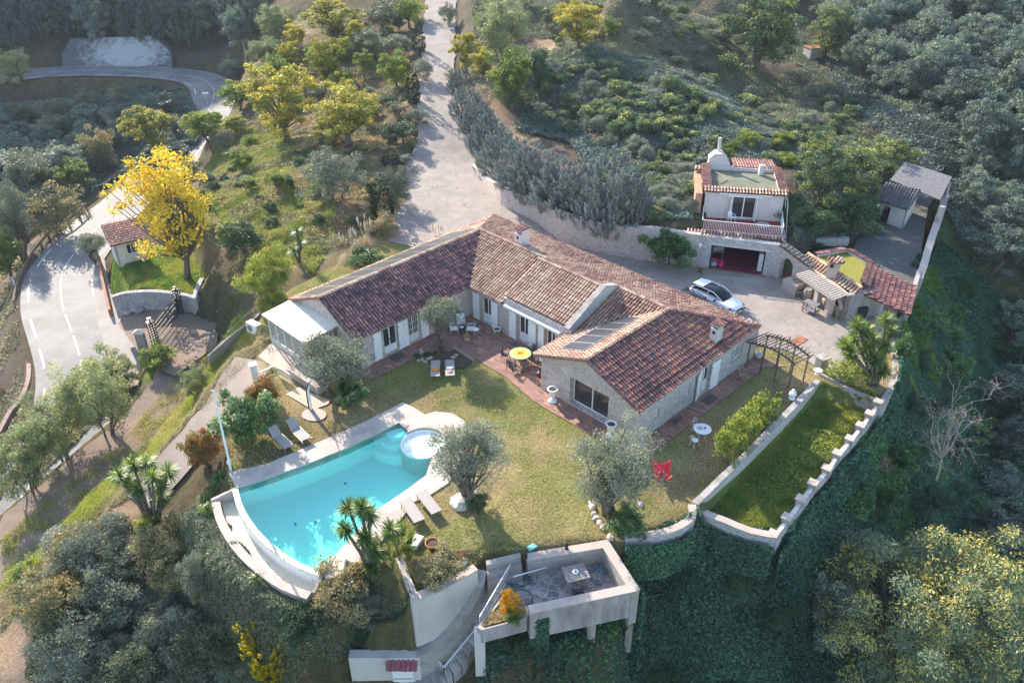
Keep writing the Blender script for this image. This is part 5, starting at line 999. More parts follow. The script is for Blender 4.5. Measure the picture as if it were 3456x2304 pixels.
o = railing('balustrade', [Q3(2790, 1262, .2), Q3(2850, 1292, .2)], .5, M['metalwhite'], None, .1); tag(o, 'white openwork metal railing on the short wall below the yuccas', 'railing')
b = MB(); b.box(Q3(2768, 1248, 0) + [0, 0, .5], (.65, .6, 1.0), .5); b.box(Q3(2768, 1248, 0) + [0, 0, 1.04], (.8, .75, .09), .5); thing_mesh('gate_pillar', b, M['render_grey'], 'square grey stone pillar at the top of the dividing wall', 'pillar')
b = MB(); b.lathe([(0, 0), (.2, 0), (.2, .06), (.1, .1), (.16, .2), (.24, .34), (.2, .5), (.08, .56), (.06, .62), (.1, .68), (.06, .74), (0, .76)], Q3(2672, 1345, .25), 16); thing_mesh('finial_urn', b, M['white'], 'white round finial urn on top of the dividing wall', 'urn')
b = MB(); b.lathe([(0, 0), (.15, 0), (.1, .1), (.28, .3), (.3, .34), (.24, .32), (.0, .25)], Q3(2757, 1262, .3), 16); thing_mesh('flower_bowl', b, M['white'], 'white planted bowl beside the grey pillar', 'bowl')
# ------------------------------------------------------------------ sunken terrace at the front
FZ = -1.25; WZ = -.05
te = empty('sunken_terrace', at(1880, 1950, FZ), 'walled stone terrace on posts jutting over the ivy slope', 'terrace')
T0, T1, T2, T3 = at(1775, 1868, 0), at(2050, 1822, 0), at(2158, 1990, 0), at(1790, 2068, 0)   # outer top corners
tp = lambda i, j: T0 + (T1 - T0) * i + (T3 - T0) * j
def ter(i, j):  # bilinear on the four corners
    return (T0 * (1 - i) + T1 * i) * (1 - j) + (T3 * (1 - i) + T2 * i) * j
FLO = [at(1640, 1915, FZ), at(1790, 1905, FZ), at(2062, 1858, FZ), at(2140, 2012, FZ), at(1790, 2078, FZ), at(1700, 1985, FZ), at(1640, 1955, FZ)]
b = MB(); b.prism([tuple(q[:2]) for q in FLO], FZ - .3, FZ); b.build('terrace_floor', M['flag'], te)
def twall(nm, P_, Q_, n2, z0, mat='stone_dark', th=.42, z1=WZ, cop=.06):
    b = MB(); wall(b, P_, Q_, z0, z1, th, (), n2); o = b.build(nm, M[mat], te); b = MB(); nn = np.array(n2, float); nn /= np.linalg.norm(nn); wall(b, np.array(P_[:2]) - nn * .04, np.array(Q_[:2]) - nn * .04, z1 + .002, z1 + cop, th + .08, (), n2); b.build('coping', M['coping'], o); return o
inn = lambda P_, Q_: (lambda n_: n_ if n_ @ ((ter(.5, .5) - P_)[:2]) > 0 else -n_)(np.array([-(Q_ - P_)[1], (Q_ - P_)[0]]))
twall('terrace_wall', T0, T1, inn(T0, T1), -3, cop=.06); twall('terrace_wall', T1 + (T2 - T1) * .02, T2, inn(T1, T2), -2.4, cop=.066); twall('parapet', T2 + (T3 - T2) * .03, T3, inn(T2, T3), -1.9, 'render_grey', cop=.072)
b = MB(); P_ = T2 + (T3 - T2) * .42; b.box(at(1996, 2100, -2.0) + [0, 0.25, -2.0], (.42, .5, 4.2), .15); b.build('support_post', M['render_grey'], te); b = MB(); b.box(at(2132, 2035, -2) + [0, .25, -1.97], (.38, .46, 4), .15); b.build('support_post', M['render_grey'], te)
# steps from the lawn, hose, triangular planter, curved stair
b = MB()
for k in range(3):
    a_ = [at(1640, 1885, 0), at(1755, 1858, 0), at(1765, 1900, 0), at(1645, 1930, 0)]; f0, f1 = k / 3, (k + 1) / 3
    q = [a_[0] + (a_[3] - a_[0]) * f0, a_[1] + (a_[2] - a_[1]) * f0, a_[1] + (a_[2] - a_[1]) * (f1 + .02), a_[0] + (a_[3] - a_[0]) * (f1 + .02)]; b.prism([tuple(v[:2]) for v in q], -2, -.12 - k * .36)
b.build('terrace_steps', M['concrete'], te)
PLT = [at(1722, 1980, -.55), at(1790, 2060, -.55), at(1778, 2085, -.55), at(1625, 2125, -.55), at(1610, 2115, -.55)]
b = MB(); c_ = sum(PLT) / 5
for i in range(5):
    P_, Q_ = PLT[i], PLT[(i + 1) % 5]; e1 = (c_ - P_) * .14; e2 = (c_ - Q_) * .14; b.hexa([(*P_[:2], -1.5), (*Q_[:2], -1.5), (*(Q_ + e2)[:2], -1.5), (*(P_ + e1)[:2], -1.5), (*P_[:2], -.55), (*Q_[:2], -.55), (*(Q_ + e2)[:2], -.55), (*(P_ + e1)[:2], -.55)])
pl_ = b.build('planter_wall', M['render_grey'], te)
b = MB(); b.prism([tuple((P_ * .88 + c_ * .12)[:2]) for P_ in PLT], -1.5, -.68); b.build('planter_soil', M['soil'], te)
b = MB(); b.box(at(1618, 2150, -1.2) + [0, .2, -1.3], (.5, .5, 3.2)); b.build('support_post', M['whitewall'], te)
ST = spline([at(*q_) for q_ in STP], .3)
st_ = empty('curved_stair', ST[len(ST) // 2], 'curved stone stair descending from the sunken terrace', 'stairs'); b = MB(); k_ = 19
for i in range(k_):
    j0 = int(i * (len(ST) - 1) / k_); j1 = int((i + 1) * (len(ST) - 1) / k_); P_, Q_ = ST[j0], ST[j1]; T_ = (Q_ - P_)[:2]; T_ /= np.linalg.norm(T_); N_ = np.array([-T_[1], T_[0]]) * .72
    b.hexa([(*(P_[:2] + N_), -7), (*(P_[:2] - N_), -7), (*(Q_[:2] - N_), -7), (*(Q_[:2] + N_), -7)] + [(*(v), P_[2]) for v in (P_[:2] + N_, P_[:2] - N_, Q_[:2] - N_, Q_[:2] + N_)])
b.build('treads', M['render_grey'], st_)
ribbonwall('stair_wall', [-.4, -1.0, -1.7, -2.4, -3.1, -3.6, -3.78], [(1642, 1925, -.4), (1628, 1985, -1.0), (1600, 2045, -1.7), (1560, 2105, -2.4), (1505, 2160, -3.1), (1445, 2203, -3.6), (1405, 2218, -3.78)], .7, 'stone_dark', None, zb=-7.5, parent=st_, out=-1)
o = railing('stair_railing', [at(1722, 1945, -1.25), at(1620, 2120, -1.3)], .9, M['metalwhite'], st_, .14); o = railing('stair_railing', [at(1608, 2160, -3.9), at(1500, 2290, -5.4), at(1478, 2262, -5.4)], .95, M['metalwhite'], st_, .15)
# low wall with white hatch at the bottom
DW0, DW1 = at(1188, 2290, -5.5), at(1400, 2290, -5.5)
b = MB(); wall(b, DW0, DW1 + [.35, 0, 0], -8, -3.8, .5, (), (0, 1)); dw = tag(b.build('hatch_wall', M['whitewall'], None), 'stained white wall with a small white hatch at the bottom edge', 'wall')
b = MB(); P_ = at(1358, 2262, -4.8); b.box(np.array([P_[0], DW0[1] - .03, -5.05]), (1.05, .06, 1.25)); hd = b.build('hatch_door', M['metalwhite'], dw); b = MB(); [b.box(np.array([P_[0], DW0[1] - .07, z]), (1.0, .02, .03)) for z in (-4.62, -5.4)]; b.build('hinge', M['black'], hd)
roofplane('hatch_tiles', [np.array([P_[0] + i, DW0[1] + j, z]) for i, j, z in ((-.75, .1, -3.95), (.75, .1, -3.95), (.75, -.45, -4.2), (-.75, -.45, -4.2))], (1, 0, 0), [simple('plum_tiles', (.32, .1, .12), .7, 0, .2, 3), M['tile_pan']], dw, 71)
# retaining walls of the beds beside the stair
ribbonwall('bed_wall', [.05, .04, .03, .02], [(1612, 1925, 0), (1555, 1957, 0), (1480, 1995, 0), (1392, 2030, 0)], .35, 'whitewall', 'cracked whitish wall holding the flower bed left of the steps', out=-1, zb=-3.4, coping=.05)
ribbonwall('bed_side_wall', [.05, .05, .03], [(1338, 1885, 0), (1362, 1950, 0), (1391, 2026, 0)], .3, 'render_grey', 'short side wall of the flower bed below the terracotta bowl', out=1, zb=-3, coping=.03)
ribbonwall('rubble_wall', [-1.9, -1.9, -2.0, -2.1, -2.1], [(820, 2010, -2.6), (880, 2035, -2.7), (950, 2065, -2.8), (1010, 2075, -2.9), (1060, 2070, -2.9)], .5, 'stone_dark', 'curved grey rubble wall below the pool planting', out=1, zb=-5.5)
b = MB(); b.box(at(1405, 1833, 0) + [0, 0, .12], (.85, .5, .24), 1.15); thing_mesh('stone_block', b, M['whitewall'], 'white stone block beside the conifer shrub at the lawn edge', 'block', bevel=.02)
# ------------------------------------------------------------------ gate, gatehouse, walls on the left
ribbonwall('court_wall', [-4.3, -4.2, -4.2, -4.25, -4.3, -4.3], [(395, 1060, -6.05), (440, 1050, -6.05), (500, 1045, -6.05), (560, 1045, -6.05), (620, 1052, -6.05), (675, 1062, -6.05)], .45, stonemat('grey_block_stone', [(.42, .39, .38), (.55, .52, .5), (.48, .45, .44)], (.3, .27, .26), 2.6, .08, .03, (1, 1, 1.8)), 'grey block wall behind the gate court', out=1)
ribbonwall('court_side_wall', [-4.3, -4.2, -4.1], [(675, 1062, -6.05), (690, 1020, -6.0), (700, 985, -5.6)], .4, 'stone_grey', 'grey stone wall turning uphill at the right of the gate court', out=1)
ribbonwall('drive_wall', [-4.6, -4.7, -5.0], [(702, 1020, -6.0), (728, 1060, -6.05), (742, 1090, -6.05)], .35, 'stone_grey', 'short curved wall where the entrance drive meets the hedge', out=1)
gt = empty('iron_gate', at(560, 1110, -6), 'dark wrought iron driveway gate on openwork posts', 'gate')
gp1, gp2 = at(528, 1165, -6.05), at(612, 1055, -6.05)
for P_ in (gp1, gp2):
    b = MB()
    for sx in (-.22, .22):
        for sy in (-.22, .22): b.bar(P_ + [sx, sy, 0], P_ + [sx, sy, 2.3], .06, .06)
    for z in np.arange(.15, 2.31, .24):
        for a_, c2 in (((-.22, -.22), (.22, -.22)), ((.22, -.22), (.22, .22)), ((.22, .22), (-.22, .22)), ((-.22, .22), (-.22, -.22))): b.bar(P_ + [*a_, z], P_ + [*c2, z], .05, .04); b.bar(P_ + [*a_, z], P_ + [*c2, min(2.3, z + .24)], .03, .03)
    b.lathe([(.3, 2.3), (.32, 2.36), (.05, 2.42), (.04, 2.6), (.2, 2.66), (.2, 2.7), (0, 2.72)], P_, 12); b.build('gate_post', M['black'], gt)
b = MB(); n_ = 22; dv = gp2 - gp1; 
for k in range(n_ + 1): R__ = gp1 + dv * (.06 + .88 * k / n_); hz = 1.75 + .25 * math.sin(math.pi * k / n_); b.bar(R__ + [0, 0, .08], R__ + [0, 0, hz], .035, .035)
for z in (.15, .55, 1.0, 1.4, 1.75): b.bar(gp1 + dv * .06 + [0, 0, z], gp1 + dv * .94 + [0, 0, z], .05, .06)
b.build('gate_leaf', M['black'], gt)
b = MB(); P_ = at(487, 1185, -6.1); b.box(P_ + [0, 0, .9], (.65, .65, 2.0), .2); o = b.build('stone_gate_pillar', M['render_grey'], None); tag(o, 'grey stone pillar with pyramid cap left of the iron gate', 'pillar'); b = MB(); b.add([P_ + [i * .45, j * .45, 1.92] for i, j in ((-1, -1), (1, -1), (1, 1), (-1, 1))] + [P_ + [0, 0, 2.15]], [(0, 1, 4), (1, 2, 4), (2, 3, 4), (3, 0, 4), (3, 2, 1, 0)]); b.build('pillar_cap', M['concrete'], o)
gh = empty('gate_hut', at(450, 880, -4.5), 'small white hut with dark window under the yellow tree', 'hut')
h0, h1 = at(402, 897, -4.5), at(504, 872, -4.5); hd_ = (h1 - h0)[:2]; hl = float(np.linalg.norm(hd_)); hd_ /= hl; hn = np.array([-hd_[1], hd_[0]])
b = MB(); wall(b, h0, h1, -4.7, -2.2, .25, [(hl * .38, hl * .82, -3.6, -2.6)], hn); wall(b, h0, h0 + np.array([*(hn * 3), 0]), -4.7, -2.2, .25, (), hd_); wall(b, h1, h1 + np.array([*(hn * 3), 0]), -4.7, -2.2, .25, (), -hd_); b.build('wall', M['whitewall'], gh)
frame_unit('window', np.array([*(h0[:2] + hd_ * hl * .38 + hn * .12), 0]), np.array([*hd_, 0]), np.array([*-hn, 0]), hl * .44, -3.6, -2.6, 3, 0, .05, parent=gh)
hh = lambda s_, t, z: np.array([*(h0[:2] + hd_ * s_ + hn * t), z])
roofplane('hut_roof', [hh(-.3, -.3, -2.2), hh(hl + .3, -.3, -2.2), hh(hl + .3, 3.2, -1.5), hh(-.3, 3.2, -1.5)], [*hd_, 0], T_red, gh, 81)
ribbonwall('roadside_wall', [-6.9, -7.0, -7.3], [(345, 890, -7.9), (356, 960, -8.0), (380, 1065, -8.0)], .25, 'rust', 'narrow rusty brown edge along the road beside the hut', out=-1)
b = MB(); c_ = [at(x, y, z) for x, y, z in [(64, 1060, -8.9), (84, 1105, -8.9), (100, 1180, -9), (110, 1240, -9), (108, 1300, -9), (85, 1360, -9.2), (50, 1400, -9.4), (12, 1470, -9.6), (-30, 1540, -9.8)]]
ribbonwall('kerb_wall', [z + .55 for z in (-8.9, -8.9, -9, -9, -9, -9.2, -9.4, -9.6, -9.8)], [(64, 1060, -8.9), (84, 1105, -8.9), (100, 1180, -9), (110, 1240, -9), (108, 1300, -9), (85, 1360, -9.2), (50, 1400, -9.4), (12, 1470, -9.6), (-30, 1540, -9.8)], .35, simple('brown_stone', (.34, .23, .19), .9, 0, .3, 3), 'low brown stone wall along the outer side of the road', out=-1)
gr = empty('timber_guardrail', at(160, 860, -8), 'brown timber guardrail around the outside of the road bend', 'guardrail')
gpts = [(296, 712, -7.9), (270, 738, -7.9), (235, 765, -7.9), (205, 785, -8), (170, 815, -8), (145, 845, -8.1), (118, 880, -8.2), (95, 920, -8.4), (75, 965, -8.6), (62, 1005, -8.7), (56, 1045, -8.8)]
gpw = [at(*q) for q in gpts]; b = MB()
for P_, Q_ in zip(gpw[:-1], gpw[1:]): b.tube([P_ + [0, 0, .95], Q_ + [0, 0, .95]], .11, 7)
b.build('rail', M['brownrail'], gr)
for P_ in gpw[:-1]: b = MB(); b.bar(P_ + [0, 0, -.5], P_ + [0, 0, 1.0], .2, .2); b.build('post', M['brownrail'], gr)
for i, (x, y, z) in enumerate([(295, 722, -7.9), (197, 795, -8), (116, 862, -8.1), (62, 975, -8.6)]):
    b = MB(); P_ = at(x, y, z); b.lathe([(.09, 0), (.08, 1.25), (0, 1.3)], P_ + [-.35, .2, 0], 8); o = thing_mesh('road_marker_post', b, M['white'], ['white marker post at the far end of the guardrail', 'white marker post at the middle of the guardrail bend', 'white marker post near the roadside grass slope', 'white marker post at the near end of the guardrail'][i], 'marker post', 'marker posts on the road bend')
b = MB(); P_ = at(832, 212, 0); P_ = hit(832, 212); h_ = hgt(818, 138, P_) - P_[2]; b.tube([P_, P_ + [0, 0, h_]], [.12, .08], 8); thing_mesh('utility_pole', b, M['barkpale'], 'pale utility pole by the distant road bend', 'pole')
b = MB(); P_ = at(700, 350, -6.4); b.bar(P_, P_ + [0, 0, 1.6], .06, .06); b.bar(P_ + [-.5, 0, 1.6], P_ + [.5, 0, 1.6], .08, .3); thing_mesh('road_sign', b, M['metalwhite'], 'small white sign seen edge-on at the far road bend', 'sign')
# rock-faced bank across the road
bk = []
c0 = [np.array(atd(x, y, z)) for x, y, z in [(212, 232, 146.8), (320, 231, 147.0), (450, 231, 146.9), (560, 233, 146.3), (582, 236, 145.5)]]
c1 = [np.array(atd(x, y, z)) for x, y, z in [(208, 185, 147.3), (240, 130, 148), (450, 124, 148), (517, 119, 148), (576, 178, 146.6)]]
b = MB(); vs = c0 + c1; vs2 = [v + np.array([0, 3, -.6]) for v in vs]; b.add(vs + vs2, [(i, i + 1, 6 + i, 5 + i) for i in range(4)] + [(14, 13, 12, 11, 10, 15, 16, 17, 18, 19)] + [(5 + i, 6 + i, 16 + i, 15 + i) for i in range(4)] + [(0, 5, 15, 10), (9, 4, 14, 19)])
mt, n, p = newmat('netted_rock_face'); P = pos(n)
s1 = nd(n, 'ShaderNodeVectorMath', operation='SUBTRACT'); n.links.new(P, s1.inputs[0]); cc_ = (c0[2] + c1[2]) / 2 + [-1, 0, 0]; s1.inputs[1].default_value = tuple(cc_)
mp = nd(n, 'ShaderNodeVectorMath', operation='MULTIPLY'); n.links.new(s1.outputs[0], mp.inputs[0]); mp.inputs[1].default_value = (.13, .25, .25); ln = nd(n, 'ShaderNodeVectorMath', operation='LENGTH'); n.links.new(mp.outputs[0], ln.inputs[0])
f = mth(n, 'ADD', ln.outputs['Value'], mth(n, 'MULTIPLY', mth(n, 'SUBTRACT', noise(n, P, .9, 6, .75), .5), 2.4)); c = mix(n, mscale(n, f, 1.1, .5), (.12, .115, .12), (.42, .42, .42))
n.links.new(c, p.inputs['Base Color']); p.inputs['Roughness'].default_value = .95; bump(n, p, noise(n, P, 2, 6), .3)
thing_mesh('rock_bank', b, mt, 'steep netted rock face above the distant road bend', 'bank')
# railings near the pool-house path
b = MB(); P_ = at(862, 1275, -.5); b.box(P_ + [0, 0, .55], (.42, .42, 1.1), .4); b.box(P_ + [0, 0, 1.12], (.52, .52, .08), .4); thing_mesh('path_pillar', b, M['white'], 'short white pillar beside the garden path', 'pillar')
o = railing('path_gate', [at(868, 1292, -.6), at(935, 1262, -.4)], .75, M['metalwhite'], None, .16); tag(o, 'white slatted metal gate leaning by the path pillar', 'gate')
o = railing('step_railing', [at(940, 1270, 0), at(985, 1296, 0)], .8, M['metalwhite'], None, .12); tag(o, 'white step railing beside the paved landing', 'railing')
ribbonwall('landing_wall', [.5, .5, .5], [(975, 1268, 0), (1020, 1298, 0), (1074, 1332, 0)], .8, 'coping', 'low cream wall holding the paved landing under the olive tree', out=1, zb=-.5, coping=.05)
ribbonwall('terrace_fence_wall', [-1.0, -1.3, -1.8, -2.5], [(880, 1060, -1.4), (860, 1085, -1.7), (770, 1170, -2.6), (705, 1225, -3.2)], .2, 'concrete', 'thin concrete kerb running down the grass bank', out=1)
o = railing('bank_fence', [at(845, 1090, -1.5), at(775, 1155, -2.2)], .9, simple('dull_green_metal', (.12, .14, .1), .6), None, .16); tag(o, 'dull metal fence along the top of the grass bank', 'fence')
b = MB(); P_ = at(862, 1122, -1.0); b.box(P_ + [0, 0, .45], (1.2, .55, .85), R_(-35)); o = thing_mesh('air_conditioner', b, M['white'], 'white air conditioning unit outside the conservatory', 'air conditioner', bevel=.03)
b = MB(); e_ = np.array([math.cos(R_(-125)), math.sin(R_(-125)), 0]); c_ = P_ + [0, 0, .45]; s_ = np.array([math.cos(R_(-35)), math.sin(R_(-35)), 0]); vs = [c_ + e_ * .285 - s_ * .2 + s_ * math.cos(a_) * .28 + np.array([0, 0, math.sin(a_) * .28]) for a_ in np.linspace(0, 6.28, 17)[:-1]]; b.add(vs, [tuple(range(16))]); b.build('fan_grille', M['grey'], o)
# ------------------------------------------------------------------ cars
def car(loc, heading, paint_m, label):
    r = empty('parked_car', loc, label, 'car', None, heading); z0 = np.zeros(3); WL[r.name] = z0
    # stations along length: x, half width, sill z, belt z
    def loft(sec, closed=True):
        n_ = len(sec[0]); vs = [p_ for s_ in sec for p_ in s_]; fs = [(i * n_ + j, i * n_ + (j + 1) % n_, (i + 1) * n_ + (j + 1) % n_, (i + 1) * n_ + j) for i in range(len(sec) - 1) for j in range(n_)]
        fs += [tuple(range(n_ - 1, -1, -1)), tuple(range((len(sec) - 1) * n_, len(sec) * n_))]; return vs, fs
    b = MB(); S_ = []
    for x, hw, lo, sh_, top in [(-2.18, .62, .42, .6, .78), (-2.1, .8, .3, .66, .92), (-1.75, .88, .24, .72, .98), (-1.2, .9, .22, .74, .98), (0, .9, .22, .72, .95), (.9, .9, .22, .7, .92), (1.3, .88, .22, .68, .88), (1.75, .84, .22, .62, .80), (2.05, .74, .26, .54, .70), (2.18, .56, .34, .48, .6)]:
        S_.append([(x, -hw * .9, lo), (x, -hw, lo + .12), (x, -hw, sh_), (x, -hw * .9, top), (x, -hw * .45, top + .04), (x, hw * .45, top + .04), (x, hw * .9, top), (x, hw, sh_), (x, hw, lo + .12), (x, hw * .9, lo)])
    b.add(*loft(S_)); body = b.build('body', paint_m, r, smooth=True); ms = body.modifiers.new('s', 'SUBSURF'); ms.levels = ms.render_levels = 2
    b = MB(); S_ = []
    for x, hw, zb, zt in [(-2.02, .62, .92, .98), (-1.85, .68, .95, 1.2), (-1.55, .68, .95, 1.38), (-.9, .69, .95, 1.43), (-.1, .69, .95, 1.43), (.25, .67, .93, 1.38), (.75, .68, .92, 1.12), (1.12, .66, .9, .95)]:
        ins = .12 * (zt - .9) / .5; S_.append([(x, -hw - .1, zb), (x, -hw + ins, zt - .05), (x, -hw * .6, zt), (x, hw * .6, zt), (x, hw - ins, zt - .05), (x, hw + .1, zb)])
    b.add(*loft(S_)); g = b.build('greenhouse', M['carglass'], r, smooth=True); ms = g.modifiers.new('s', 'SUBSURF'); ms.levels = ms.render_levels = 1
    b = MB(); b.hexa([(-1.9, -.56, 1.36), (-.95, -.56, 1.39), (-.95, .56, 1.39), (-1.9, .56, 1.36), (-1.85, -.54, 1.40), (-.95, -.56, 1.44), (-.95, .56, 1.44), (-1.85, .54, 1.40)]); b.build('roof_panel', paint_m, r)
    for sy in (-1, 1):
        b = MB(); b.tube([(-1.95, sy * .72, .98), (-1.5, sy * .67, 1.34), (-.9, sy * .66, 1.41), (.1, sy * .66, 1.40), (.45, sy * .68, 1.26), (1.1, sy * .74, .95)], .035, 6); b.tube([(-.35, sy * .78, .95), (-.3, sy * .67, 1.38)], .03, 6); b.build('pillar_trim', paint_m, r)
        b = MB(); b.box((.55, sy * .98, 1.0), (.14, .2, .12)); b.build('wing_mirror', M['carblack'], r)
        for x in (-1.32, 1.33):
            b = MB(); ang = np.linspace(0, 2 * math.pi, 25)[:-1]; vs = []
            for y, rr in ((.66, .25), (.68, .32), (.88, .32), (.91, .28), (.9, .22)): vs += [(x + math.cos(a_) * rr, sy * y, .32 + math.sin(a_) * rr) for a_ in ang]
            b.add(vs, [(i * 24 + j, i * 24 + (j + 1) % 24, (i + 1) * 24 + (j + 1) % 24, (i + 1) * 24 + j) for i in range(4) for j in range(24)]); w_ = b.build('wheel', M['tyre'], r)
            b = MB(); [b.bar((x, sy * .9, .32), (x + math.cos(a_) * .23, sy * .9, .32 + math.sin(a_) * .23), .05, .03) for a_ in np.linspace(0, 2 * math.pi, 11)[:-1]]; b.build('rim', M['alloy'], w_)
        b = MB(); b.add([(2.06, sy * .78, .6), (1.72, sy * .87, .7), (1.75, sy * .8, .78), (2.1, sy * .55, .68), (2.17, sy * .5, .6)], [(0, 1, 2, 3, 4)] if sy < 0 else [(4, 3, 2, 1, 0)]); b.build('headlight', M['carglass'], r)
        b = MB(); b.box((-2.1, sy * .68, .82), (.1, .3, .14)); b.build('tail_light', M['red'], r)
    b = MB(); b.box((2.16, 0, .5), (.06, .8, .2)); [b.box((2.1, s_ * .62, .34), (.1, .3, .12)) for s_ in (-1, 1)]; b.build('grille', M['carblack'], r)
    b = MB(); b.box((2.2, 0, .38), (.02, .5, .11)); b.build('number_plate', M['white'], r)
    for x0 in (-.35, .6): b = MB(); b.box((x0 - .2, -.905, .8), (.16, .02, .03)); b.box((x0 - .2, .905, .8), (.16, .02, .03)); b.build('door_handle', M['chrome'], r)
    return r
pf, pb = at(2478, 1045, .3), at(2340, 985, .3); hd1 = math.atan2(*(pf - pb)[[1, 0]])
c_ = (at(2497, 1042, .2) + at(2335, 988, .6)) / 2; c_[2] = .04
car(c_, hd1 - .02, M['carwhite'], 'white hatchback with black glass roof parked outside the garage')
c2_ = c_ + np.array([-math.cos(hd1) * .9 - 1.5, -math.sin(hd1) * .2 - 1.1, 0]); car(c2_, hd1, M['carblack'], 'black car almost hidden between the house roof and the white hatchback')
# ------------------------------------------------------------------ furniture
def lounger(label, group, back=0.0):
    r = empty('sun_lounger', (0, 0, 0), label, 'sun lounger', group); WL[r.name] = np.zeros(3)
    b = MB(); b.box((-.1, 0, .34), (1.35, .58, .02)) if back else b.box((0, 0, .34), (1.9, .58, .02)); b.build('seat', M['sling'], r)
    if back:
        b = MB(); a_ = back; P_ = np.array([.57, 0, .34]); e = np.array([math.cos(a_), 0, math.sin(a_)]) * .72; u = np.array([-math.sin(a_), 0, math.cos(a_)]) * .02
        b.hexa([P_ + [0, -.29, 0], P_ + e + [0, -.29, 0], P_ + e + [0, .29, 0], P_ + [0, .29, 0], P_ + u + [0, -.29, 0], P_ + e + u + [0, -.29, 0], P_ + e + u + [0, .29, 0], P_ + u + [0, .29, 0]]); b.build('backrest', M['sling'], r)
    for sy in (-.31, .31): b = MB(); b.bar((-.96, sy, .33), (.96 if not back else .6, sy, .33), .04, .05); b.build('side_rail', M['slingframe'], r)
    for sx in (-.8, .7):
        for sy in (-.31, .31): b = MB(); b.bar((sx, sy, .32), (sx - .08 * (1 if sx < 0 else -1), sy, 0), .035, .035); b.build('leg', M['slingframe'], r)
    return r
def setl(r, head, foot, z=0):
    A_, B_ = at(*head, .34 + z), at(*foot, .34 + z); c_ = (A_ + B_) / 2; c_[2] = z + .04; r.location = c_; r.rotation_euler = (0, 0, math.atan2(*(A_ - B_)[[1, 0]])); return np.array(c_), math.atan2(*(A_ - B_)[[1, 0]])
l1 = lounger('taupe lounger with an orange towel on the shaded lawn', 'sun loungers'); p1, r1 = setl(l1, (1471, 1212), (1468, 1276))
l2 = copytree(l1); l2['label'] = 'taupe lounger with a folded blue and white towel on the shaded lawn'; p2, r2 = setl(l2, (1517, 1210), (1519, 1274))
l3 = lounger('raised-back lounger nearer the flagpole by the upper pool deck', 'sun loungers', R_(38)); setl(l3, (925, 1462), (982, 1515))
l4 = copytree(l3); l4['label'] = 'raised-back lounger nearer the shower post by the upper pool deck'; setl(l4, (985, 1435), (1040, 1490))
l5 = copytree(l1); l5['label'] = 'taupe lounger on the lower pool deck, nearer the yuccas'; setl(l5, (1372, 1695), (1410, 1750))
l6 = copytree(l1); l6['label'] = 'taupe lounger on the lower pool deck, nearer the multi-trunk olive'; setl(l6, (1425, 1668), (1468, 1722))
for l_, lc in ((l5, None), (l6, None)): l_.location.z = .05
b = MB(); b.box(lp(p1, -.25, 0, .4, r1), (.36, .4, .06), r1); thing_mesh('beach_towel', b, simple('orange_print', (.8, .25, .04), .9, 0, .5, 14), 'folded orange towel on the left shaded lounger', 'towel', bevel=.01)
b = MB(); b.box(lp(p2, -.15, 0, .4, r2), (.3, .42, .06), r2); thing_mesh('beach_towel', b, simple('blue_white_print', (.35, .42, .6), .9, 0, .7, 16), 'folded blue and white towel on the right shaded lounger', 'towel', bevel=.01)
b = MB(); b.lathe([(0, .05), (.1, .05), (.11, .0), (.2, -.01), (.2, -.02)], lp(p2, -.5, 0, .39, r2), 16); thing_mesh('sun_hat', b, simple('pink_straw', (.5, .3, .28), .9), 'rosy straw hat on the right shaded lounger', 'hat')
def chairm(label, group, mats, arms=True, h=.45, cat='chair', name='dining_chair', bh=.42, w_=.5):
    r = empty(name, (0, 0, 0), label, cat, group); WL[r.name] = np.zeros(3); ms, mf = mats
    b = MB(); b.box((0, 0, h), (w_ * .9, w_ * .95, .04)); b.build('seat', ms, r)
    b = MB(); b.hexa([(-w_ * .42, -w_ * .46, h + .04), (-w_ * .38, -w_ * .46, h + .04), (-w_ * .38, w_ * .46, h + .04), (-w_ * .42, w_ * .46, h + .04), (-w_ * .58, -w_ * .46, h + bh), (-w_ * .54, -w_ * .46, h + bh), (-w_ * .54, w_ * .46, h + bh), (-w_ * .58, w_ * .46, h + bh)]); b.build('backrest', ms, r)
    for sx in (-.42, .42):
        for sy in (-.46, .46): b = MB(); b.bar((sx * w_, sy * w_, h + (.2 if arms else 0)), (sx * w_ * 1.1, sy * w_ * 1.05, 0), .03, .03); b.build('leg', mf, r)
    if arms:
        for sy in (-.48, .48): b = MB(); b.bar((-w_ * .46, sy * w_, h + .21), (w_ * .46, sy * w_, h + .21), .04, .03); b.build('armrest', mf, r)
    return r
# round dining table and six chairs
tc = at(1756, 1222, 0); dt = empty('dining_table', tc, 'round yellow patterned dining table on the brick patio', 'table')
mt, n, p = newmat('painted_stone_top'); P = pos(n); s1 = nd(n, 'ShaderNodeVectorMath', operation='SUBTRACT'); n.links.new(P, s1.inputs[0]); s1.inputs[1].default_value = (tc[0], tc[1], .74); ln = nd(n, 'ShaderNodeVectorMath', operation='LENGTH'); n.links.new(s1.outputs[0], ln.inputs[0])
f = mth(n, 'ADD', ln.outputs['Value'], mth(n, 'MULTIPLY', mth(n, 'SUBTRACT', noise(n, P, 5, 4), .5), .45)); c = ramp(n, f, [(0, (.3, .06, .02)), (.18, (.6, .3, .03)), (.45, (.72, .62, .12)), (.62, (.5, .6, .25)), (.75, (.3, .5, .3))]); n.links.new(c, p.inputs['Base Color']); p.inputs['Roughness'].default_value = .35
b = MB(); b.lathe([(0, .71), (.72, .71), (.75, .73), (.75, .75), (0, .752)], tc, 40); b.build('table_top', mt, dt)
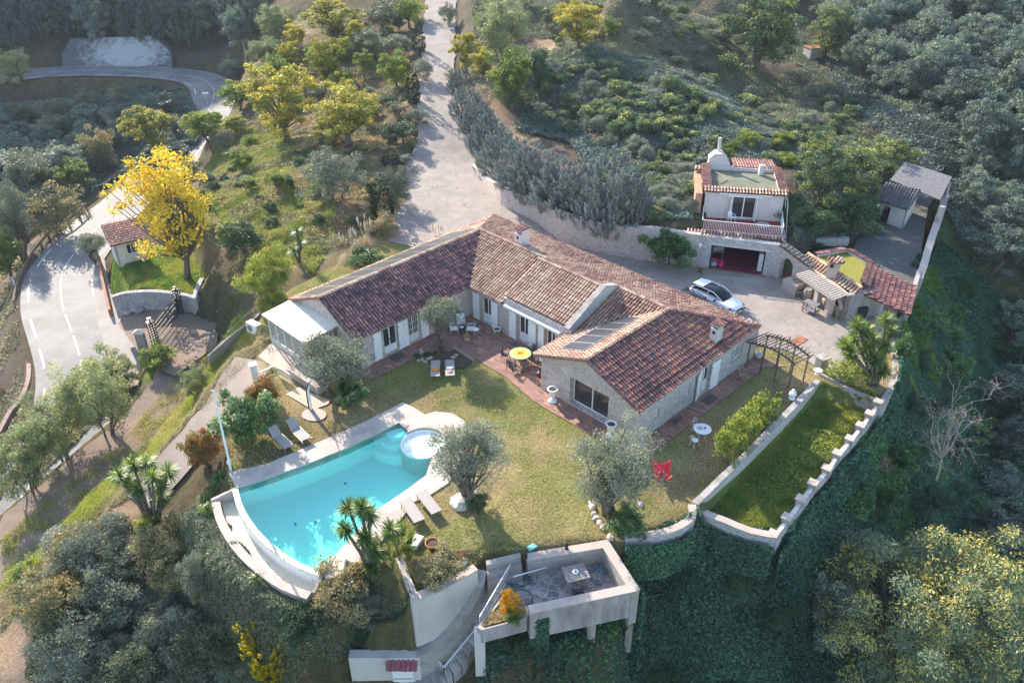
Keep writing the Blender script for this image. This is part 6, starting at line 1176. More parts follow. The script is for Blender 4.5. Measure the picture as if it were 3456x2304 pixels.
for a_ in np.linspace(0, 6.28, 5)[:-1]: b = MB(); b.bar(tc + [.5 * math.cos(a_ + .5), .5 * math.sin(a_ + .5), .7], tc + [.42 * math.cos(a_ + .5), .42 * math.sin(a_ + .5), .03], .05, .05); b.build('leg', M['black'], dt)
proto = chairm('x', 'chairs round the yellow table', (simple('dark_mesh', (.09, .085, .085), .8), M['black'])); first = True
for a_, lb in zip((165, 110, 40, -15, -75, -125), ('at the left of the yellow table near the lawn side', 'behind the yellow table facing the camera', 'behind the yellow table beside the french doors', 'at the right of the yellow table holding a white cloth', 'in front of the yellow table nearest the lawn', 'in front left of the yellow table, pulled out')):
    c = proto if first else copytree(proto); first = False; ra = R_(a_); c.location = tc + np.array([math.cos(ra) * 1.08, math.sin(ra) * 1.08, .02]); c.rotation_euler = (0, 0, ra + math.pi); c['label'] = 'dark mesh chair ' + lb
b = MB(); P_ = tc + [1.35, -.35, .6]; b.hexa([P_ + [i, j, z] for z, k in ((-.15, .2), (.35, .12)) for i, j in ((-k, -.06), (k, -.06), (k, .06), (-k, .06))]); b.box(P_ + [.05, -.1, 0], (.28, .14, .35), .4); thing_mesh('white_cloth', b, M['white_soft'], 'white cloth hanging over the chair at the house corner', 'cloth', bevel=.04)
b = MB(); P_ = at(1823, 1270, .0); b.lathe([(.16, 0), (.24, .12), (.2, .34), (.08, .42)], P_, 14); b.lathe([(.1, .4), (.07, .55)], P_, 8); thing_mesh('clay_jar', b, simple('dark_clay', (.09, .03, .03), .4), 'dark red round jar at the corner of the house wall', 'jar')
# coffee group
cc = at(1559, 1122, 0); ct_ = empty('coffee_table', cc, 'small round black coffee table in the patio corner', 'table')
b = MB(); b.lathe([(0, .42), (.3, .42), (.3, .45), (0, .452)], cc, 20); b.build('table_top', M['black'], ct_)
for a_ in (0, 2.1, 4.2): b = MB(); b.bar(cc + [.15 * math.cos(a_), .15 * math.sin(a_), .42], cc + [.28 * math.cos(a_), .28 * math.sin(a_), .03], .03, .03); b.build('leg', M['black'], ct_)
b = MB(); b.lathe([(0, .455), (.14, .455), (.16, .48), (0, .47)], cc, 16); thing_mesh('white_plate', b, M['white'], 'white plate on the small black coffee table', 'plate')
pr = chairm('white low armchair left of the coffee table', 'white armchairs round the coffee table', (M['white_soft'], M['metalwhite']), True, .36, 'armchair', 'garden_armchair', .5, .62)
for i, ((x, y), lb) in enumerate([((1535, 1122), 'white low armchair left of the coffee table'), ((1556, 1100), 'white low armchair behind the coffee table against the wall side'), ((1590, 1123), 'white low armchair right of the coffee table with a hat on it')]):
    c = pr if i == 0 else copytree(pr); P_ = at(x, y, 0); c.location = P_ + [0, 0, .03]; c.rotation_euler = (0, 0, math.atan2(*(cc - P_)[[1, 0]])); c['label'] = lb
b = MB(); P_ = at(1607, 1110, .85); b.lathe([(0, .1), (.1, .08), (.11, 0), (.22, -.02), (.22, -.03)], P_, 16); thing_mesh('straw_hat', b, M['white_soft'], 'pale straw hat resting on the right white armchair', 'hat')
b = MB(); P_ = at(1577, 1148, 0); b.lathe([(0, .03), (.2, .03), (.25, .35), (.24, .36), (.18, .06)], P_, 14); ang = np.linspace(0, math.pi, 9); b.tube([P_ + [.14 * math.cos(a_), .02, .35 + .22 * math.sin(a_)] for a_ in ang], .015, 5); thing_mesh('straw_bag', b, M['basket'], 'straw beach bag standing in front of the coffee table', 'bag')
def pot(name, P_, prof, m_, label, cat, plant=True):
    r = empty(name, P_, label, cat); b = MB(); b.lathe(prof, P_, 22); b.build('pot_body', m_, r, smooth=True); h = max(z for _, z in prof); w_ = prof[-2][0] if prof[-1][0] == 0 else prof[-1][0]
    b = MB(); b.lathe([(0, h - .06), (w_ * .95, h - .07)], P_, 18); b.build('potting_soil', M['soil'], r); return r, h
wp, h = pot('white_planter', at(1677, 1128, 0), [(0, 0), (.16, 0), (.2, .2), (.27, .45), (.3, .47), (.3, .5), (.25, .5), (.23, .44)], M['white'], 'white flared planter between the two french doors', 'planter')
urnp = [(0, 0), (.3, 0), (.3, .1), (.22, .14), (.1, .26), (.1, .34), (.2, .42), (.24, .52), (.25, .85), (.3, .92), (.36, .95), (.36, 1.0), (.27, 1.0), (.24, .88)]
pot('stone_urn', at(1865, 1354, 0), urnp, M['white'], 'white stone urn left of the big gable window', 'urn'); pot('stone_urn', at(2060, 1472, 0), urnp, M['white'], 'white stone urn near the outer corner of the gable', 'urn')
pot('terracotta_bowl', at(1460, 1848, 0), [(0, 0), (.2, 0), (.34, .34), (.38, .36), (.38, .4), (.33, .4), (.3, .3)], M['terracotta'], 'shallow terracotta bowl on the lawn by the white block', 'pot')
pot('plant_pot', at(2363, 918, 0), [(0, 0), (.14, 0), (.2, .3), (.22, .32), (.18, .32), (.17, .25)], M['terracotta'], 'small plant pot against the wall left of the garage', 'pot')
# white bistro set
bc = at(2366, 1478, 0); bt_ = empty('bistro_table', bc, 'round white metal table on the side lawn', 'table')
b = MB(); b.lathe([(0, .7), (.52, .7), (.54, .72), (.52, .735), (0, .735)], bc, 32); b.build('table_top', M['metalwhite'], bt_)
for a_ in (.6, 2.2, 3.8, 5.4): b = MB(); b.tube([bc + [.12 * math.cos(a_), .12 * math.sin(a_), .7], bc + [.1 * math.cos(a_), .1 * math.sin(a_), .4], bc + [.42 * math.cos(a_), .42 * math.sin(a_), 0]], .018, 6); b.build('leg', M['metalwhite'], bt_)
b = MB(); b.lathe([(0, .05), (.09, .05), (.1, .0), (.2, -.005), (.2, -.012)], bc + [-.15, .05, .752], 16); thing_mesh('straw_hat', b, simple('grey_straw', (.5, .5, .48), .9), 'grey brimmed hat on the white bistro table', 'hat')
b = MB(); b.lathe([(0, 0), (.05, 0), (.05, .12), (0, .14)], bc + [.15, 0, .74], 10); thing_mesh('table_lamp', b, M['black'], 'small dark candle lantern on the white bistro table', 'lantern')
def bistro(label):
    r = empty('bistro_chair', (0, 0, 0), label, 'chair', 'white bistro chairs'); WL[r.name] = np.zeros(3); b = MB(); b.lathe([(0, .44), (.2, .44), (.2, .46), (0, .465)], (0, 0, 0), 18); b.build('seat', M['metalwhite'], r)
    b = MB(); ang = np.linspace(0, math.pi, 11); b.tube([(-.18, -.19, .44)] + [(-.2 - .06 * math.sin(a_), -.19 * math.cos(a_), .7 + .2 * math.sin(a_)) for a_ in ang] + [(-.18, .19, .44)], .014, 6)
    for s_ in (-1, 1): b.tube([(-.22, s_ * (.09 + .07 * math.cos(t)), .7 + .07 * math.sin(t)) for t in np.linspace(0, 6, 10)], .01, 5)
    b.build('backrest', M['metalwhite'], r)
    for sx, sy in ((-.16, -.15), (-.16, .15), (.16, -.15), (.16, .15)): b = MB(); b.tube([(sx, sy, .45), (sx * 1.4, sy * 1.4, 0)], .013, 5); b.build('leg', M['metalwhite'], r)
    return r
k1 = bistro('white bistro chair with scrolled back behind the table'); k1.location = at(2350, 1455, 0); k1.rotation_euler = (0, 0, -.9)
k2 = copytree(k1); k2['label'] = 'white bistro chair in front left of the table'; k2.location = at(2343, 1504, 0); k2.rotation_euler = (0, 0, .5)
# red butterfly chair half behind the olive
rc = at(2232, 1625, 0); bch = empty('butterfly_chair', rc, 'bright red butterfly chair half hidden by the corner olive tree', 'chair')
b = MB(); n_ = 9; vs = []
for i in range(n_):
    for j in range(n_):
        u_, v_ = i / (n_ - 1) * 2 - 1, j / (n_ - 1) * 2 - 1; vs.append(rc + [u_ * .42 * (1 + .25 * abs(v_)), v_ * .45, .3 + .45 * (u_ * u_ + v_ * v_) * .5 + .42 * max(0, v_) ** 1.5 + .1 * abs(u_ * v_)])
b.add(vs, [(i * n_ + j, i * n_ + j + 1, (i + 1) * n_ + j + 1, (i + 1) * n_ + j) for i in range(n_ - 1) for j in range(n_ - 1)]); o = b.build('sling_seat', M['red'], bch, smooth=True); sm = o.modifiers.new('s', 'SOLIDIFY'); sm.thickness = .02
for s_ in (-1, 1): b = MB(); b.tube([rc + [s_ * .5, .42, 1.1], rc + [-s_ * .35, -.3, 0], rc + [s_ * .35, -.3, 0], rc + [-s_ * .45, -.45, .62]], .015, 6); b.build('frame', M['black'], bch)
# posts
P_ = hit(780, 1590); b = MB(); tl = at(719, 1318, 0); H_ = 6.6; tp_ = atd(719, 1318, depth(P_) - 3.4); b.tube([P_ - [0, 0, .3], tp_], [.075, .05], 10); fp = thing_mesh('flagpole', b, M['metalwhite'], 'tall slender white flagpole at the pool corner', 'flagpole'); b = MB(); b.box(P_ + (tp_ - P_) * .12, (.2, .2, .25)); b.build('cleat', M['metalwhite'], fp); b = MB(); b.lathe([(0, -.08), (.09, 0), (0, .09)], tp_, 10); b.build('finial', M['metalwhite'], fp)
P_ = at(1050, 1381, 0); b = MB(); b.tube([P_, P_ + [0, 0, .9], P_ + [.0, .02, 1.5], P_ + [.12, .05, 1.85]], [.1, .1, .08, .03], 10); sp_ = thing_mesh('garden_shower', b, M['metalwhite'], 'white and black curved solar shower post beside the paved landing', 'shower'); b = MB(); b.tube([P_ + [-.1, -.02, 0], P_ + [-.1, -.02, .9], P_ + [-.09, 0, 1.5], P_ + [.08, .03, 2.0], P_ + [.3, .08, 2.15]], [.06, .06, .05, .03, .03], 8); b.build('black_casing', M['black'], sp_)
# mats, folding chair, pergola
for (a_, c_), lb in (((-4.35, -17.6), 'dark doormat outside the left courtyard door'), ((6.7, .62), 'dark doormat on the south side path')):
    b = MB(); b.box(L(a_, c_, .045), (1.0, .6, .03), R_(45)); thing_mesh('doormat', b, M['wood_dark'], lb, 'mat')
b = MB(); b.box(L(3.4, .45, .1), (.75, .25, .18), R_(45)); thing_mesh('wooden_trough', b, M['wood_dark'], 'dark wooden trough against the south wall', 'trough')
fc = L(10.2, .75, 0); fo_ = empty('folding_chair', fc, 'folding wooden deck chair leaning on the south side path', 'chair')
for s_ in (-.25, .25): b = MB(); b.bar(fc + U_ * s_ + W_ * .5, fc + U_ * s_ - W_ * .25 + [0, 0, 1.0], .04, .04); b.bar(fc + U_ * s_ - W_ * .4, fc + U_ * s_ + W_ * .35 + [0, 0, .5], .04, .04); b.build('side_frame', M['wood'], fo_)
b = MB(); [b.bar(fc - U_ * .25 + W_ * t + [0, 0, z], fc + U_ * .25 + W_ * t + [0, 0, z], .09, .02) for t, z in ((.3, .42), (.17, .38), (.04, .34), (-.12, .78), (-.2, .94))]; b.build('slats', M['wood'], fo_)
pg = empty('arched_pergola', at(2640, 1230, 0), 'dark wooden arched pergola walkway at the end of the south path', 'pergola')
A0_, A1_ = [at(x, y, 0) for x, y in ((2518, 1240), (2660, 1310))], [at(x, y, 0) for x, y in ((2575, 1215), (2710, 1285))]
def arc(P_, Q_, h=2.15, rise=.35): return [P_ * (1 - t) + Q_ * t + [0, 0, h + rise * math.sin(math.pi * t)] for t in np.linspace(-.05, 1.05, 9)]
for k in range(2):
    P_, Q_ = (A0_ if k == 0 else A1_); b = MB(); pts = arc(P_, Q_, 2.0, .3); [b.bar(pts[i], pts[i + 1], .07, .12) for i in range(8)]; b.build('arched_beam', M['wood_dark'], pg)
    for t in (0, .33, .67, 1): R__ = P_ * (1 - t) + Q_ * t; b = MB(); b.bar(R__, R__ + [0, 0, 2.0 + .3 * math.sin(math.pi * t)], .08, .08); b.build('post', M['wood_dark'], pg)
b = MB()
for t in np.linspace(-.05, 1.05, 14): R0, R1 = A0_[0] * (1 - t) + A0_[1] * t, A1_[0] * (1 - t) + A1_[1] * t; z = 2.1 + .3 * math.sin(math.pi * max(0, min(1, t))); e_ = (R1 - R0) * .15; b.bar(R0 - e_ + [0, 0, z], R1 + e_ + [0, 0, z], .05, .06)
b.build('cross_slats', M['wood_dark'], pg)
for x, y, lb in ((2611, 1165, 'dark stake standing in the flower strip behind the pergola, left one'), (2652, 1172, 'dark stake standing in the flower strip behind the pergola, right one')): b = MB(); P_ = at(x, y + 25, 0); b.bar(P_, P_ + [.05, 0, 1.5], .05, .05); thing_mesh('garden_stake', b, M['wood_dark'], lb, 'stake')
b = MB(); P_ = at(2560, 1205, 0); b.lathe([(0, 0), (.16, 0), (.2, .2), (.26, .3), (.2, .3)], P_, 14); b.bar(P_, P_ + [0, .1, .9], .04, .04); thing_mesh('garden_machine', b, M['white'], 'small white garden machine under the archway', 'garden machine')
# terrace furniture
TZ = FZ
q = [at(x, y, TZ + .74) for x, y in ((1893, 1915), (1968, 1900), (1993, 1948), (1915, 1968))]
tt_ = empty('wooden_table', sum(q) / 4 * [1, 1, 0] + [0, 0, TZ], 'slatted grey wooden table on the sunken stone terrace', 'table'); b = MB()
for k in range(6): f0, f1 = k / 6 + .008, (k + 1) / 6 - .008; b.hexa([(q[0] * (1 - f) + q[3] * f) if s_ else (q[1] * (1 - f) + q[2] * f) for z in (0,) for f, s_ in ((f1, 1), (f1, 0), (f0, 0), (f0, 1))][:4] + [((q[0] * (1 - f) + q[3] * f) if s_ else (q[1] * (1 - f) + q[2] * f)) + [0, 0, .04] for f, s_ in ((f1, 1), (f1, 0), (f0, 0), (f0, 1))])
b.build('table_top', M['woodgrey'], tt_)
cq = sum(q) / 4
for v in q: b = MB(); P_ = v * .88 + cq * .12; b.bar(P_, P_ * [1, 1, 0] + [0, 0, TZ], .07, .07); b.build('leg', M['woodgrey'], tt_)
b = MB(); b.tube([cq + [.12 * math.cos(a_), .12 * math.sin(a_), .08] for a_ in np.linspace(0, 6.283, 17)], .05, 8, False); thing_mesh('white_ring', b, M['white'], 'white ring-shaped candle holder on the slatted table', 'candle holder')
tc1 = chairm('dark mesh armchair tucked on the outer side of the slatted table', 'mesh chairs on the sunken terrace', (simple('charcoal_mesh', (.05, .05, .05), .8), M['black'])); P_ = at(1950, 2020, TZ); tc1.location = P_; tc1.rotation_euler = (0, 0, R_(100))
tc2 = copytree(tc1); tc2['label'] = 'dark mesh armchair between the slatted table and the stone wall'; tc2.location = at(1925, 1908, TZ); tc2.rotation_euler = (0, 0, R_(-80))
b = MB(); b.tube([at(1733, 1945, TZ + .75), at(1890, 1900, TZ + .35), at(2035, 1880, TZ + .3)], .035, 8); thing_mesh('white_pole', b, M['metalwhite'], 'long thin pale pole lying across the sunken terrace', 'pole')
b = MB(); b.bar(at(2028, 1895, TZ), at(2028, 1895, TZ) + [0, 0, .75], .06, .06); b.bar(at(2028, 1895, TZ) + [-.2, 0, .7], at(2028, 1895, TZ) + [.2, 0, .7], .04, .04); thing_mesh('standpipe', b, simple('pale_green_metal', (.4, .55, .5), .5), 'pale standpipe beside the coiled blue hose', 'tap')
rs = np.random.RandomState(4)
b = MB(); c_ = at(2030, 1908, TZ + .05); pts = [c_ + [(.32 + .07 * rs.randn()) * math.cos(a_) + .06 * rs.randn(), (.42 + .07 * rs.randn()) * math.sin(a_), .02 + .16 * i_ / 60] for i_, a_ in enumerate(np.linspace(0, 9 * math.pi, 60))]; pts += [c_ + v for v in ([-.5, -.3, .02], [-.65, -.8, .02], [-.35, -1.15, .02], [0, -1.1, .02], [.05, -.7, .02], [-.2, -.3, .05])]
b.tube(spline(pts, .12), .04, 6); thing_mesh('coiled_hose', b, M['hoseblue'], 'thick blue-grey hose coiled in the terrace corner', 'hose')
b = MB(); c_ = at(1755, 1955, TZ + .03); pts = [c_ + [(.62 + .2 * math.sin(i_ * .7)) * math.cos(a_) - .2, .42 * math.sin(a_) + .1 * rs.randn(), .02 + .05 * rs.rand()] for i_, a_ in enumerate(np.linspace(0, 7 * math.pi, 44))] + [at(x, y, TZ + .03) for x, y in ((1740, 2000), (1765, 2035), (1790, 2035), (1797, 2010), (1775, 1990), (1735, 1990))]
b.tube(spline(pts, .12), .025, 5); thing_mesh('garden_hose', b, M['hosegreen'], 'thin green garden hose tangled at the foot of the terrace steps', 'hose')
def lantern(P_, lb): b = MB(); b.lathe([(.1, 0), (.1, .03), (.02, .06), (.02, .14), (.1, .16), (.11, .32), (.03, .4), (0, .44)], P_, 8); thing_mesh('garden_lantern', b, M['black'], lb, 'lantern')
lantern(at(1774, 1880, .02), 'black lantern on the terrace wall at the head of the steps'); lantern(at(1912, 1850, .02), 'black lantern in the middle of the terrace wall')
b = MB(); b.box(at(1795, 1845, .08), (.5, .3, .1), .6); thing_mesh('turquoise_tray', b, M['turq'], 'pale turquoise plastic tray on the lawn behind the terrace wall', 'tray', bevel=.02)
b = MB(); b.box(at(1560, 1900, .05), (.45, .3, .1), .1); thing_mesh('garden_tray', b, M['turq'], 'turquoise lid lying in the flower bed beside the steps', 'lid', bevel=.02)
# annex terrace furniture
ac = A3(alen * .76, -1.2, 2.94); b = MB(); b.lathe([(0, .0), (.06, 0), (.06, .1), (.6, .12), (.62, .16), (0, .17)], ac, 8); thing_mesh('octagonal_table', b, M['coping'], 'low octagonal stone table on the red annex terrace', 'table')
wc = chairm('white plastic chair beside the sliding window on the annex terrace', None, (M['white'], M['metalwhite']), True, .44, 'chair', 'plastic_chair', .45); wc.location = A3(alen * .36, -.7, 2.94); wc.rotation_euler = (0, 0, R_(-60))
# fallen logs, rocks
ROCK = [M['coping'], M['render_grey'], M['stone_dark']]
def rock(P_, r_, m_, lb, grp, seed):
    rg = np.random.RandomState(seed); bm = bmesh.new(); bmesh.ops.create_icosphere(bm, subdivisions=2, radius=1)
    V = np.array([v.co[:] for v in bm.verts]); F = [tuple(v.index for v in f.verts) for f in bm.faces]; bm.free()
    V *= (1 + .22 * np.sin(V @ rg.randn(3, 3) * 2.2).sum(1) / 2)[:, None]; V = V * [r_ * rg.uniform(.8, 1.3), r_ * rg.uniform(.7, 1.1), r_ * rg.uniform(.5, .8)]
    me = npmesh('rock', V, F, [m_]); o = link('rock', me, None, P_ + np.array([0, 0, r_ * .2])); o.rotation_euler = (0, 0, rg.rand() * 6); tag(o, lb, 'rock', grp)
i = 0
for x, y in [(1425, 1213), (1435, 1222), (1447, 1212), (1412, 1217), (1455, 1208), (1530, 1208), (1540, 1200), (1425, 1190), (1420, 1180)]: i += 1; rock(at(x, y, 0), .16, M['coping'], 'pale edging stone round the bed of the patio olive', 'edging stones round the patio olive bed', i)
for x, y in [(2000, 1715), (2005, 1735), (2015, 1750), (2025, 1765), (2035, 1780), (1998, 1700), (2160, 1700), (2060, 1815)]: i += 1; rock(at(x, y, 0), .22, M['coping'], 'pale rock edging the bed of the corner olive', 'rocks edging the corner olive bed', i)
for x, y in [(430, 1050), (452, 1046), (472, 1044)]: i += 1; rock(at(x, y + 5, -6), .45, M['render_grey'], 'grey boulder at the foot of the court wall', 'boulders at the foot of the court wall', i)
rock(at(1558, 1700, 0), .55, M['whitewall'], 'big white rock at the foot of the multi-trunk olive', None, 77); rock(at(1595, 1670, 0), .3, M['whitewall'], 'smaller white rock behind the multi-trunk olive', None, 78)
b = MB(); b.bar(L(-.9, -15.6, .1), L(-1.0, -13.4, .1), .14, .18); thing_mesh('edging_log', b, M['wood'], 'wooden edging beam between the olive bed and the patio', 'beam')
drape('flower_bed', [L(*q_)[:2] for q_ in ((-2.8, -16.4), (-1.0, -15.3), (-1.1, -13.5), (-1.9, -13.2), (-2.9, -14.0), (-3.3, -15.6))], M['soil'], .045, z=0)
# ------------------------------------------------------------------ vegetation
LM = {}
LM['mimosa'] = leafmat('mimosa_leaves', (.07, .12, .06), (.2, .27, .13), (.55, .5, .1))
LM['bigm'] = leafmat('budding_mimosa_leaves', (.1, .16, .1), (.28, .35, .2), (.8, .66, .15), .35)
LM['mimosay'] = leafmat('mimosa_yellow_leaves', (.14, .17, .03), (.34, .36, .06), (.72, .56, .05), .4)
LM['yellow'] = leafmat('autumn_yellow_leaves', (.5, .38, .02), (.85, .68, .05), (.38, .42, .06), .4)
LM['olive'] = leafmat('olive_leaves', (.11, .135, .085), (.36, .38, .29), (.42, .43, .2), .2)
LM['oak'] = leafmat('dull_evergreen_leaves', (.08, .105, .06), (.25, .28, .16), None, .25)
LM['green'] = leafmat('fresh_green_leaves', (.09, .15, .03), (.3, .38, .07), (.55, .52, .08), .35)
LM['gloss'] = leafmat('glossy_green_leaves', (.03, .09, .03), (.15, .27, .09), (.6, .6, .35), .25, .35)
LM['dark'] = leafmat('dark_green_leaves', (.025, .06, .03), (.1, .17, .075), None, .25)
LM['forest'] = leafmat('blue_green_forest_leaves', (.07, .105, .085), (.24, .3, .24), (.34, .38, .2), .25)
LM['cypress'] = leafmat('cypress_leaves', (.02, .04, .022), (.07, .11, .05), None, .15)
LM['blue'] = leafmat('blue_cypress_leaves', (.14, .18, .17), (.44, .5, .48), (.36, .28, .18), .15)
LM['red'] = leafmat('red_shrub_leaves', (.28, .14, .05), (.62, .27, .1), (.28, .3, .07), .35)
LM['pale'] = leafmat('pale_willowy_leaves', (.17, .21, .09), (.44, .48, .22), (.6, .55, .25), .35)
LM['warm'] = leafmat('bronze_green_leaves', (.17, .16, .07), (.42, .38, .2), (.6, .4, .17), .3)
LM['straw'] = leafmat('straw_plumes', (.36, .31, .15), (.68, .58, .38), None, .3)
LM['yucca'] = leafmat('yucca_blades', (.03, .08, .03), (.15, .25, .06), (.5, .55, .08), .25, .4)
LM['ivy'] = leafmat('ivy_leaves', (.016, .055, .036), (.12, .27, .15), (.16, .34, .1), .15, .5)
LM['orange'] = leafmat('orange_flowers', (.6, .28, .01), (.85, .45, .02), (.2, .28, .05), .3)
def quads(pos_, ax, bx, l_, w_):
    a = ax * (l_ / 2)[:, None]; b = bx * (w_ / 2)[:, None]
    V = np.stack([pos_ - a, pos_ + b - a * .1, pos_ + a, pos_ - b - a * .1], 1).reshape(-1, 3); return V, np.arange(len(pos_) * 4).reshape(-1, 4)
def unit(v): return v / (np.linalg.norm(v, axis=-1, keepdims=True) + 1e-9)
def cloud(rg, C, Rc, n, ls, flat_=.8, up=.25, style='round', acc=.0, axis=None):
    """leaves in clumps: C (k,3) centres, Rc radii"""
    k = len(C); ci = np.repeat(np.arange(k), n); N = k * n; d = unit(rg.randn(N, 3)); r = rg.rand(N) ** .42
    if style == 'tuft':   # elongated spiky tuft along axis
        A = axis[ci]; t = rg.rand(N); side = unit(np.cross(A, rg.randn(N, 3))); P = C[ci] + A * (t * Rc[ci] * 2.2)[:, None] + side * (rg.rand(N) ** .5 * (1 - t * .85) * Rc[ci] * .55)[:, None]; ax = unit(A * .9 + side * .5 + rg.randn(N, 3) * .2); out = t
    else:
        P = C[ci] + d * (r * Rc[ci])[:, None] * [1, 1, flat_]; out = np.clip(d[:, 2] * .5 + .5, 0, 1) * r
        ax = unit(rg.randn(N, 3) + d * .9 + [0, 0, up]) if style != 'hang' else unit(rg.randn(N, 3) * .6 + d * .8 + [0, 0, -.5])
    bx = unit(np.cross(ax, rg.randn(N, 3))); l_ = ls[0] * rg.uniform(.6, 1.3, N); w_ = ls[1] * rg.uniform(.6, 1.3, N)
    V, F = quads(P, ax, bx, l_, w_); ct_ = rg.rand(k)
    if style == 'tuft': out = t; ct_ = ct_ * .5
    tint = np.clip(.2 * ct_[ci] + .62 * t ** 1.5 + .25 * rg.rand(N), 0, 1) if style == 'tuft' else np.clip(.55 * ct_[ci] + .45 * rg.rand(N), 0, 1)
    ca_ = (rg.rand(k) < min(1, acc * 2.2)).astype(float); ac = ca_[ci] * (rg.rand(N) < .75) * (out > .35) * rg.uniform(.4, 1, N) if acc else np.zeros(N)
    return V, F, tint, ac
def tree_meshes(kind, seed):
    rg = np.random.RandomState(seed); K = KINDS[kind]; H, R = K['H'], K['R']; cb = K.get('cb', .3); nc = K.get('nc', 40); rz = H * (1 - cb) / 2; zc = H * cb + rz
    st = K.get('style', 'round'); shape = K.get('shape', 'ell')
    if shape == 'cone':
        t = 1 - rg.rand(nc) ** .6; t = np.sort(t); a = rg.rand(nc) * 6.28; prof = K.get('prof', lambda t: (1 - t) ** .8 * (.55 + .45 * np.minimum(1, t * 6 + .4))); rr = R * prof(t) * rg.uniform(.55, .9, nc)
        C = np.stack([np.cos(a) * rr, np.sin(a) * rr, H * (cb + (1 - cb) * t * .93)], 1); Rc = R * K.get('cr', .3) * (1.15 - t * .7) * rg.uniform(.8, 1.2, nc)
        axv = unit(np.stack([np.cos(a) * .6, np.sin(a) * .6, np.full(nc, 1.0)], 1))
    else:
        d = unit(rg.randn(nc, 3)); d[:, 2] = np.abs(d[:, 2]) * np.where(rg.rand(nc) < .3, -1, 1); r = rg.uniform(.35, .95, nc) ** .6
        lob = 1 + .28 * np.sin(np.arctan2(d[:, 1], d[:, 0]) * rg.randint(2, 5) + rg.rand() * 6) + .15 * rg.randn(nc)
        C = d * (r * lob)[:, None] * [R * .78, R * .78, rz * .82] + [0, 0, zc]; Rc = R * K.get('cr', .3) * rg.uniform(.65, 1.25, nc); axv = unit(d + [0, 0, .7])
        if shape == 'umb': C[:, 2] = zc + np.abs(C[:, 2] - zc) * .6
    V, F, T, A = cloud(rg, C, Rc, K.get('nl', 110), K.get('ls', (.2, .1)), K.get('fl', .8), K.get('up', .25), st, K.get('acc', 0), axv)
    crown = npmesh(kind + '_crown', V, F, [LM[K['mat']]], tint=T, acc=A)
    b = MB(); tr = K.get('tr', .03) * H; lean = np.array([rg.uniform(-.08, .08) * H, rg.uniform(-.08, .08) * H, 0]); ns = K.get('stems', 1); top = np.array([0, 0, H * max(cb, .12) + rz * .35]) + lean
    for s_ in range(ns):
        off = np.array([rg.uniform(-1, 1), rg.uniform(-1, 1), 0]) * R * (.35 if ns > 1 else 0); b.tube([(0, 0, -.4) if ns == 1 else tuple(off * .35 + [0, 0, -.4]), off * .5 + top * .35, off + top * .75, off * 1.2 + top], [tr * 1.3, tr, tr * .75, tr * .5], 7)
        own = [i for i in range(nc) if i % ns == s_][:K.get('nb', 14)]
        for i in own: m_ = (off + top * .7) * .5 + C[i] * .5 + rg.randn(3) * R * .06; b.tube([off + top * rg.uniform(.5, .9), m_, C[i]], [tr * .4, tr * .25, tr * .08], 5, False)
    trunk = b.mesh(kind + '_trunk', M[K.get('bark', 'bark')], smooth=True); return crown, trunk
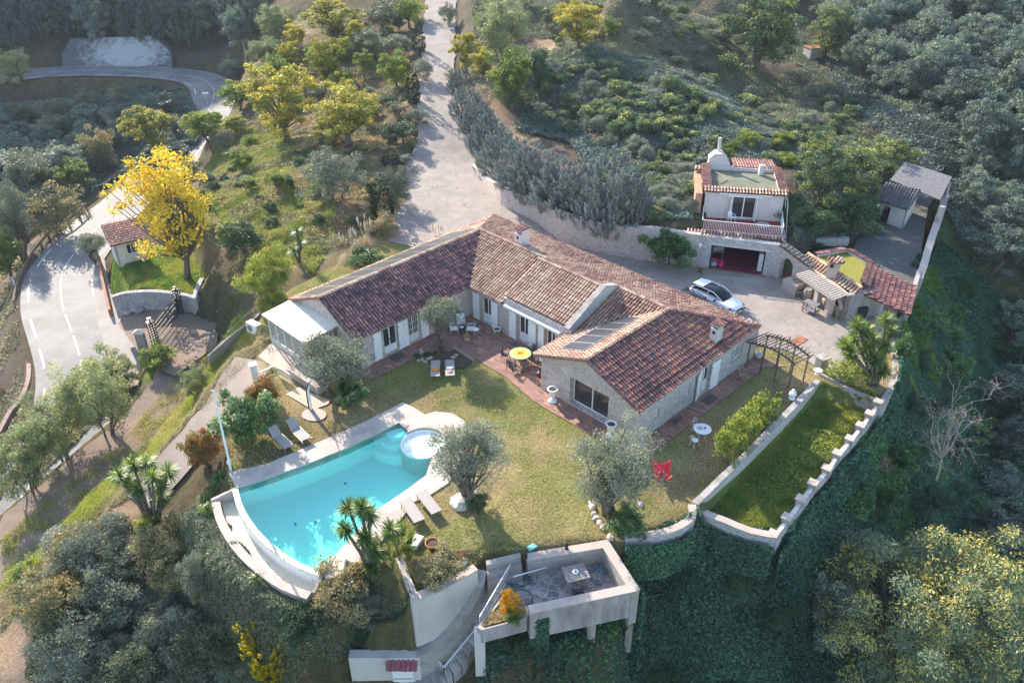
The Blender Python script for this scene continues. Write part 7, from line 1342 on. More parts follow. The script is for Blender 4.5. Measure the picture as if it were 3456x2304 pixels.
KINDS = {
 'mimosa': dict(H=7, R=3.2, cb=.05, nc=90, nl=170, ls=(.24, .09), cr=.19, mat='mimosa', acc=.22, style='hang'),
 'mimosay': dict(H=7, R=3.0, cb=.06, nc=70, nl=150, ls=(.24, .09), cr=.2, mat='mimosay', acc=.4, style='hang', nb=24),
 'bigmimosa': dict(H=9, R=5.2, cb=.15, nc=260, nl=300, ls=(.15, .05), cr=.125, mat='bigm', acc=.3, style='hang', nb=60, fl=.7),
 'yellow': dict(H=11, R=4.4, cb=.1, nc=150, nl=62, ls=(.22, .17), cr=.15, mat='yellow', acc=.2, nb=70, tr=.022),
 'olive': dict(H=4.2, R=2.3, cb=.28, nc=60, nl=230, ls=(.15, .045), cr=.25, mat='olive', acc=.15, stems=3, nb=14, tr=.035, up=.5),
 'patio_olive': dict(H=3.6, R=1.55, cb=.5, nc=36, nl=260, ls=(.13, .04), cr=.3, mat='olive', acc=.2, stems=2, nb=10, tr=.03, fl=.7),
 'oak': dict(H=6, R=2.8, cb=.15, nc=60, nl=160, ls=(.17, .11), cr=.24, mat='oak', acc=0),
 'green': dict(H=5, R=2.2, cb=.04, nc=55, nl=150, ls=(.22, .1), cr=.25, mat='green', acc=.2),
 'forest': dict(H=9, R=4.0, cb=.12, nc=110, nl=120, ls=(.36, .13), cr=.19, mat='forest', acc=.12, style='hang'),
 'conifer': dict(H=10, R=2.8, cb=.08, nc=110, nl=70, ls=(.4, .13), cr=.26, mat='forest', shape='cone', style='tuft'),
 'cypress': dict(H=6, R=.75, cb=.0, nc=260, nl=90, ls=(.12, .03), cr=.17, mat='cypress', shape='cone', style='tuft', prof=lambda t: np.minimum(1, (1 - t) * 1.8) ** .7 * (.7 + .3 * np.minimum(1, t * 8))),
 'blue': dict(H=5, R=2.3, cb=.0, nc=300, nl=110, ls=(.15, .042), cr=.14, mat='blue', acc=.08, shape='cone', style='tuft', prof=lambda t: (1 - t * t) ** .7),
 'gloss': dict(H=2.8, R=2.1, cb=.0, nc=60, nl=130, ls=(.22, .09), cr=.22, mat='gloss', acc=.1, up=.6),
 'dark': dict(H=3.5, R=2, cb=.0, nc=50, nl=130, ls=(.18, .09), cr=.26, mat='dark'),
 'red': dict(H=2.2, R=1.3, cb=.0, nc=80, nl=110, ls=(.15, .06), cr=.22, mat='red', acc=.3, up=.8),
 'pale': dict(H=4.5, R=2.2, cb=.0, nc=90, nl=140, ls=(.2, .045), cr=.2, mat='pale', acc=.12, stems=4, nb=12, tr=.012, style='hang'),
 'greyshrub': dict(H=3.6, R=2.1, cb=.0, nc=70, nl=140, ls=(.15, .06), cr=.22, mat='olive', acc=.1, stems=3, tr=.012, up=.7),
 'warm': dict(H=3, R=2, cb=.0, nc=60, nl=120, ls=(.16, .09), cr=.24, mat='warm', acc=.15, stems=2, tr=.012),
 'yellowshrub': dict(H=3.2, R=1.4, cb=.0, nc=210, nl=60, ls=(.15, .07), cr=.15, mat='yellow', acc=.05, shape='cone', style='tuft', prof=lambda t: .35 + .65 * t, stems=4, tr=.012),
 'shrub': dict(H=1.6, R=1.2, cb=.0, nc=26, nl=90, ls=(.2, .09), cr=.32, mat='mimosa', acc=.1, nb=3),
 'bamboo': dict(H=3.2, R=1.9, cb=.0, nc=70, nl=130, ls=(.26, .035), cr=.22, mat='green', acc=.25, up=1.2),
 'lowconifer': dict(H=1.6, R=1.7, cb=.0, nc=70, nl=80, ls=(.2, .05), cr=.2, mat='green', style='tuft', up=.2),
 'rambler': dict(H=2.0, R=1.5, cb=.0, nc=55, nl=60, ls=(.14, .08), cr=.24, mat='green', acc=.45, nb=20, tr=.01, stems=3),
 'flower': dict(H=1.0, R=.55, cb=.0, nc=24, nl=90, ls=(.08, .05), cr=.3, mat='orange', acc=.1, nb=2),
 'ivybush': dict(H=2.4, R=1.7, cb=.0, nc=45, nl=130, ls=(.17, .13), cr=.26, mat='gloss', nb=4),
}
_cache = {}
def get_kind(kind, v):
    if (kind, v) not in _cache: _cache[(kind, v)] = tree_meshes(kind, hash_(kind) + v)
    return _cache[(kind, v)]
def hash_(s_): return sum((i + 1) * ord(c) for i, c in enumerate(s_)) % 10000
_rt = np.random.RandomState(12)
def plant(kind, P, Hh, Rr, label, cat='tree', group=None, name=None, v=None):
    v = _rt.randint(3) if v is None else v; cr_, tk = get_kind(kind, v); K = KINDS[kind]
    nm = name or {'tree': 'tree', 'shrub': 'shrub'}.get(cat, cat.replace(' ', '_'))
    r = bpy.data.objects.new(nm, None); COL.objects.link(r); r.empty_display_size = .3; r.location = P; r.rotation_euler = (0, 0, _rt.rand() * 6.28); r.scale = (Rr / K['R'], Rr / K['R'], Hh / K['H']); tag(r, label, cat, group)
    a = bpy.data.objects.new('crown' if cat == 'tree' else 'foliage', cr_); COL.objects.link(a); a.parent = r; b = bpy.data.objects.new('trunk' if cat == 'tree' else 'stems', tk); COL.objects.link(b); b.parent = r; return r
D = 3456 / 2352
def T(kind, x, yb, yt, w_, label, cat='tree', group=None, name=None, z=None, v=None):
    P = hit(x * D, yb * D) if z is None else at(x * D, yb * D, z); zc = depth(P); Hh = max(.5, (hgt(x * D, yt * D, P) - P[2])); Rr = w_ * D * zc / FPX / 2
    # a crown's top reaches backwards too: take off the part of the height its depth explains
    Hh = max(.6, Hh - Rr * .12); Rr *= 1.12; return plant(kind, P + np.array([0, Rr * .25, -.1]), Hh, Rr, label, cat, group, name, v)
SH = 'shrub'
for a in [
 ('mimosay', 655, 330, 125, 180, 'tall mimosa tipped with yellow, on the slope edge left of the drive'), ('mimosay', 757, 215, 70, 105, 'narrow yellow-topped mimosa standing behind the two large mimosas'), ('mimosay', 795, 345, 185, 180, 'broad yellow-green mimosa closest to the upper driveway cypresses'),
 ('mimosay', 770, 100, -20, 150, 'yellow-green mimosa cut by the top edge left of the driveway'), ('green', 548, 262, 172, 92, 'round bright green tree beside the distant road bend'), ('mimosay', 345, 355, 232, 130, 'yellow-green tree rising above the gold autumn tree'),
 ('green', 540, 305, 255, 62, 'small fresh green tree below the distant road bend'), ('green', 478, 335, 238, 92, 'double-topped green tree at the edge of the valley'), ('olive', 540, 190, 130, 66, 'silvery grey round tree beside the distant road'),
 ('pale', 618, 180, 78, 84, 'pale green bushy tree leaning over the bank near the utility pole'), ('pale', 645, 112, -8, 105, 'pale grey-green tree at the top beside the dark wood'), ('green', 912, 208, 115, 78, 'bright yellow-green tree left of the middle cypress'),
 ('oak', 850, 142, 60, 100, 'rounded dull green tree uphill of the cypresses, left one'), ('oak', 915, 140, 72, 90, 'rounded dull green tree uphill of the cypresses, right one'), ('oak', 880, 80, -10, 120, 'grey-green tree at the top edge beside the driveway'), ('green', 940, 70, -25, 80, 'yellow-tipped tree overhanging the top of the driveway'),
 ('greyshrub', 770, 468, 330, 140, 'large grey-green olive on the terraced slope'), ('olive', 268, 310, 235, 66, 'silver-grey tree between the two yellow trees in the valley'), ('olive', 408, 312, 262, 56, 'small silver-grey tree under the distant road bend'),
 ('warm', 232, 392, 285, 80, 'bronze-leaved tree left of the gold autumn tree top'), ('warm', 132, 545, 428, 135, 'dark bush-like tree with orange autumn edges by the guardrail'), ('olive', 222, 612, 528, 66, 'grey-green roadside tree half hiding the gate hut'), ('olive', 42, 610, 400, 120, 'grey-leaved tree with a leaning trunk left of the guardrail'), ('green', 22, 650, 520, 100, 'vivid green tree at the left edge below the grey-leaved tree'),
 ('dark', 448, 528, 415, 85, 'dark green tree right of the gold autumn tree'), ('green', 175, 440, 360, 90, 'light green tree left of the gold autumn tree crown'), ('pale', 30, 210, 100, 90, 'pale tree standing in front of the road at the far left'),
 ('yellow', 418, 655, 315, 235, 'big gold autumn tree beside the white gate hut'),
 ('olive', 770, 925, 775, 175, 'grey olive tree at the corner of the west wing'), ('patio_olive', 1015, 812, 688, 112, 'neat round olive growing in the patio bed'), ('olive', 1082, 1172, 975, 190, 'multi-trunk olive tree on the lawn beside the pool'), ('olive', 1412, 1215, 1010, 215, 'large olive tree at the corner of the lawn above the sunken terrace'),
 ('green', 1178, 262, 106, 125, 'round bright green tree right of the driveway'), ('dark', 1235, 215, 105, 62, 'dark tree just behind the round bright green tree'), ('pale', 1150, 150, -20, 130, 'tall airy pale tree at the top right of the driveway'), ('mimosay', 1075, 175, 62, 75, 'yellow-green tree at the right edge of the driveway'), ('mimosay', 1108, 190, 100, 60, 'small yellow-green tree behind the one at the driveway edge'),
 ('mimosay', 1330, 120, -15, 140, 'yellow-green mimosa on the sunlit crest of the hillside'), ('mimosa', 1752, 185, -35, 210, 'large round mimosa at the top of the dark hillside'), ('mimosa', 1900, 140, 0, 110, 'dark mimosa right of the ruined stone hut'), ('mimosa', 1880, 490, 300, 150, 'yellow-flecked mimosa right of the annex'), ('mimosa', 1955, 470, 320, 150, 'blue-green mimosa beyond the yellow-flecked one by the annex'), ('mimosa', 2030, 420, 300, 130, 'dense mimosa behind the old sheds'),
 ('dark', 1950, 555, 435, 120, 'dark glossy bush-tree between the annex and the upper yard'), ('dark', 1862, 560, 470, 90, 'dark shaded tree hard against the annex'),
 ('bigmimosa', 2085, 1640, 1225, 520, 'huge mimosa covered in yellow buds at the bottom right corner'), ('forest', 1890, 1520, 1330, 120, 'grey-green tree in the shade left of the huge mimosa'),
]: T(*a)
for a in [
 ('green', 640, 440, 388, 50, 'small bright shrub in the middle of the terraced slope'), ('green', 576, 440, 400, 46, 'small leafy shrub at the left of the terraced slope'), ('green', 560, 400, 342, 56, 'upright green shrub on the grassy terrace'), ('greyshrub', 905, 470, 375, 85, 'pale flowering shrub behind the nearest cypress'), ('greyshrub', 962, 290, 245, 62, 'pale flowering shrub beside the third cypress'), ('greyshrub', 968, 190, 128, 55, 'pale flowering shrub beside the upper cypress'), ('dark', 925, 330, 275, 90, 'dark green shrub mass below the third cypress'), ('dark', 745, 470, 430, 50, 'dark low shrub below the slope olive'),
 ('bamboo', 622, 705, 560, 135, 'bright feathery bamboo clump behind the conservatory'), ('bamboo', 628, 735, 662, 76, 'upright yellow-green shrub beside the conservatory'), ('gloss', 842, 625, 568, 84, 'glossy dark green shrub behind the west wing'), ('warm', 882, 545, 490, 76, 'bronze shrub beside the pampas grass'), ('dark', 560, 590, 510, 100, 'spreading dark shrub on the bank above the gatehouse garden'), ('red', 620, 592, 560, 34, 'tiny red-leaved shrub on the dry bank'), ('green', 530, 560, 505, 80, 'low green shrub at the edge of the dry bank'),
 ('gloss', 566, 1018, 897, 142, 'big glossy green shrub behind the flagpole'), ('red', 608, 935, 865, 84, 'orange-red shrub near the white pillar'), ('red', 477, 1082, 985, 84, 'orange-red shrub left of the flagpole'), ('gloss', 805, 940, 870, 80, 'leafy shrub at the foot of the west wing olive'), ('dark', 778, 800, 765, 50, 'dark purple shrub against the west gable'),
 ('lowconifer', 912, 1290, 1232, 95, 'spreading feathery conifer shrub beside the front yucca'), ('rambler', 1748, 985, 905, 105, 'yellow-green rambling shrub over the dividing wall, nearest the pergola'), ('rambler', 1705, 1035, 940, 95, 'yellow-green rambling shrub in the middle of the dividing wall'), ('rambler', 1672, 1068, 975, 90, 'yellow-green rambling shrub nearest the white bistro table'), ('rambler', 1945, 885, 822, 95, 'rounded yellow-green shrub under the yucca trees'), ('rambler', 1985, 930, 890, 70, 'yellow flowering shrub in the top corner of the lower garden'),
 ('ivybush', 1540, 618, 528, 118, 'dark green climber on the retaining wall left of the garage'), ('gloss', 1430, 1230, 1170, 100, 'leafy undershrub at the foot of the corner olive'), ('dark', 1100, 1178, 1135, 60, 'dark suckers round the multi-trunk olive'),
 ('pale', 238, 1020, 790, 170, 'tall wispy shrub over the entrance drive, nearest the gate'), ('pale', 140, 1070, 895, 170, 'wispy shrub in the middle of the row beside the entrance drive'), ('pale', 62, 1150, 960, 160, 'wispy shrub at the left end of the row beside the entrance drive'), ('pale', 285, 905, 800, 90, 'wispy dark-stemmed shrub below the stone gate pillar'), ('pale', 452, 915, 832, 76, 'grey-green shrub on the bank beside the entrance drive'), ('green', 365, 850, 790, 80, 'bright green grass-like shrub right of the gate pillar'),
 ('greyshrub', 235, 1350, 1205, 170, 'silver-grey shrub at the top of the bottom left thicket'), ('warm', 135, 1470, 1300, 170, 'bronze-green shrub at the left edge of the bottom left thicket'), ('greyshrub', 265, 1460, 1300, 190, 'grey-green shrub in the middle of the bottom left thicket'), ('warm', 395, 1350, 1222, 140, 'rust-tinged shrub near the palms of the bottom left thicket'), ('greyshrub', 460, 1400, 1262, 84, 'narrow silvery shrub beside the agapanthus'), ('greyshrub', 180, 1590, 1420, 170, 'large grey shrub cut by the bottom edge at the left'), ('greyshrub', 395, 1520, 1395, 150, 'silvery shrub left of the yellow-leaved shrub'), ('oak', 500, 1590, 1410, 160, 'dark-bellied shrub just left of the yellow-leaved shrub'), ('oak', 330, 1640, 1480, 150, 'dark shrub at the bottom edge of the thicket'), ('greyshrub', 440, 1640, 1500, 120, 'small silvery shrub at the bottom edge of the thicket'),
 ('yellowshrub', 628, 1590, 1425, 130, 'vivid yellow-leaved shrub near the bottom edge'), ('warm', 790, 1440, 1310, 150, 'mixed bronze shrub below the pool deck corner'), ('dark', 690, 1470, 1400, 120, 'dark shrub above the rubble wall'), ('greyshrub', 850, 1420, 1350, 80, 'grey shrub between the pool corner and flower bed'), ('warm', 1010, 1330, 1290, 120, 'bronze perennials filling the bed left of the terrace steps'), ('green', 350, 1240, 1170, 60, 'spiky undergrowth at the foot of the left yucca'), ('greyshrub', 345, 1260, 1200, 60, 'grey shrub in front of the left yucca'),
 ('flower', 1170, 1412, 1362, 50, 'orange flowering bush in the triangular planter'), ('green', 1178, 1432, 1405, 46, 'low green plant in front of the orange flowering bush'), ('green', 1905, 728, 708, 26, 'little yellow-green bush at the foot of the oven'), ('green', 1700, 560, 535, 18, 'tiny plant beside the annex'),
 ('greyshrub', 1030, 60, 0, 50, 'blue-grey shrub at the top right of the driveway'), ('greyshrub', 1042, 190, 155, 44, 'blue-grey shrub touching the driveway below the yellow-green tree'),
]: T(*a[:6], cat=SH, **({'z': -.68} if a[0] == 'flower' or 'orange flowering' in a[5] else {}))
# front corner cypresses and blue hedge
for x, yb, yt, w_, lb in [(963, 122, 28, 28, 'topmost slim dark cypress along the driveway'), (950, 238, 124, 30, 'second slim dark cypress down the driveway'), (928, 302, 238, 34, 'third dark cypress down the driveway, shorter and thicker'), (897, 378, 332, 40, 'small dark cypress partly hidden by a shrub'), (879, 498, 386, 50, 'nearest and stoutest dark cypress, behind the west wing')]: T('cypress', x, yb, yt, w_, lb, name='cypress_tree', group='cypresses along the driveway')
for i, (x, yb, yt, w_) in enumerate([(1058, 215, 150, 62), (1072, 265, 185, 78), (1098, 312, 215, 84), (1122, 352, 250, 96), (1150, 405, 280, 110), (1190, 432, 305, 118), (1228, 458, 315, 124), (1285, 486, 345, 128), (1335, 508, 350, 130), (1402, 532, 322, 160), (1450, 515, 375, 90)]):
    T('blue', x, yb, yt, w_, ['smallest blue-grey cypress at the top of the hedge', 'second blue-grey cypress from the top of the hedge', 'third blue-grey cypress from the top of the hedge', 'fourth blue-grey cypress from the top of the hedge', 'fifth blue-grey cypress from the top of the hedge', 'sixth blue-grey cypress from the top of the hedge', 'blue-grey cypress at the bend of the hedge, above the curved wall', 'blue-grey cypress right of the hedge bend', 'blue-grey cypress just left of the broadest one', 'broadest blue-grey cypress, above the retaining wall', 'lowest blue-grey cypress, at the end of the hedge'][i], name='blue_cypress', group='blue-grey cypress hedge above the drive')
# yuccas
YA = [.35]
def rosette(rg, c, n, l_, V, F, T_, A, droop=.08, w_=.045, hemi=-.45):
    d = unit(rg.randn(n * 2, 3)); d = d[d[:, 2] > hemi][:n]
    for q_ in d:
        s_ = np.cross(q_, (0, 0, 1)); s_ /= np.linalg.norm(s_) + 1e-6; L_ = l_ * rg.uniform(.75, 1.1); m_ = c + q_ * L_ * .5; e = c + q_ * L_ - np.array([0, 0, droop * L_]); k = len(V)
        V += [c - s_ * w_ * .3, c + s_ * w_ * .3, m_ + s_ * w_ * .5, m_ - s_ * w_ * .5, e]; F += [(k, k + 1, k + 2, k + 3), (k + 3, k + 2, k + 4)]; t = rg.rand(); T_ += [t, t]; a_ = YA[0] * (q_[2] > .1) * (rg.rand() < .5) + 0; A += [a_, a_]
def yucca(base, tips, label, l_=.7, n=130, group=None, skirt=True, name='yucca_tree', cat='tree', tr=.13):
    rg = np.random.RandomState(int(abs(base[0]) * 100) % 9999); r = empty(name, base, label, cat, group); base = np.array(base)
    b = MB()
    for t in tips:
        t = np.array(t); m_ = base * .55 + t * .45 + [0, 0, -.1]; m_[:2] = base[:2] * .6 + t[:2] * .4; b.tube([base + (t - base) * [.12, .12, 0] - [0, 0, .2], m_, t], [tr, tr * .75, tr * .5], 8)
    b.build('trunk', M['bark'], r, smooth=True); V, F, T_, A = [], [], [], []
    for t in tips:
        rosette(rg, np.array(t), n, l_, V, F, T_, A)
        if skirt: rosette(rg, np.array(t) - [0, 0, .3], n // 2, l_ * .85, V, F, T_, A, .3)
    me = npmesh('leaf_rosettes', np.array(V) - base, F, [LM['yucca']], tint=T_, acc=A); link('leaf_rosettes', me, r); return r
def dp(x, y, zc_off, P): return atd(x * D, y * D, depth(P) + zc_off)
P = at(1250, 1915, -.1); yucca(P, [dp(x, y, o_, P) for x, y, o_ in ((800, 1165, -1.2), (848, 1180, -1.4), (792, 1215, -1.7), (838, 1235, -1.5), (895, 1215, -1.0), (862, 1265, -.9), (830, 1165, -1.9), (855, 1300, -.3))], 'spiky yucca with several trunks at the near pool corner', .72, 150)
YA[0] = .9  # yuccas in the sun: the light is put into yellower upper blades
P = hit(525, 1795); yucca(P, [dp(x, y, o_, P) for x, y, o_ in ((275, 1090, -1.5), (305, 1065, -1.8), (335, 1060, -1.2), (385, 1082, -1.7), (370, 1110, -1.2), (315, 1120, -1.4), (350, 1095, -2.1), (368, 1140, -.9), (295, 1100, -1.0))], 'spiky yucca tree below the orange-red shrub on the left bank', .8, 140)
P = at(2955, 1295, 0); yucca(P, [dp(x, y, o_, P) for x, y, o_ in ((1940, 790, -1.6), (1962, 775, -1.5), (1990, 760, -1.9), (2030, 790, -1.4), (2035, 735, -2.2), (2045, 760, -1.8), (1990, 800, -2.0), (2015, 825, -1.7), (1955, 810, -1.9), (1970, 745, -2.1), (2030, 850, -1.0), (2005, 780, -1.4))], 'tall yellow-green yucca cluster at the right corner of the yard', .85, 150, tr=.17)
YA[0] = .3
P = hit(1010, 890); yucca(P, [dp(x, y, o_, P) for x, y, o_ in ((683, 530, -1.4), (690, 560, -1.0), (675, 575, -.8))], 'dark yucca behind the bamboo clump', .8, 90)
# agapanthus and grasses: single clumps
def clump(P, l_, n, mat_, label, name, cat, group=None, plumes=0, seed=1, droop=.5):
    rg = np.random.RandomState(seed); r = empty(name, P, label, cat, group); V, F, T_, A = [], [], [], []; rosette(rg, np.array(P), n, l_, V, F, T_, A, droop, .05 if not plumes else .02, .05); me = npmesh('blades', np.array(V) - P, F, [LM[mat_]], tint=T_, acc=A); link('blades', me, r)
    if plumes:
        b = MB()
        for k in range(plumes): a_ = rg.rand() * 6.28; e = P + np.array([math.cos(a_) * .9 * rg.rand(), math.sin(a_) * .6 * rg.rand(), l_ * rg.uniform(1.1, 1.5)]); b.tube([P, (np.array(P) + e) / 2 + [0, 0, .1], e - [0, 0, .35]], [.012, .01, .01], 4); b.tube([e - [0, 0, .4], e - [0, 0, .15], e + [.03, 0, .15]], [.02, .07, .01], 6); 
        b.build('plumes', simple('cream_plumes', (.6, .48, .36), .9, 0, .15), r)
    return r
ag = [(745, 1620), (705, 1730), (745, 1765), (780, 1800), (730, 1800), (760, 1850), (800, 1870), (840, 1900), (880, 1930), (815, 1925), (870, 1975), (975, 1985), (1020, 2010), (920, 1990), (700, 1690), (1060, 2015)]
for i, (x, y) in enumerate(ag):
    P = hit(x, y)
    if min(np.hypot(LE[:, 0] - P[0], LE[:, 1] - P[1])) < 1.75: continue
    clump(P + [0, 0, .1], .95, 130, 'yucca', 'strappy agapanthus clump outside the curved pool edge', 'agapanthus_clump', 'plant', 'agapanthus clumps below the pool', 0, i)
for i, (x, y, lb) in enumerate([(1190, 850, 'pampas grass clump with cream plumes, left of the glossy shrub'), (1235, 800, 'pampas grass clump with cream plumes, upper one of the pair'), (1480, 790, 'small pampas grass clump peeping over the house ridge')]): P = hit(x, y + 30); clump(P, 2.0 if i < 2 else 1.3, 420, 'straw', lb, 'pampas_grass', 'plant', None, 12, 50 + i, .6)
clump(at(1677, 1128, .45), .35, 40, 'gloss', 'small leafy plant in the white flared planter', 'potted_plant', 'plant', None, 0, 91); clump(at(2363, 918, .3), .35, 40, 'gloss', 'small leafy plant in the pot by the garage wall', 'potted_plant', 'plant', None, 0, 92)
for i, (x, y) in enumerate([(1405, 1200), (1440, 1195), (1470, 1192)]): clump(at(x, y, .05), .4, 45, 'dark', 'fern-like plant in the dark soil of the patio olive bed', 'bed_plant', 'plant', 'plants in the patio olive bed', 0, 95 + i)
# nearly bare trees on the ivy slope
def bare(base, tipc, rad, n, label, leaf):
    rg = np.random.RandomState(int(abs(base[0] * 10)) + 3); r = empty('bare_tree', base, label, 'tree'); b = MB(); C = []; base = np.array(base); fork = base * .62 + tipc * .38
    b.tube([base - [0, 0, .3], base * .8 + tipc * .2 + [.1, 0, 0], fork], [.11, .09, .075], 7)
    def grow(P, d, l_, r_, lv):
        d = unit(d + rg.randn(3) * .22); m_ = P + d * l_ * .5 + rg.randn(3) * l_ * .07; e = P + d * l_ + rg.randn(3) * l_ * .1; b.tube([P, m_, e], [r_, r_ * .8, r_ * .6], 5, False)
        if lv == 0: C.append(e); return
        for k in range(3 if lv > 1 else 4): f = rg.uniform(.45, 1); q_ = P + (e - P) * f; grow(q_, unit(d + rg.randn(3) * .75 + [0, 0, .12]), l_ * rg.uniform(.5, .72), r_ * .5, lv - 1)
    for k in range(n): t = tipc + rg.randn(3) * [rad, rad, rad * .5]; grow(fork, unit(t - fork), np.linalg.norm(t - fork) * .6, .05, 3)
    b.build('trunk', simple('pale_branches', (.5, .4, .33), .9, 0, .2), r); V, F, T_, A = cloud(rg, np.array(C), np.full(len(C), .2), leaf, (.12, .08), acc=.3); me = npmesh('crown', V - base, F, [LM['warm']], tint=T_, acc=A); link('crown', me, r)
Pb = hit(3150, 1640); bare(Pb, dp(2190, 950, -3.0, Pb), 2.0, 9, 'bare pale-branched tree with a few ochre leaves on the ivy slope', 2)
Pb = hit(2990, 1640); bare(Pb, dp(2030, 1060, -1.2, Pb), .7, 4, 'small bare shrub with cream leaf tips left of the bare tree', 5)
P = hit(2740, 195); b = MB(); b.box(P + [0, 0, .5], (2.0, 1.8, 1.8), .3); o = b.build('ruined_hut', M['stone_dark'], None); tag(o, 'ruined square stone hut half buried among trees', 'hut'); b = MB(); b.box(P + [0, 0, 1.43], (2.2, 2.0, .08), .3); b.build('broken_roof', M['rust'], o)
# woods: every tree its own object
ORD = 'first second third fourth fifth sixth seventh eighth ninth tenth eleventh twelfth thirteenth fourteenth fifteenth sixteenth seventeenth eighteenth nineteenth twentieth twenty-first twenty-second'.split()
def wood(poly, n, kinds, hr, rr, label, group, seed, mind=3.0, cat='tree', name=None):
    rg = np.random.RandomState(seed); W_p = hits([(x * D, y * D) for x, y in poly]); A = W_p[:, :2]; lo, hi = A.min(0), A.max(0); pts = []; tries = 0
    while len(pts) < n and tries < 9000:
        tries += 1; q_ = lo + rg.rand(2) * (hi - lo)
        if sdist(q_[:1], q_[1:2], A)[0] > 0: continue
        if all((q_[0] - p_[0]) ** 2 + (q_[1] - p_[1]) ** 2 > mind ** 2 for p_ in pts): pts.append(q_)
    pts.sort(key=lambda q_: q_[0] / max(1, q_[1])); few = len(pts) <= 22; ii = 0
    for q_ in pts:
        if min(np.hypot(ROAD[:, 0] - q_[0], ROAD[:, 1] - q_[1])) < 6.0: continue
        k = kinds[rg.randint(len(kinds))]; plant(k, (q_[0], q_[1], float(hf(q_[0], q_[1])) - .2), rg.uniform(*hr), rg.uniform(*rr), label + (', ' + ORD[ii] + ' from left' if few else ''), cat, group, name); ii += 1
wood([(-60, 150), (130, 150), (150, 108), (390, 108), (420, 130), (560, 140), (600, 60), (560, -60), (-60, -60)], 95, ['conifer', 'conifer', 'forest'], (7, 10.5), (2.4, 3.6), 'blue-green conifer on the hill above the distant road', 'conifers above the distant road', 1, 3.7)
wood([(-40, 300), (100, 285), (230, 265), (330, 255), (400, 260), (300, 340), (180, 420), (100, 440), (-40, 440)], 40, ['forest', 'forest', 'oak'], (3.6, 5.5), (2.6, 4.0), 'shaded grey-green tree in the valley below the distant road', 'valley trees below the distant road', 2, 4.2)
wood([(1880, 0), (2352, -20), (2420, 300), (2352, 450), (2230, 400), (2200, 330), (2060, 260), (1960, 160)], 62, ['forest'], (5, 8.5), (2.8, 4.4), 'dull blue-green tree in the dense wood right of the hillside', 'wood right of the hillside', 3, 4.2)
wood([(2200, 420), (2352, 400), (2440, 700), (2352, 860), (2290, 760), (2250, 560)], 16, ['forest'], (3, 5), (2.2, 3.4), 'dark rounded tree at the right edge above the ivy slope', 'trees at the right edge', 4, 4.0)
wood([(2250, 1020), (2352, 900), (2440, 1500), (2352, 1560), (2270, 1330)], 12, ['forest'], (3, 5), (2, 3), 'blue-grey tree in the gully beyond the bare tree', 'gully trees', 5, 3.6)
wood([(1270, 150), (1400, 160), (1600, 230), (1840, 300), (1990, 340), (1860, 400), (1800, 300), (1600, 300), (1590, 520), (1500, 520), (1470, 360), (1330, 330), (1230, 280)], 95, ['shrub', 'shrub', 'shrub', 'greyshrub'], (1.0, 2.2), (.9, 1.7), 'low green shrub on the hillside above the retaining wall', 'hillside shrubs', 6, 1.7, 'shrub')
wood([(1260, 60), (1420, 90), (1600, 200), (1500, 260), (1300, 240)], 14, ['shrub'], (.6, 1.2), (.5, 1.0), 'scattered small shrub on the dry sunny crest', 'crest shrubs', 7, 2.2, 'shrub')
wood([(620, 300), (850, 340), (950, 420), (850, 520), (620, 560), (470, 460), (480, 400)], 26, ['shrub', 'dark', 'shrub'], (.6, 1.5), (.5, 1.2), 'small shrub on the terraced slope behind the house', 'terrace slope shrubs', 8, 2.6, 'shrub')
wood([(830, 180), (930, 200), (930, 380), (860, 400), (840, 330)], 10, ['oak', 'dark', 'greyshrub'], (.8, 1.8), (.8, 1.4), 'evergreen shrub filling the strip beside the cypresses', 'shrubs beside the cypresses', 9, 2.2, 'shrub')
wood([(1800, 500), (1900, 480), (2000, 500), (1980, 560), (1860, 590), (1810, 580)], 9, ['dark', 'ivybush'], (1.2, 2.2), (1.1, 1.7), 'dark shrub on the shaded bank above the outdoor kitchen', 'shaded bank shrubs', 10, 1.8, 'shrub')
wood([(60, 1320), (200, 1230), (420, 1260), (500, 1400), (600, 1560), (100, 1560)], 46, ['greyshrub', 'warm', 'greyshrub', 'green', 'oak'], (1.2, 2.8), (1.2, 1.9), 'grey-green shrub inside the dense bottom left thicket', 'thicket shrubs', 11, 1.7, 'shrub')
wood([(1420, 10), (1640, 60), (1700, 180), (1900, 220), (2040, 300), (2060, 420), (1960, 400), (1850, 300), (1650, 230), (1560, 180)], 42, ['shrub', 'greyshrub', 'oak'], (.9, 2.0), (.9, 1.6), 'dull scrub bush on the upper brown hillside', 'upper hillside scrub', 13, 2.4, 'shrub')
wood([(1290, 20), (1420, 10), (1450, 100), (1380, 120), (1240, 60), (1100, 60), (1100, 0)], 14, ['shrub', 'green', 'oak'], (1.0, 2.6), (.9, 1.8), 'mixed green bush at the top right of the driveway', 'bushes above the driveway', 14, 2.6, 'shrub')
wood([(2080, 700), (2200, 640), (2340, 800), (2340, 1100), (2200, 1180), (2020, 1180), (1900, 1200), (2030, 1000)], 34, ['ivybush', 'dark', 'ivybush'], (.9, 2.0), (1.0, 2.2), 'ivy-smothered bush on the steep slope right of the garden', 'bushes on the ivy slope', 15, 2.8, 'shrub')
wood([(1480, 1400), (1640, 1300), (1800, 1290), (1800, 1568), (1480, 1568), (1120, 1560), (1250, 1470)], 22, ['ivybush', 'dark', 'dark'], (.6, 1.5), (.8, 1.7), 'ivy-smothered bush below the sunken terrace', 'bushes below the terrace', 16, 2.4, 'shrub')
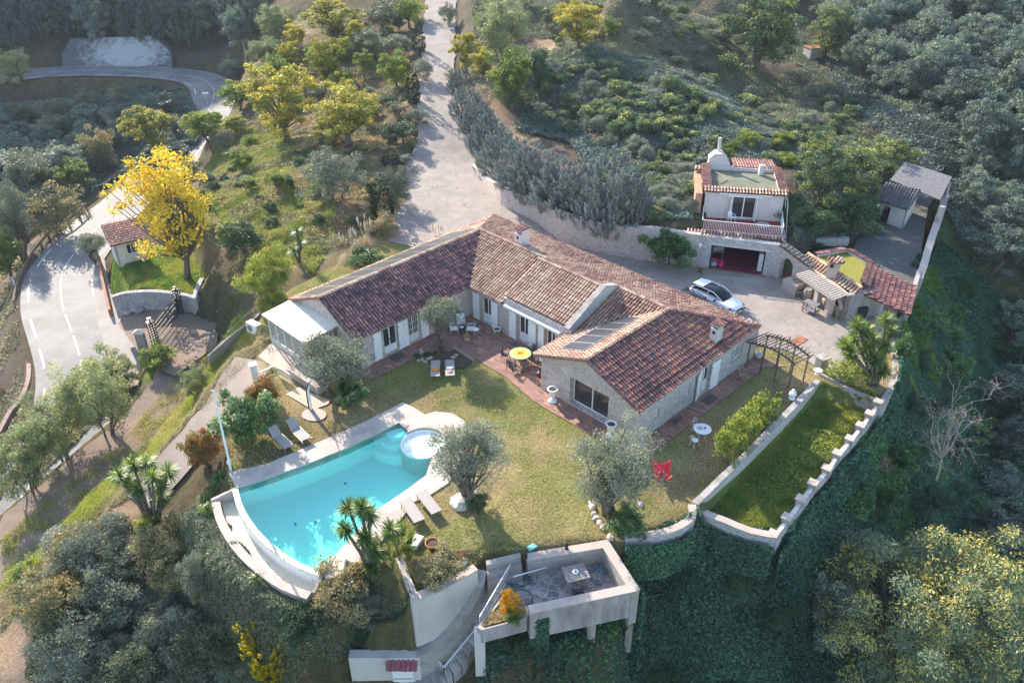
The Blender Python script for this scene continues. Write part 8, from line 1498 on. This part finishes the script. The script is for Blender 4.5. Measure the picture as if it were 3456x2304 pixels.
wood([(640, 130), (800, 60), (930, 60), (930, 160), (800, 190), (700, 260)], 14, ['oak', 'green', 'dark'], (1.2, 2.8), (1.0, 1.9), 'mixed evergreen bush between the mimosas left of the driveway', 'bushes between the mimosas', 17, 2.8, 'shrub')
wood([(600, 200), (700, 110), (860, 130), (890, 300), (760, 345), (640, 345)], 9, ['mimosay', 'mimosay', 'green'], (3.2, 5.5), (1.8, 2.7), 'yellow-green mimosa filling the slope left of the cypresses', 'mimosas on the left slope', 18, 3.6)
wood([(1600, 320), (1820, 330), (1830, 385), (1600, 380)], 9, ['shrub', 'green', 'shrub'], (1.0, 2.0), (.9, 1.5), 'leafy shrub on the bank just behind the annex', 'shrubs behind the annex', 20, 1.8, 'shrub')
wood([(470, 330), (560, 320), (640, 370), (560, 460), (470, 480), (430, 400)], 9, ['green', 'oak', 'greyshrub'], (1.2, 2.4), (1.0, 1.8), 'leafy bush along the edge of the grassy terrace', 'bushes at the terrace edge', 19, 2.4, 'shrub')
def creeper(name, P3, n, mat_, label, ls=(.14, .11), seed=1):
    rg = np.random.RandomState(seed); P3 = [np.array(p_, float) for p_ in P3]; V_, T_ = [], []
    seg = rg.randint(len(P3) - 1, size=n); f = rg.rand(n); A_ = np.array(P3)[seg]; B_ = np.array(P3)[seg + 1]; X = A_ + (B_ - A_) * f[:, None]; drop = rg.rand(n) ** .8 * X[:, 4]
    edge = vn(X[:, 0], X[:, 1], .9, seed); X3 = np.stack([X[:, 0], X[:, 1], X[:, 2] - X[:, 3] * (1 - edge) * 1.6 - drop], 1); d = (B_ - A_)[:, :2]; d /= np.linalg.norm(d, axis=1)[:, None]; nrm = np.stack([d[:, 1], -d[:, 0], 0 * d[:, 0]], 1); X3 += nrm * (.05 + .25 * rg.rand(n) * edge)[:, None]
    ax = unit(rg.randn(n, 3) + [0, 0, -.4]); bx = unit(np.cross(ax, nrm + rg.randn(n, 3) * .5)); V, F = quads(X3, ax, bx, ls[0] * rg.uniform(.6, 1.4, n), ls[1] * rg.uniform(.6, 1.4, n)); me = npmesh(name, V, F, [LM[mat_]], tint=rg.rand(n), acc=(rg.rand(n) < .05) * 1.0); o = link(name, me); tag(o, label, 'creeper', None, 'stuff')
rows = lambda pts, off, z0, dr: [(*(at(x, y, z)[:2] + np.array(off)), z, z0, dr) for x, y, z in pts]
creeper('wall_creeper', rows([(x, y, z - .3) for (x, y), z in zip(pil, pz)], (.5, -.3), .9, 3.0)[::-1], 26000, 'ivy', 'ivy climbing the outer face of the pillared garden wall', seed=3)
creeper('wall_creeper', rows([(2340, 1715, -.2), (2385, 1745, -.3), (2450, 1772, -.4), (2530, 1806, -.45), (2612, 1824, -.5)], (0, -.05), .35, 2.5), 14000, 'ivy', 'ivy hanging over the bottom wall of the lower garden', seed=4)
creeper('wall_creeper', rows([(2110, 1830, .1), (2180, 1828, .1), (2240, 1818, .1), (2300, 1797, .1), (2345, 1762, .1)], (0, -.08), .3, 2.5), 14000, 'ivy', 'ivy covering the curved wall at the lawn corner', seed=5)
creeper('wall_creeper', rows([(2150, 2000, -.6), (2156, 1992, -.6), (2100, 1900, -.4)], (.15, -.15), .2, 3.0), 6000, 'ivy', 'ivy on the outer corner of the sunken terrace', seed=6)
creeper('wall_creeper', rows([(1790, 2075, -.5), (1850, 2065, -.5)], (0, -.1), .1, 3.0), 5000, 'ivy', 'ivy tuft hanging from the parapet of the sunken terrace', seed=7)
# ---- ground cover that nobody could count
def cover(name, poly, n, ls, mat_, label, amp=.5, sc=1.6, seed=1, acc=.1, world=False, up=.9, minv=0.0, cat='ground cover', bare_=0.0, zz=None):
    rg = np.random.RandomState(seed); A = np.asarray(poly)[:, :2] if world else hits([(x * D, y * D) for x, y in poly])[:, :2]; lo, hi = A.min(0), A.max(0); X = lo[0] + rg.rand(n * 3) * (hi[0] - lo[0]); Y = lo[1] + rg.rand(n * 3) * (hi[1] - lo[1])
    # nearer parts show larger: keep more of them
    k = sdist(X, Y, A) < 0; X, Y = X[k], Y[k]
    if bare_: k = vn(X, Y, 2.6, seed) + .3 * vn(X, Y, .8, seed + 3) > bare_; X, Y = X[k], Y[k]
    X, Y = X[:n], Y[:n]; N = len(X); lump = vn(X, Y, sc, seed + 1) * .65 + vn(X, Y, sc * .4, seed + 2) * .35; Z = (hf(X, Y) if zz is None else zz) + amp * lump * rg.rand(N) ** .35 + .03
    P = np.stack([X, Y, Z], 1); ax = unit(rg.randn(N, 3) + [0, 0, .1]); nrm = unit(rg.randn(N, 3) * .7 + [0, 0, up]); bx = unit(np.cross(ax, nrm)); ax = unit(np.cross(nrm, bx)); V, F = quads(P, ax, bx, ls[0] * rg.uniform(.6, 1.4, N), ls[1] * rg.uniform(.6, 1.4, N))
    tint = np.clip(vn(X, Y, 2.2, seed + 4) * .7 + rg.rand(N) * .5 - .1, 0, 1); ac = (vn(X, Y, 4.0, seed + 5) > 1 - acc * 2) * rg.rand(N); me = npmesh(name, V, F, [LM[mat_]], tint=tint, acc=ac); o = link(name, me); tag(o, label, cat, None, 'stuff'); return o
def grass(name, A, n, h, w_, mat_, label, seed=1, z=None, drymap=None, cat='grass'):
    rg = np.random.RandomState(seed); lo, hi = A.min(0), A.max(0); X = lo[0] + rg.rand(n * 3) * (hi[0] - lo[0]); Y = lo[1] + rg.rand(n * 3) * (hi[1] - lo[1]); k = sdist(X, Y, A) < -.05
    for q_ in EXCL: k &= sdist(X, Y, q_) > .02
    X, Y = X[k][:n], Y[k][:n]; N = len(X); Z = hf(X, Y) if z is None else np.full(N, z); a_ = rg.rand(N) * 6.28; hh_ = h * rg.uniform(.5, 1.4, N) * (.6 + .8 * vn(X, Y, .9, seed)); ww = w_ * rg.uniform(.6, 1.4, N); dx, dy = np.cos(a_) * ww / 2, np.sin(a_) * ww / 2; t_ = rg.randn(N, 2) * hh_[:, None] * .55
    V = np.stack([np.stack([X - dx, Y - dy, Z - .01], 1), np.stack([X + dx, Y + dy, Z - .01], 1), np.stack([X + t_[:, 0], Y + t_[:, 1], Z + hh_], 1)], 1).reshape(-1, 3)
    tint = np.clip(rg.rand(N) * .7 + vn(X, Y, 1.2, seed + 2) * .4, 0, 1); dr = np.clip((vn(X, Y, 3.5, 3) * .45 + vn(X, Y, 9, 6) * .35 + vn(X, Y, .75, 8) * .5 + .3 * (rg.rand(N) - .5) - .49) * 4, 0, 1)
    me = npmesh(name, V, np.arange(N * 3).reshape(-1, 3), [LM[mat_]], tint=tint, acc=dr); o = link(name, me); tag(o, label, cat, None, 'stuff')
LM['lawn'] = leafmat('lawn_blades', (.18, .27, .05), (.46, .5, .13), (.62, .5, .28), .4)
LM['lush'] = leafmat('lush_grass_blades', (.2, .26, .05), (.42, .46, .09), (.5, .46, .16), .35); LM['meadow'] = leafmat('meadow_blades', (.16, .2, .06), (.4, .42, .14), (.55, .46, .24), .4)
LM['shade'] = leafmat('rough_shade_blades', (.09, .2, .04), (.27, .42, .08), (.5, .5, .1), .4)
patio_p = np.array([L(*q)[:2] for q in [(-7.6, -18.4), (3.1, -18.4), (3.1, -8.3), (-.05, -8.3), (-.05, .05), (12.9, .05), (13.6, .6), (13.6, 2.2), (12.4, 1.25), (-1.4, 1.25), (-1.4, -7.4), (-.75, -10.5), (-.7, -14.6), (-2.6, -16.6), (-7.4, -16.7)]])
house_p = np.array([L(*q)[:2] for q in [(-9.8, -26), (13.3, -26), (13.3, 0), (0, 0), (0, -8), (3, -8), (3, -18.2), (-9.8, -20)]])
EXCL = [patio_p, house_p, np.array(yd), np.array(DK), POOL, TERRP, px([(1640, 1885), (2055, 1815), (2165, 1995), (1790, 2075), (1600, 2130)]), px([(965, 1331), (970, 1255), (1080, 1320), (1125, 1355), (1118, 1410), (1056, 1425), (1010, 1385)]), PATH[:, :2][[0, -1, -2]] if False else px([(790, 1640), (770, 1690), (1100, 1980), (1110, 1940)])]
grass('lawn_grass', PLAT, 260000, .045, .05, 'lawn', 'short patchy green and straw lawn grass round the pool', 21, -.02)
grass('garden_grass', LOWG, 45000, .13, .06, 'shade', 'rough green grass in the narrow lower garden', 22, -.9)
grass('bank_grass', hits([(x, y) for x, y in [(0, 1830), (200, 1660), (400, 1510), (520, 1360), (640, 1240), (740, 1160), (840, 1090), (890, 1110), (800, 1190), (640, 1400), (480, 1600), (250, 1800), (0, 2010)]])[:, :2], 90000, .22, .07, 'lush', 'bright yellow-green grass on the long bank', 23)
grass('dry_grass', hits([(x, y) for x, y in [(780, 1160), (900, 1110), (900, 1160), (820, 1250), (640, 1440), (430, 1690), (200, 1900), (0, 2140), (0, 1990), (180, 1840), (400, 1650), (600, 1450)]])[:, :2], 60000, .16, .06, 'straw', 'dry straw-coloured grass beside the garden path', 24)
grass('terrace_grass', hits([(x, y) for x, y in [(700, 560), (800, 440), (920, 420), (1100, 560), (1150, 780), (1060, 930), (820, 820), (700, 700)]])[:, :2], 110000, .22, .14, 'lush', 'sunlit rough grass on the terraced slope', 25)
grass('hut_grass', GATEH, 30000, .14, .08, 'shade', 'rough grass round the gate hut', 26)
cover('ivy_slope', [(2080, 640), (2160, 560), (2240, 640), (2352, 760), (2400, 1180), (2300, 1200), (1900, 1230), (1790, 1240), (1900, 1120), (2020, 960), (2062, 880), (2060, 740)], 260000, (.2, .15), 'ivy', 'dense dark ivy covering the slope right of the garden', .9, 2.4, 31, .1)
cover('ivy_slope', [(1100, 1568), (1110, 1500), (1200, 1440), (1460, 1360), (1440, 1250), (1600, 1195), (1790, 1245), (1960, 1215), (2300, 1200), (2400, 1180), (2400, 1640), (1100, 1640)], 230000, (.15, .12), 'ivy', 'dense dark ivy covering the slope below the sunken terrace', .9, 1.8, 32, .1)
cover('undergrowth', [(1260, 130), (1420, 130), (1620, 190), (1900, 330), (2040, 400), (2060, 470), (1960, 560), (1820, 560), (1820, 330), (1600, 320), (1590, 520), (1490, 520), (1300, 330), (1180, 300)], 230000, (.24, .11), 'forest', 'low tangled undergrowth on the hillside', .8, 2.2, 33, .12, bare_=.38)
cover('forest_floor', [(-60, 250), (330, 200), (430, 215), (480, 300), (400, 400), (240, 440), (150, 470), (60, 560), (-60, 600)], 110000, (.4, .2), 'forest', 'shadowed scrub on the valley floor', 1.2, 3.5, 34, .02, bare_=.4)
cover('forest_floor', [(1880, 20), (2400, -20), (2420, 700), (2200, 560), (2120, 400), (2000, 300), (1900, 180)], 120000, (.34, .17), 'forest', 'shadowed scrub under the right-hand wood', 1.2, 3.0, 35, .05)
cover('bank_scrub', [(560, 1250), (520, 1140), (620, 1250), (740, 1350), (860, 1340), (940, 1380), (1090, 1330), (1060, 1430), (980, 1490), (820, 1480), (700, 1568), (60, 1568), (90, 1400), (200, 1260), (340, 1240), (400, 1180)], 150000, (.12, .06), 'oak', 'tangled scrub on the bank below the pool', .5, 1.3, 36, .15)
cover('slope_herbs', [(600, 250), (850, 100), (960, 120), (960, 420), (880, 540), (700, 600), (560, 560), (470, 430), (520, 300)], 90000, (.2, .1), 'warm', 'mixed herbs and weeds on the slope behind the house', .4, 2.0, 37, .2, bare_=.55)
cover('verge_scrub', [(0, 580), (90, 560), (40, 680), (60, 1000), (-20, 1100), (-60, 1000), (-60, 600)], 30000, (.2, .09), 'warm', 'thin dry scrub left of the road', .25, 1.8, 38, .1, bare_=.5)
cover('roadside_scrub', [(170, 880), (300, 830), (340, 850), (270, 930), (110, 1080), (0, 1150), (-60, 1100), (100, 1000)], 30000, (.16, .09), 'warm', 'tangled scrub between the road and the entrance drive', .5, 1.5, 39, .1, bare_=.42)
cover('garden_weeds', [(1640, 1180), (1740, 1080), (1860, 960), (1960, 905), (1990, 930), (1900, 1060), (1780, 1210)], 9000, (.13, .08), 'green', 'taller yellow-green weeds in the lower garden', .35, 1.0, 40, .3, bare_=.62)
cover('bed_herbs', [(930, 1300), (960, 1280), (1090, 1270), (1095, 1310), (960, 1345)], 12000, (.12, .06), 'warm', 'bronze and green herbs in the flower bed by the terrace steps', .3, .8, 41, .3)
cover('wall_ivy', [(950, 1400), (1090, 1330), (1050, 1420), (985, 1475), (810, 1500), (820, 1420)], 40000, (.16, .06), 'dark', 'dark grass and ivy in the trench beside the stair wall', .35, .8, 42, .2)

cover('hill_scrub', [(1080, -20), (2080, -20), (2080, 480), (1980, 420), (1850, 330), (1640, 250), (1420, 140), (1250, 150), (1090, 120)], 170000, (.26, .1), 'oak', 'dry tangled scrub on the brown upper hillside', .45, 2.6, 51, .1, bare_=.42)
cover('annex_bank', [(1590, 300), (1825, 300), (1825, 385), (1600, 380)], 16000, (.2, .1), 'forest', 'tangled scrub on the bank behind the annex', .7, 1.8, 57, .15)
cover('crest_grass', [(1560, -20), (1640, -20), (1760, 200), (1880, 280), (1700, 300), (1500, 200), (1320, 230), (1180, 330), (1060, 180), (1200, 120), (1450, 60)], 50000, (.22, .06), 'straw', 'sunlit straw grass on the hillside crest', .25, 1.6, 52, .1, bare_=.5)
cover('terrace_ivy', [tuple(q) for q in px([(1640, 1900), (2180, 1830), (2200, 2080), (1800, 2130), (1620, 2170)])], 30000, (.15, .12), 'ivy', 'ivy in the shade underneath the sunken terrace', .5, 1.4, 53, .1, world=True)
cover('ivy_slope', [(1930, 1290), (2060, 890), (2075, 650), (2150, 570), (2250, 640), (2200, 760), (2110, 1000)], 60000, (.22, .15), 'shade', 'brighter weeds scattered through the ivy beside the right wall', 1.2, 2.0, 54, .2, bare_=.6)
cover('planter_herbs', [tuple(q) for q in px([(1722, 1985), (1785, 2058), (1772, 2080), (1630, 2118), (1622, 2108)], -.68)], 4000, (.1, .05), 'warm', 'small herbs in the triangular planter', .25, .5, 55, .3, world=True, zz=-.68)
hz = MB(); hz.box((0, 0, 31), (3300, 3300, 124)); mt = bpy.data.materials.new('haze'); mt.use_nodes = True; n = mt.node_tree; n.nodes.clear(); out = nd(n, 'ShaderNodeOutputMaterial'); pv = nd(n, 'ShaderNodeVolumePrincipled'); pv.inputs['Color'].default_value = (.8, .88, 1, 1); pv.inputs['Density'].default_value = .00018; pv.inputs['Anisotropy'].default_value = .2; n.links.new(pv.outputs[0], out.inputs['Volume'])
S.cycles.volume_bounces = 0
ho = hz.build('haze', mt, None); tag(ho, kind='stuff')
creeper('wall_creeper', rows([(1612, 1940, -1.3), (1555, 1972, -1.3), (1480, 2010, -1.4), (1392, 2045, -1.4)], (0, -.06), .3, 2.0), 16000, 'ivy', 'ivy and grass growing up the wall of the flower bed', seed=8)
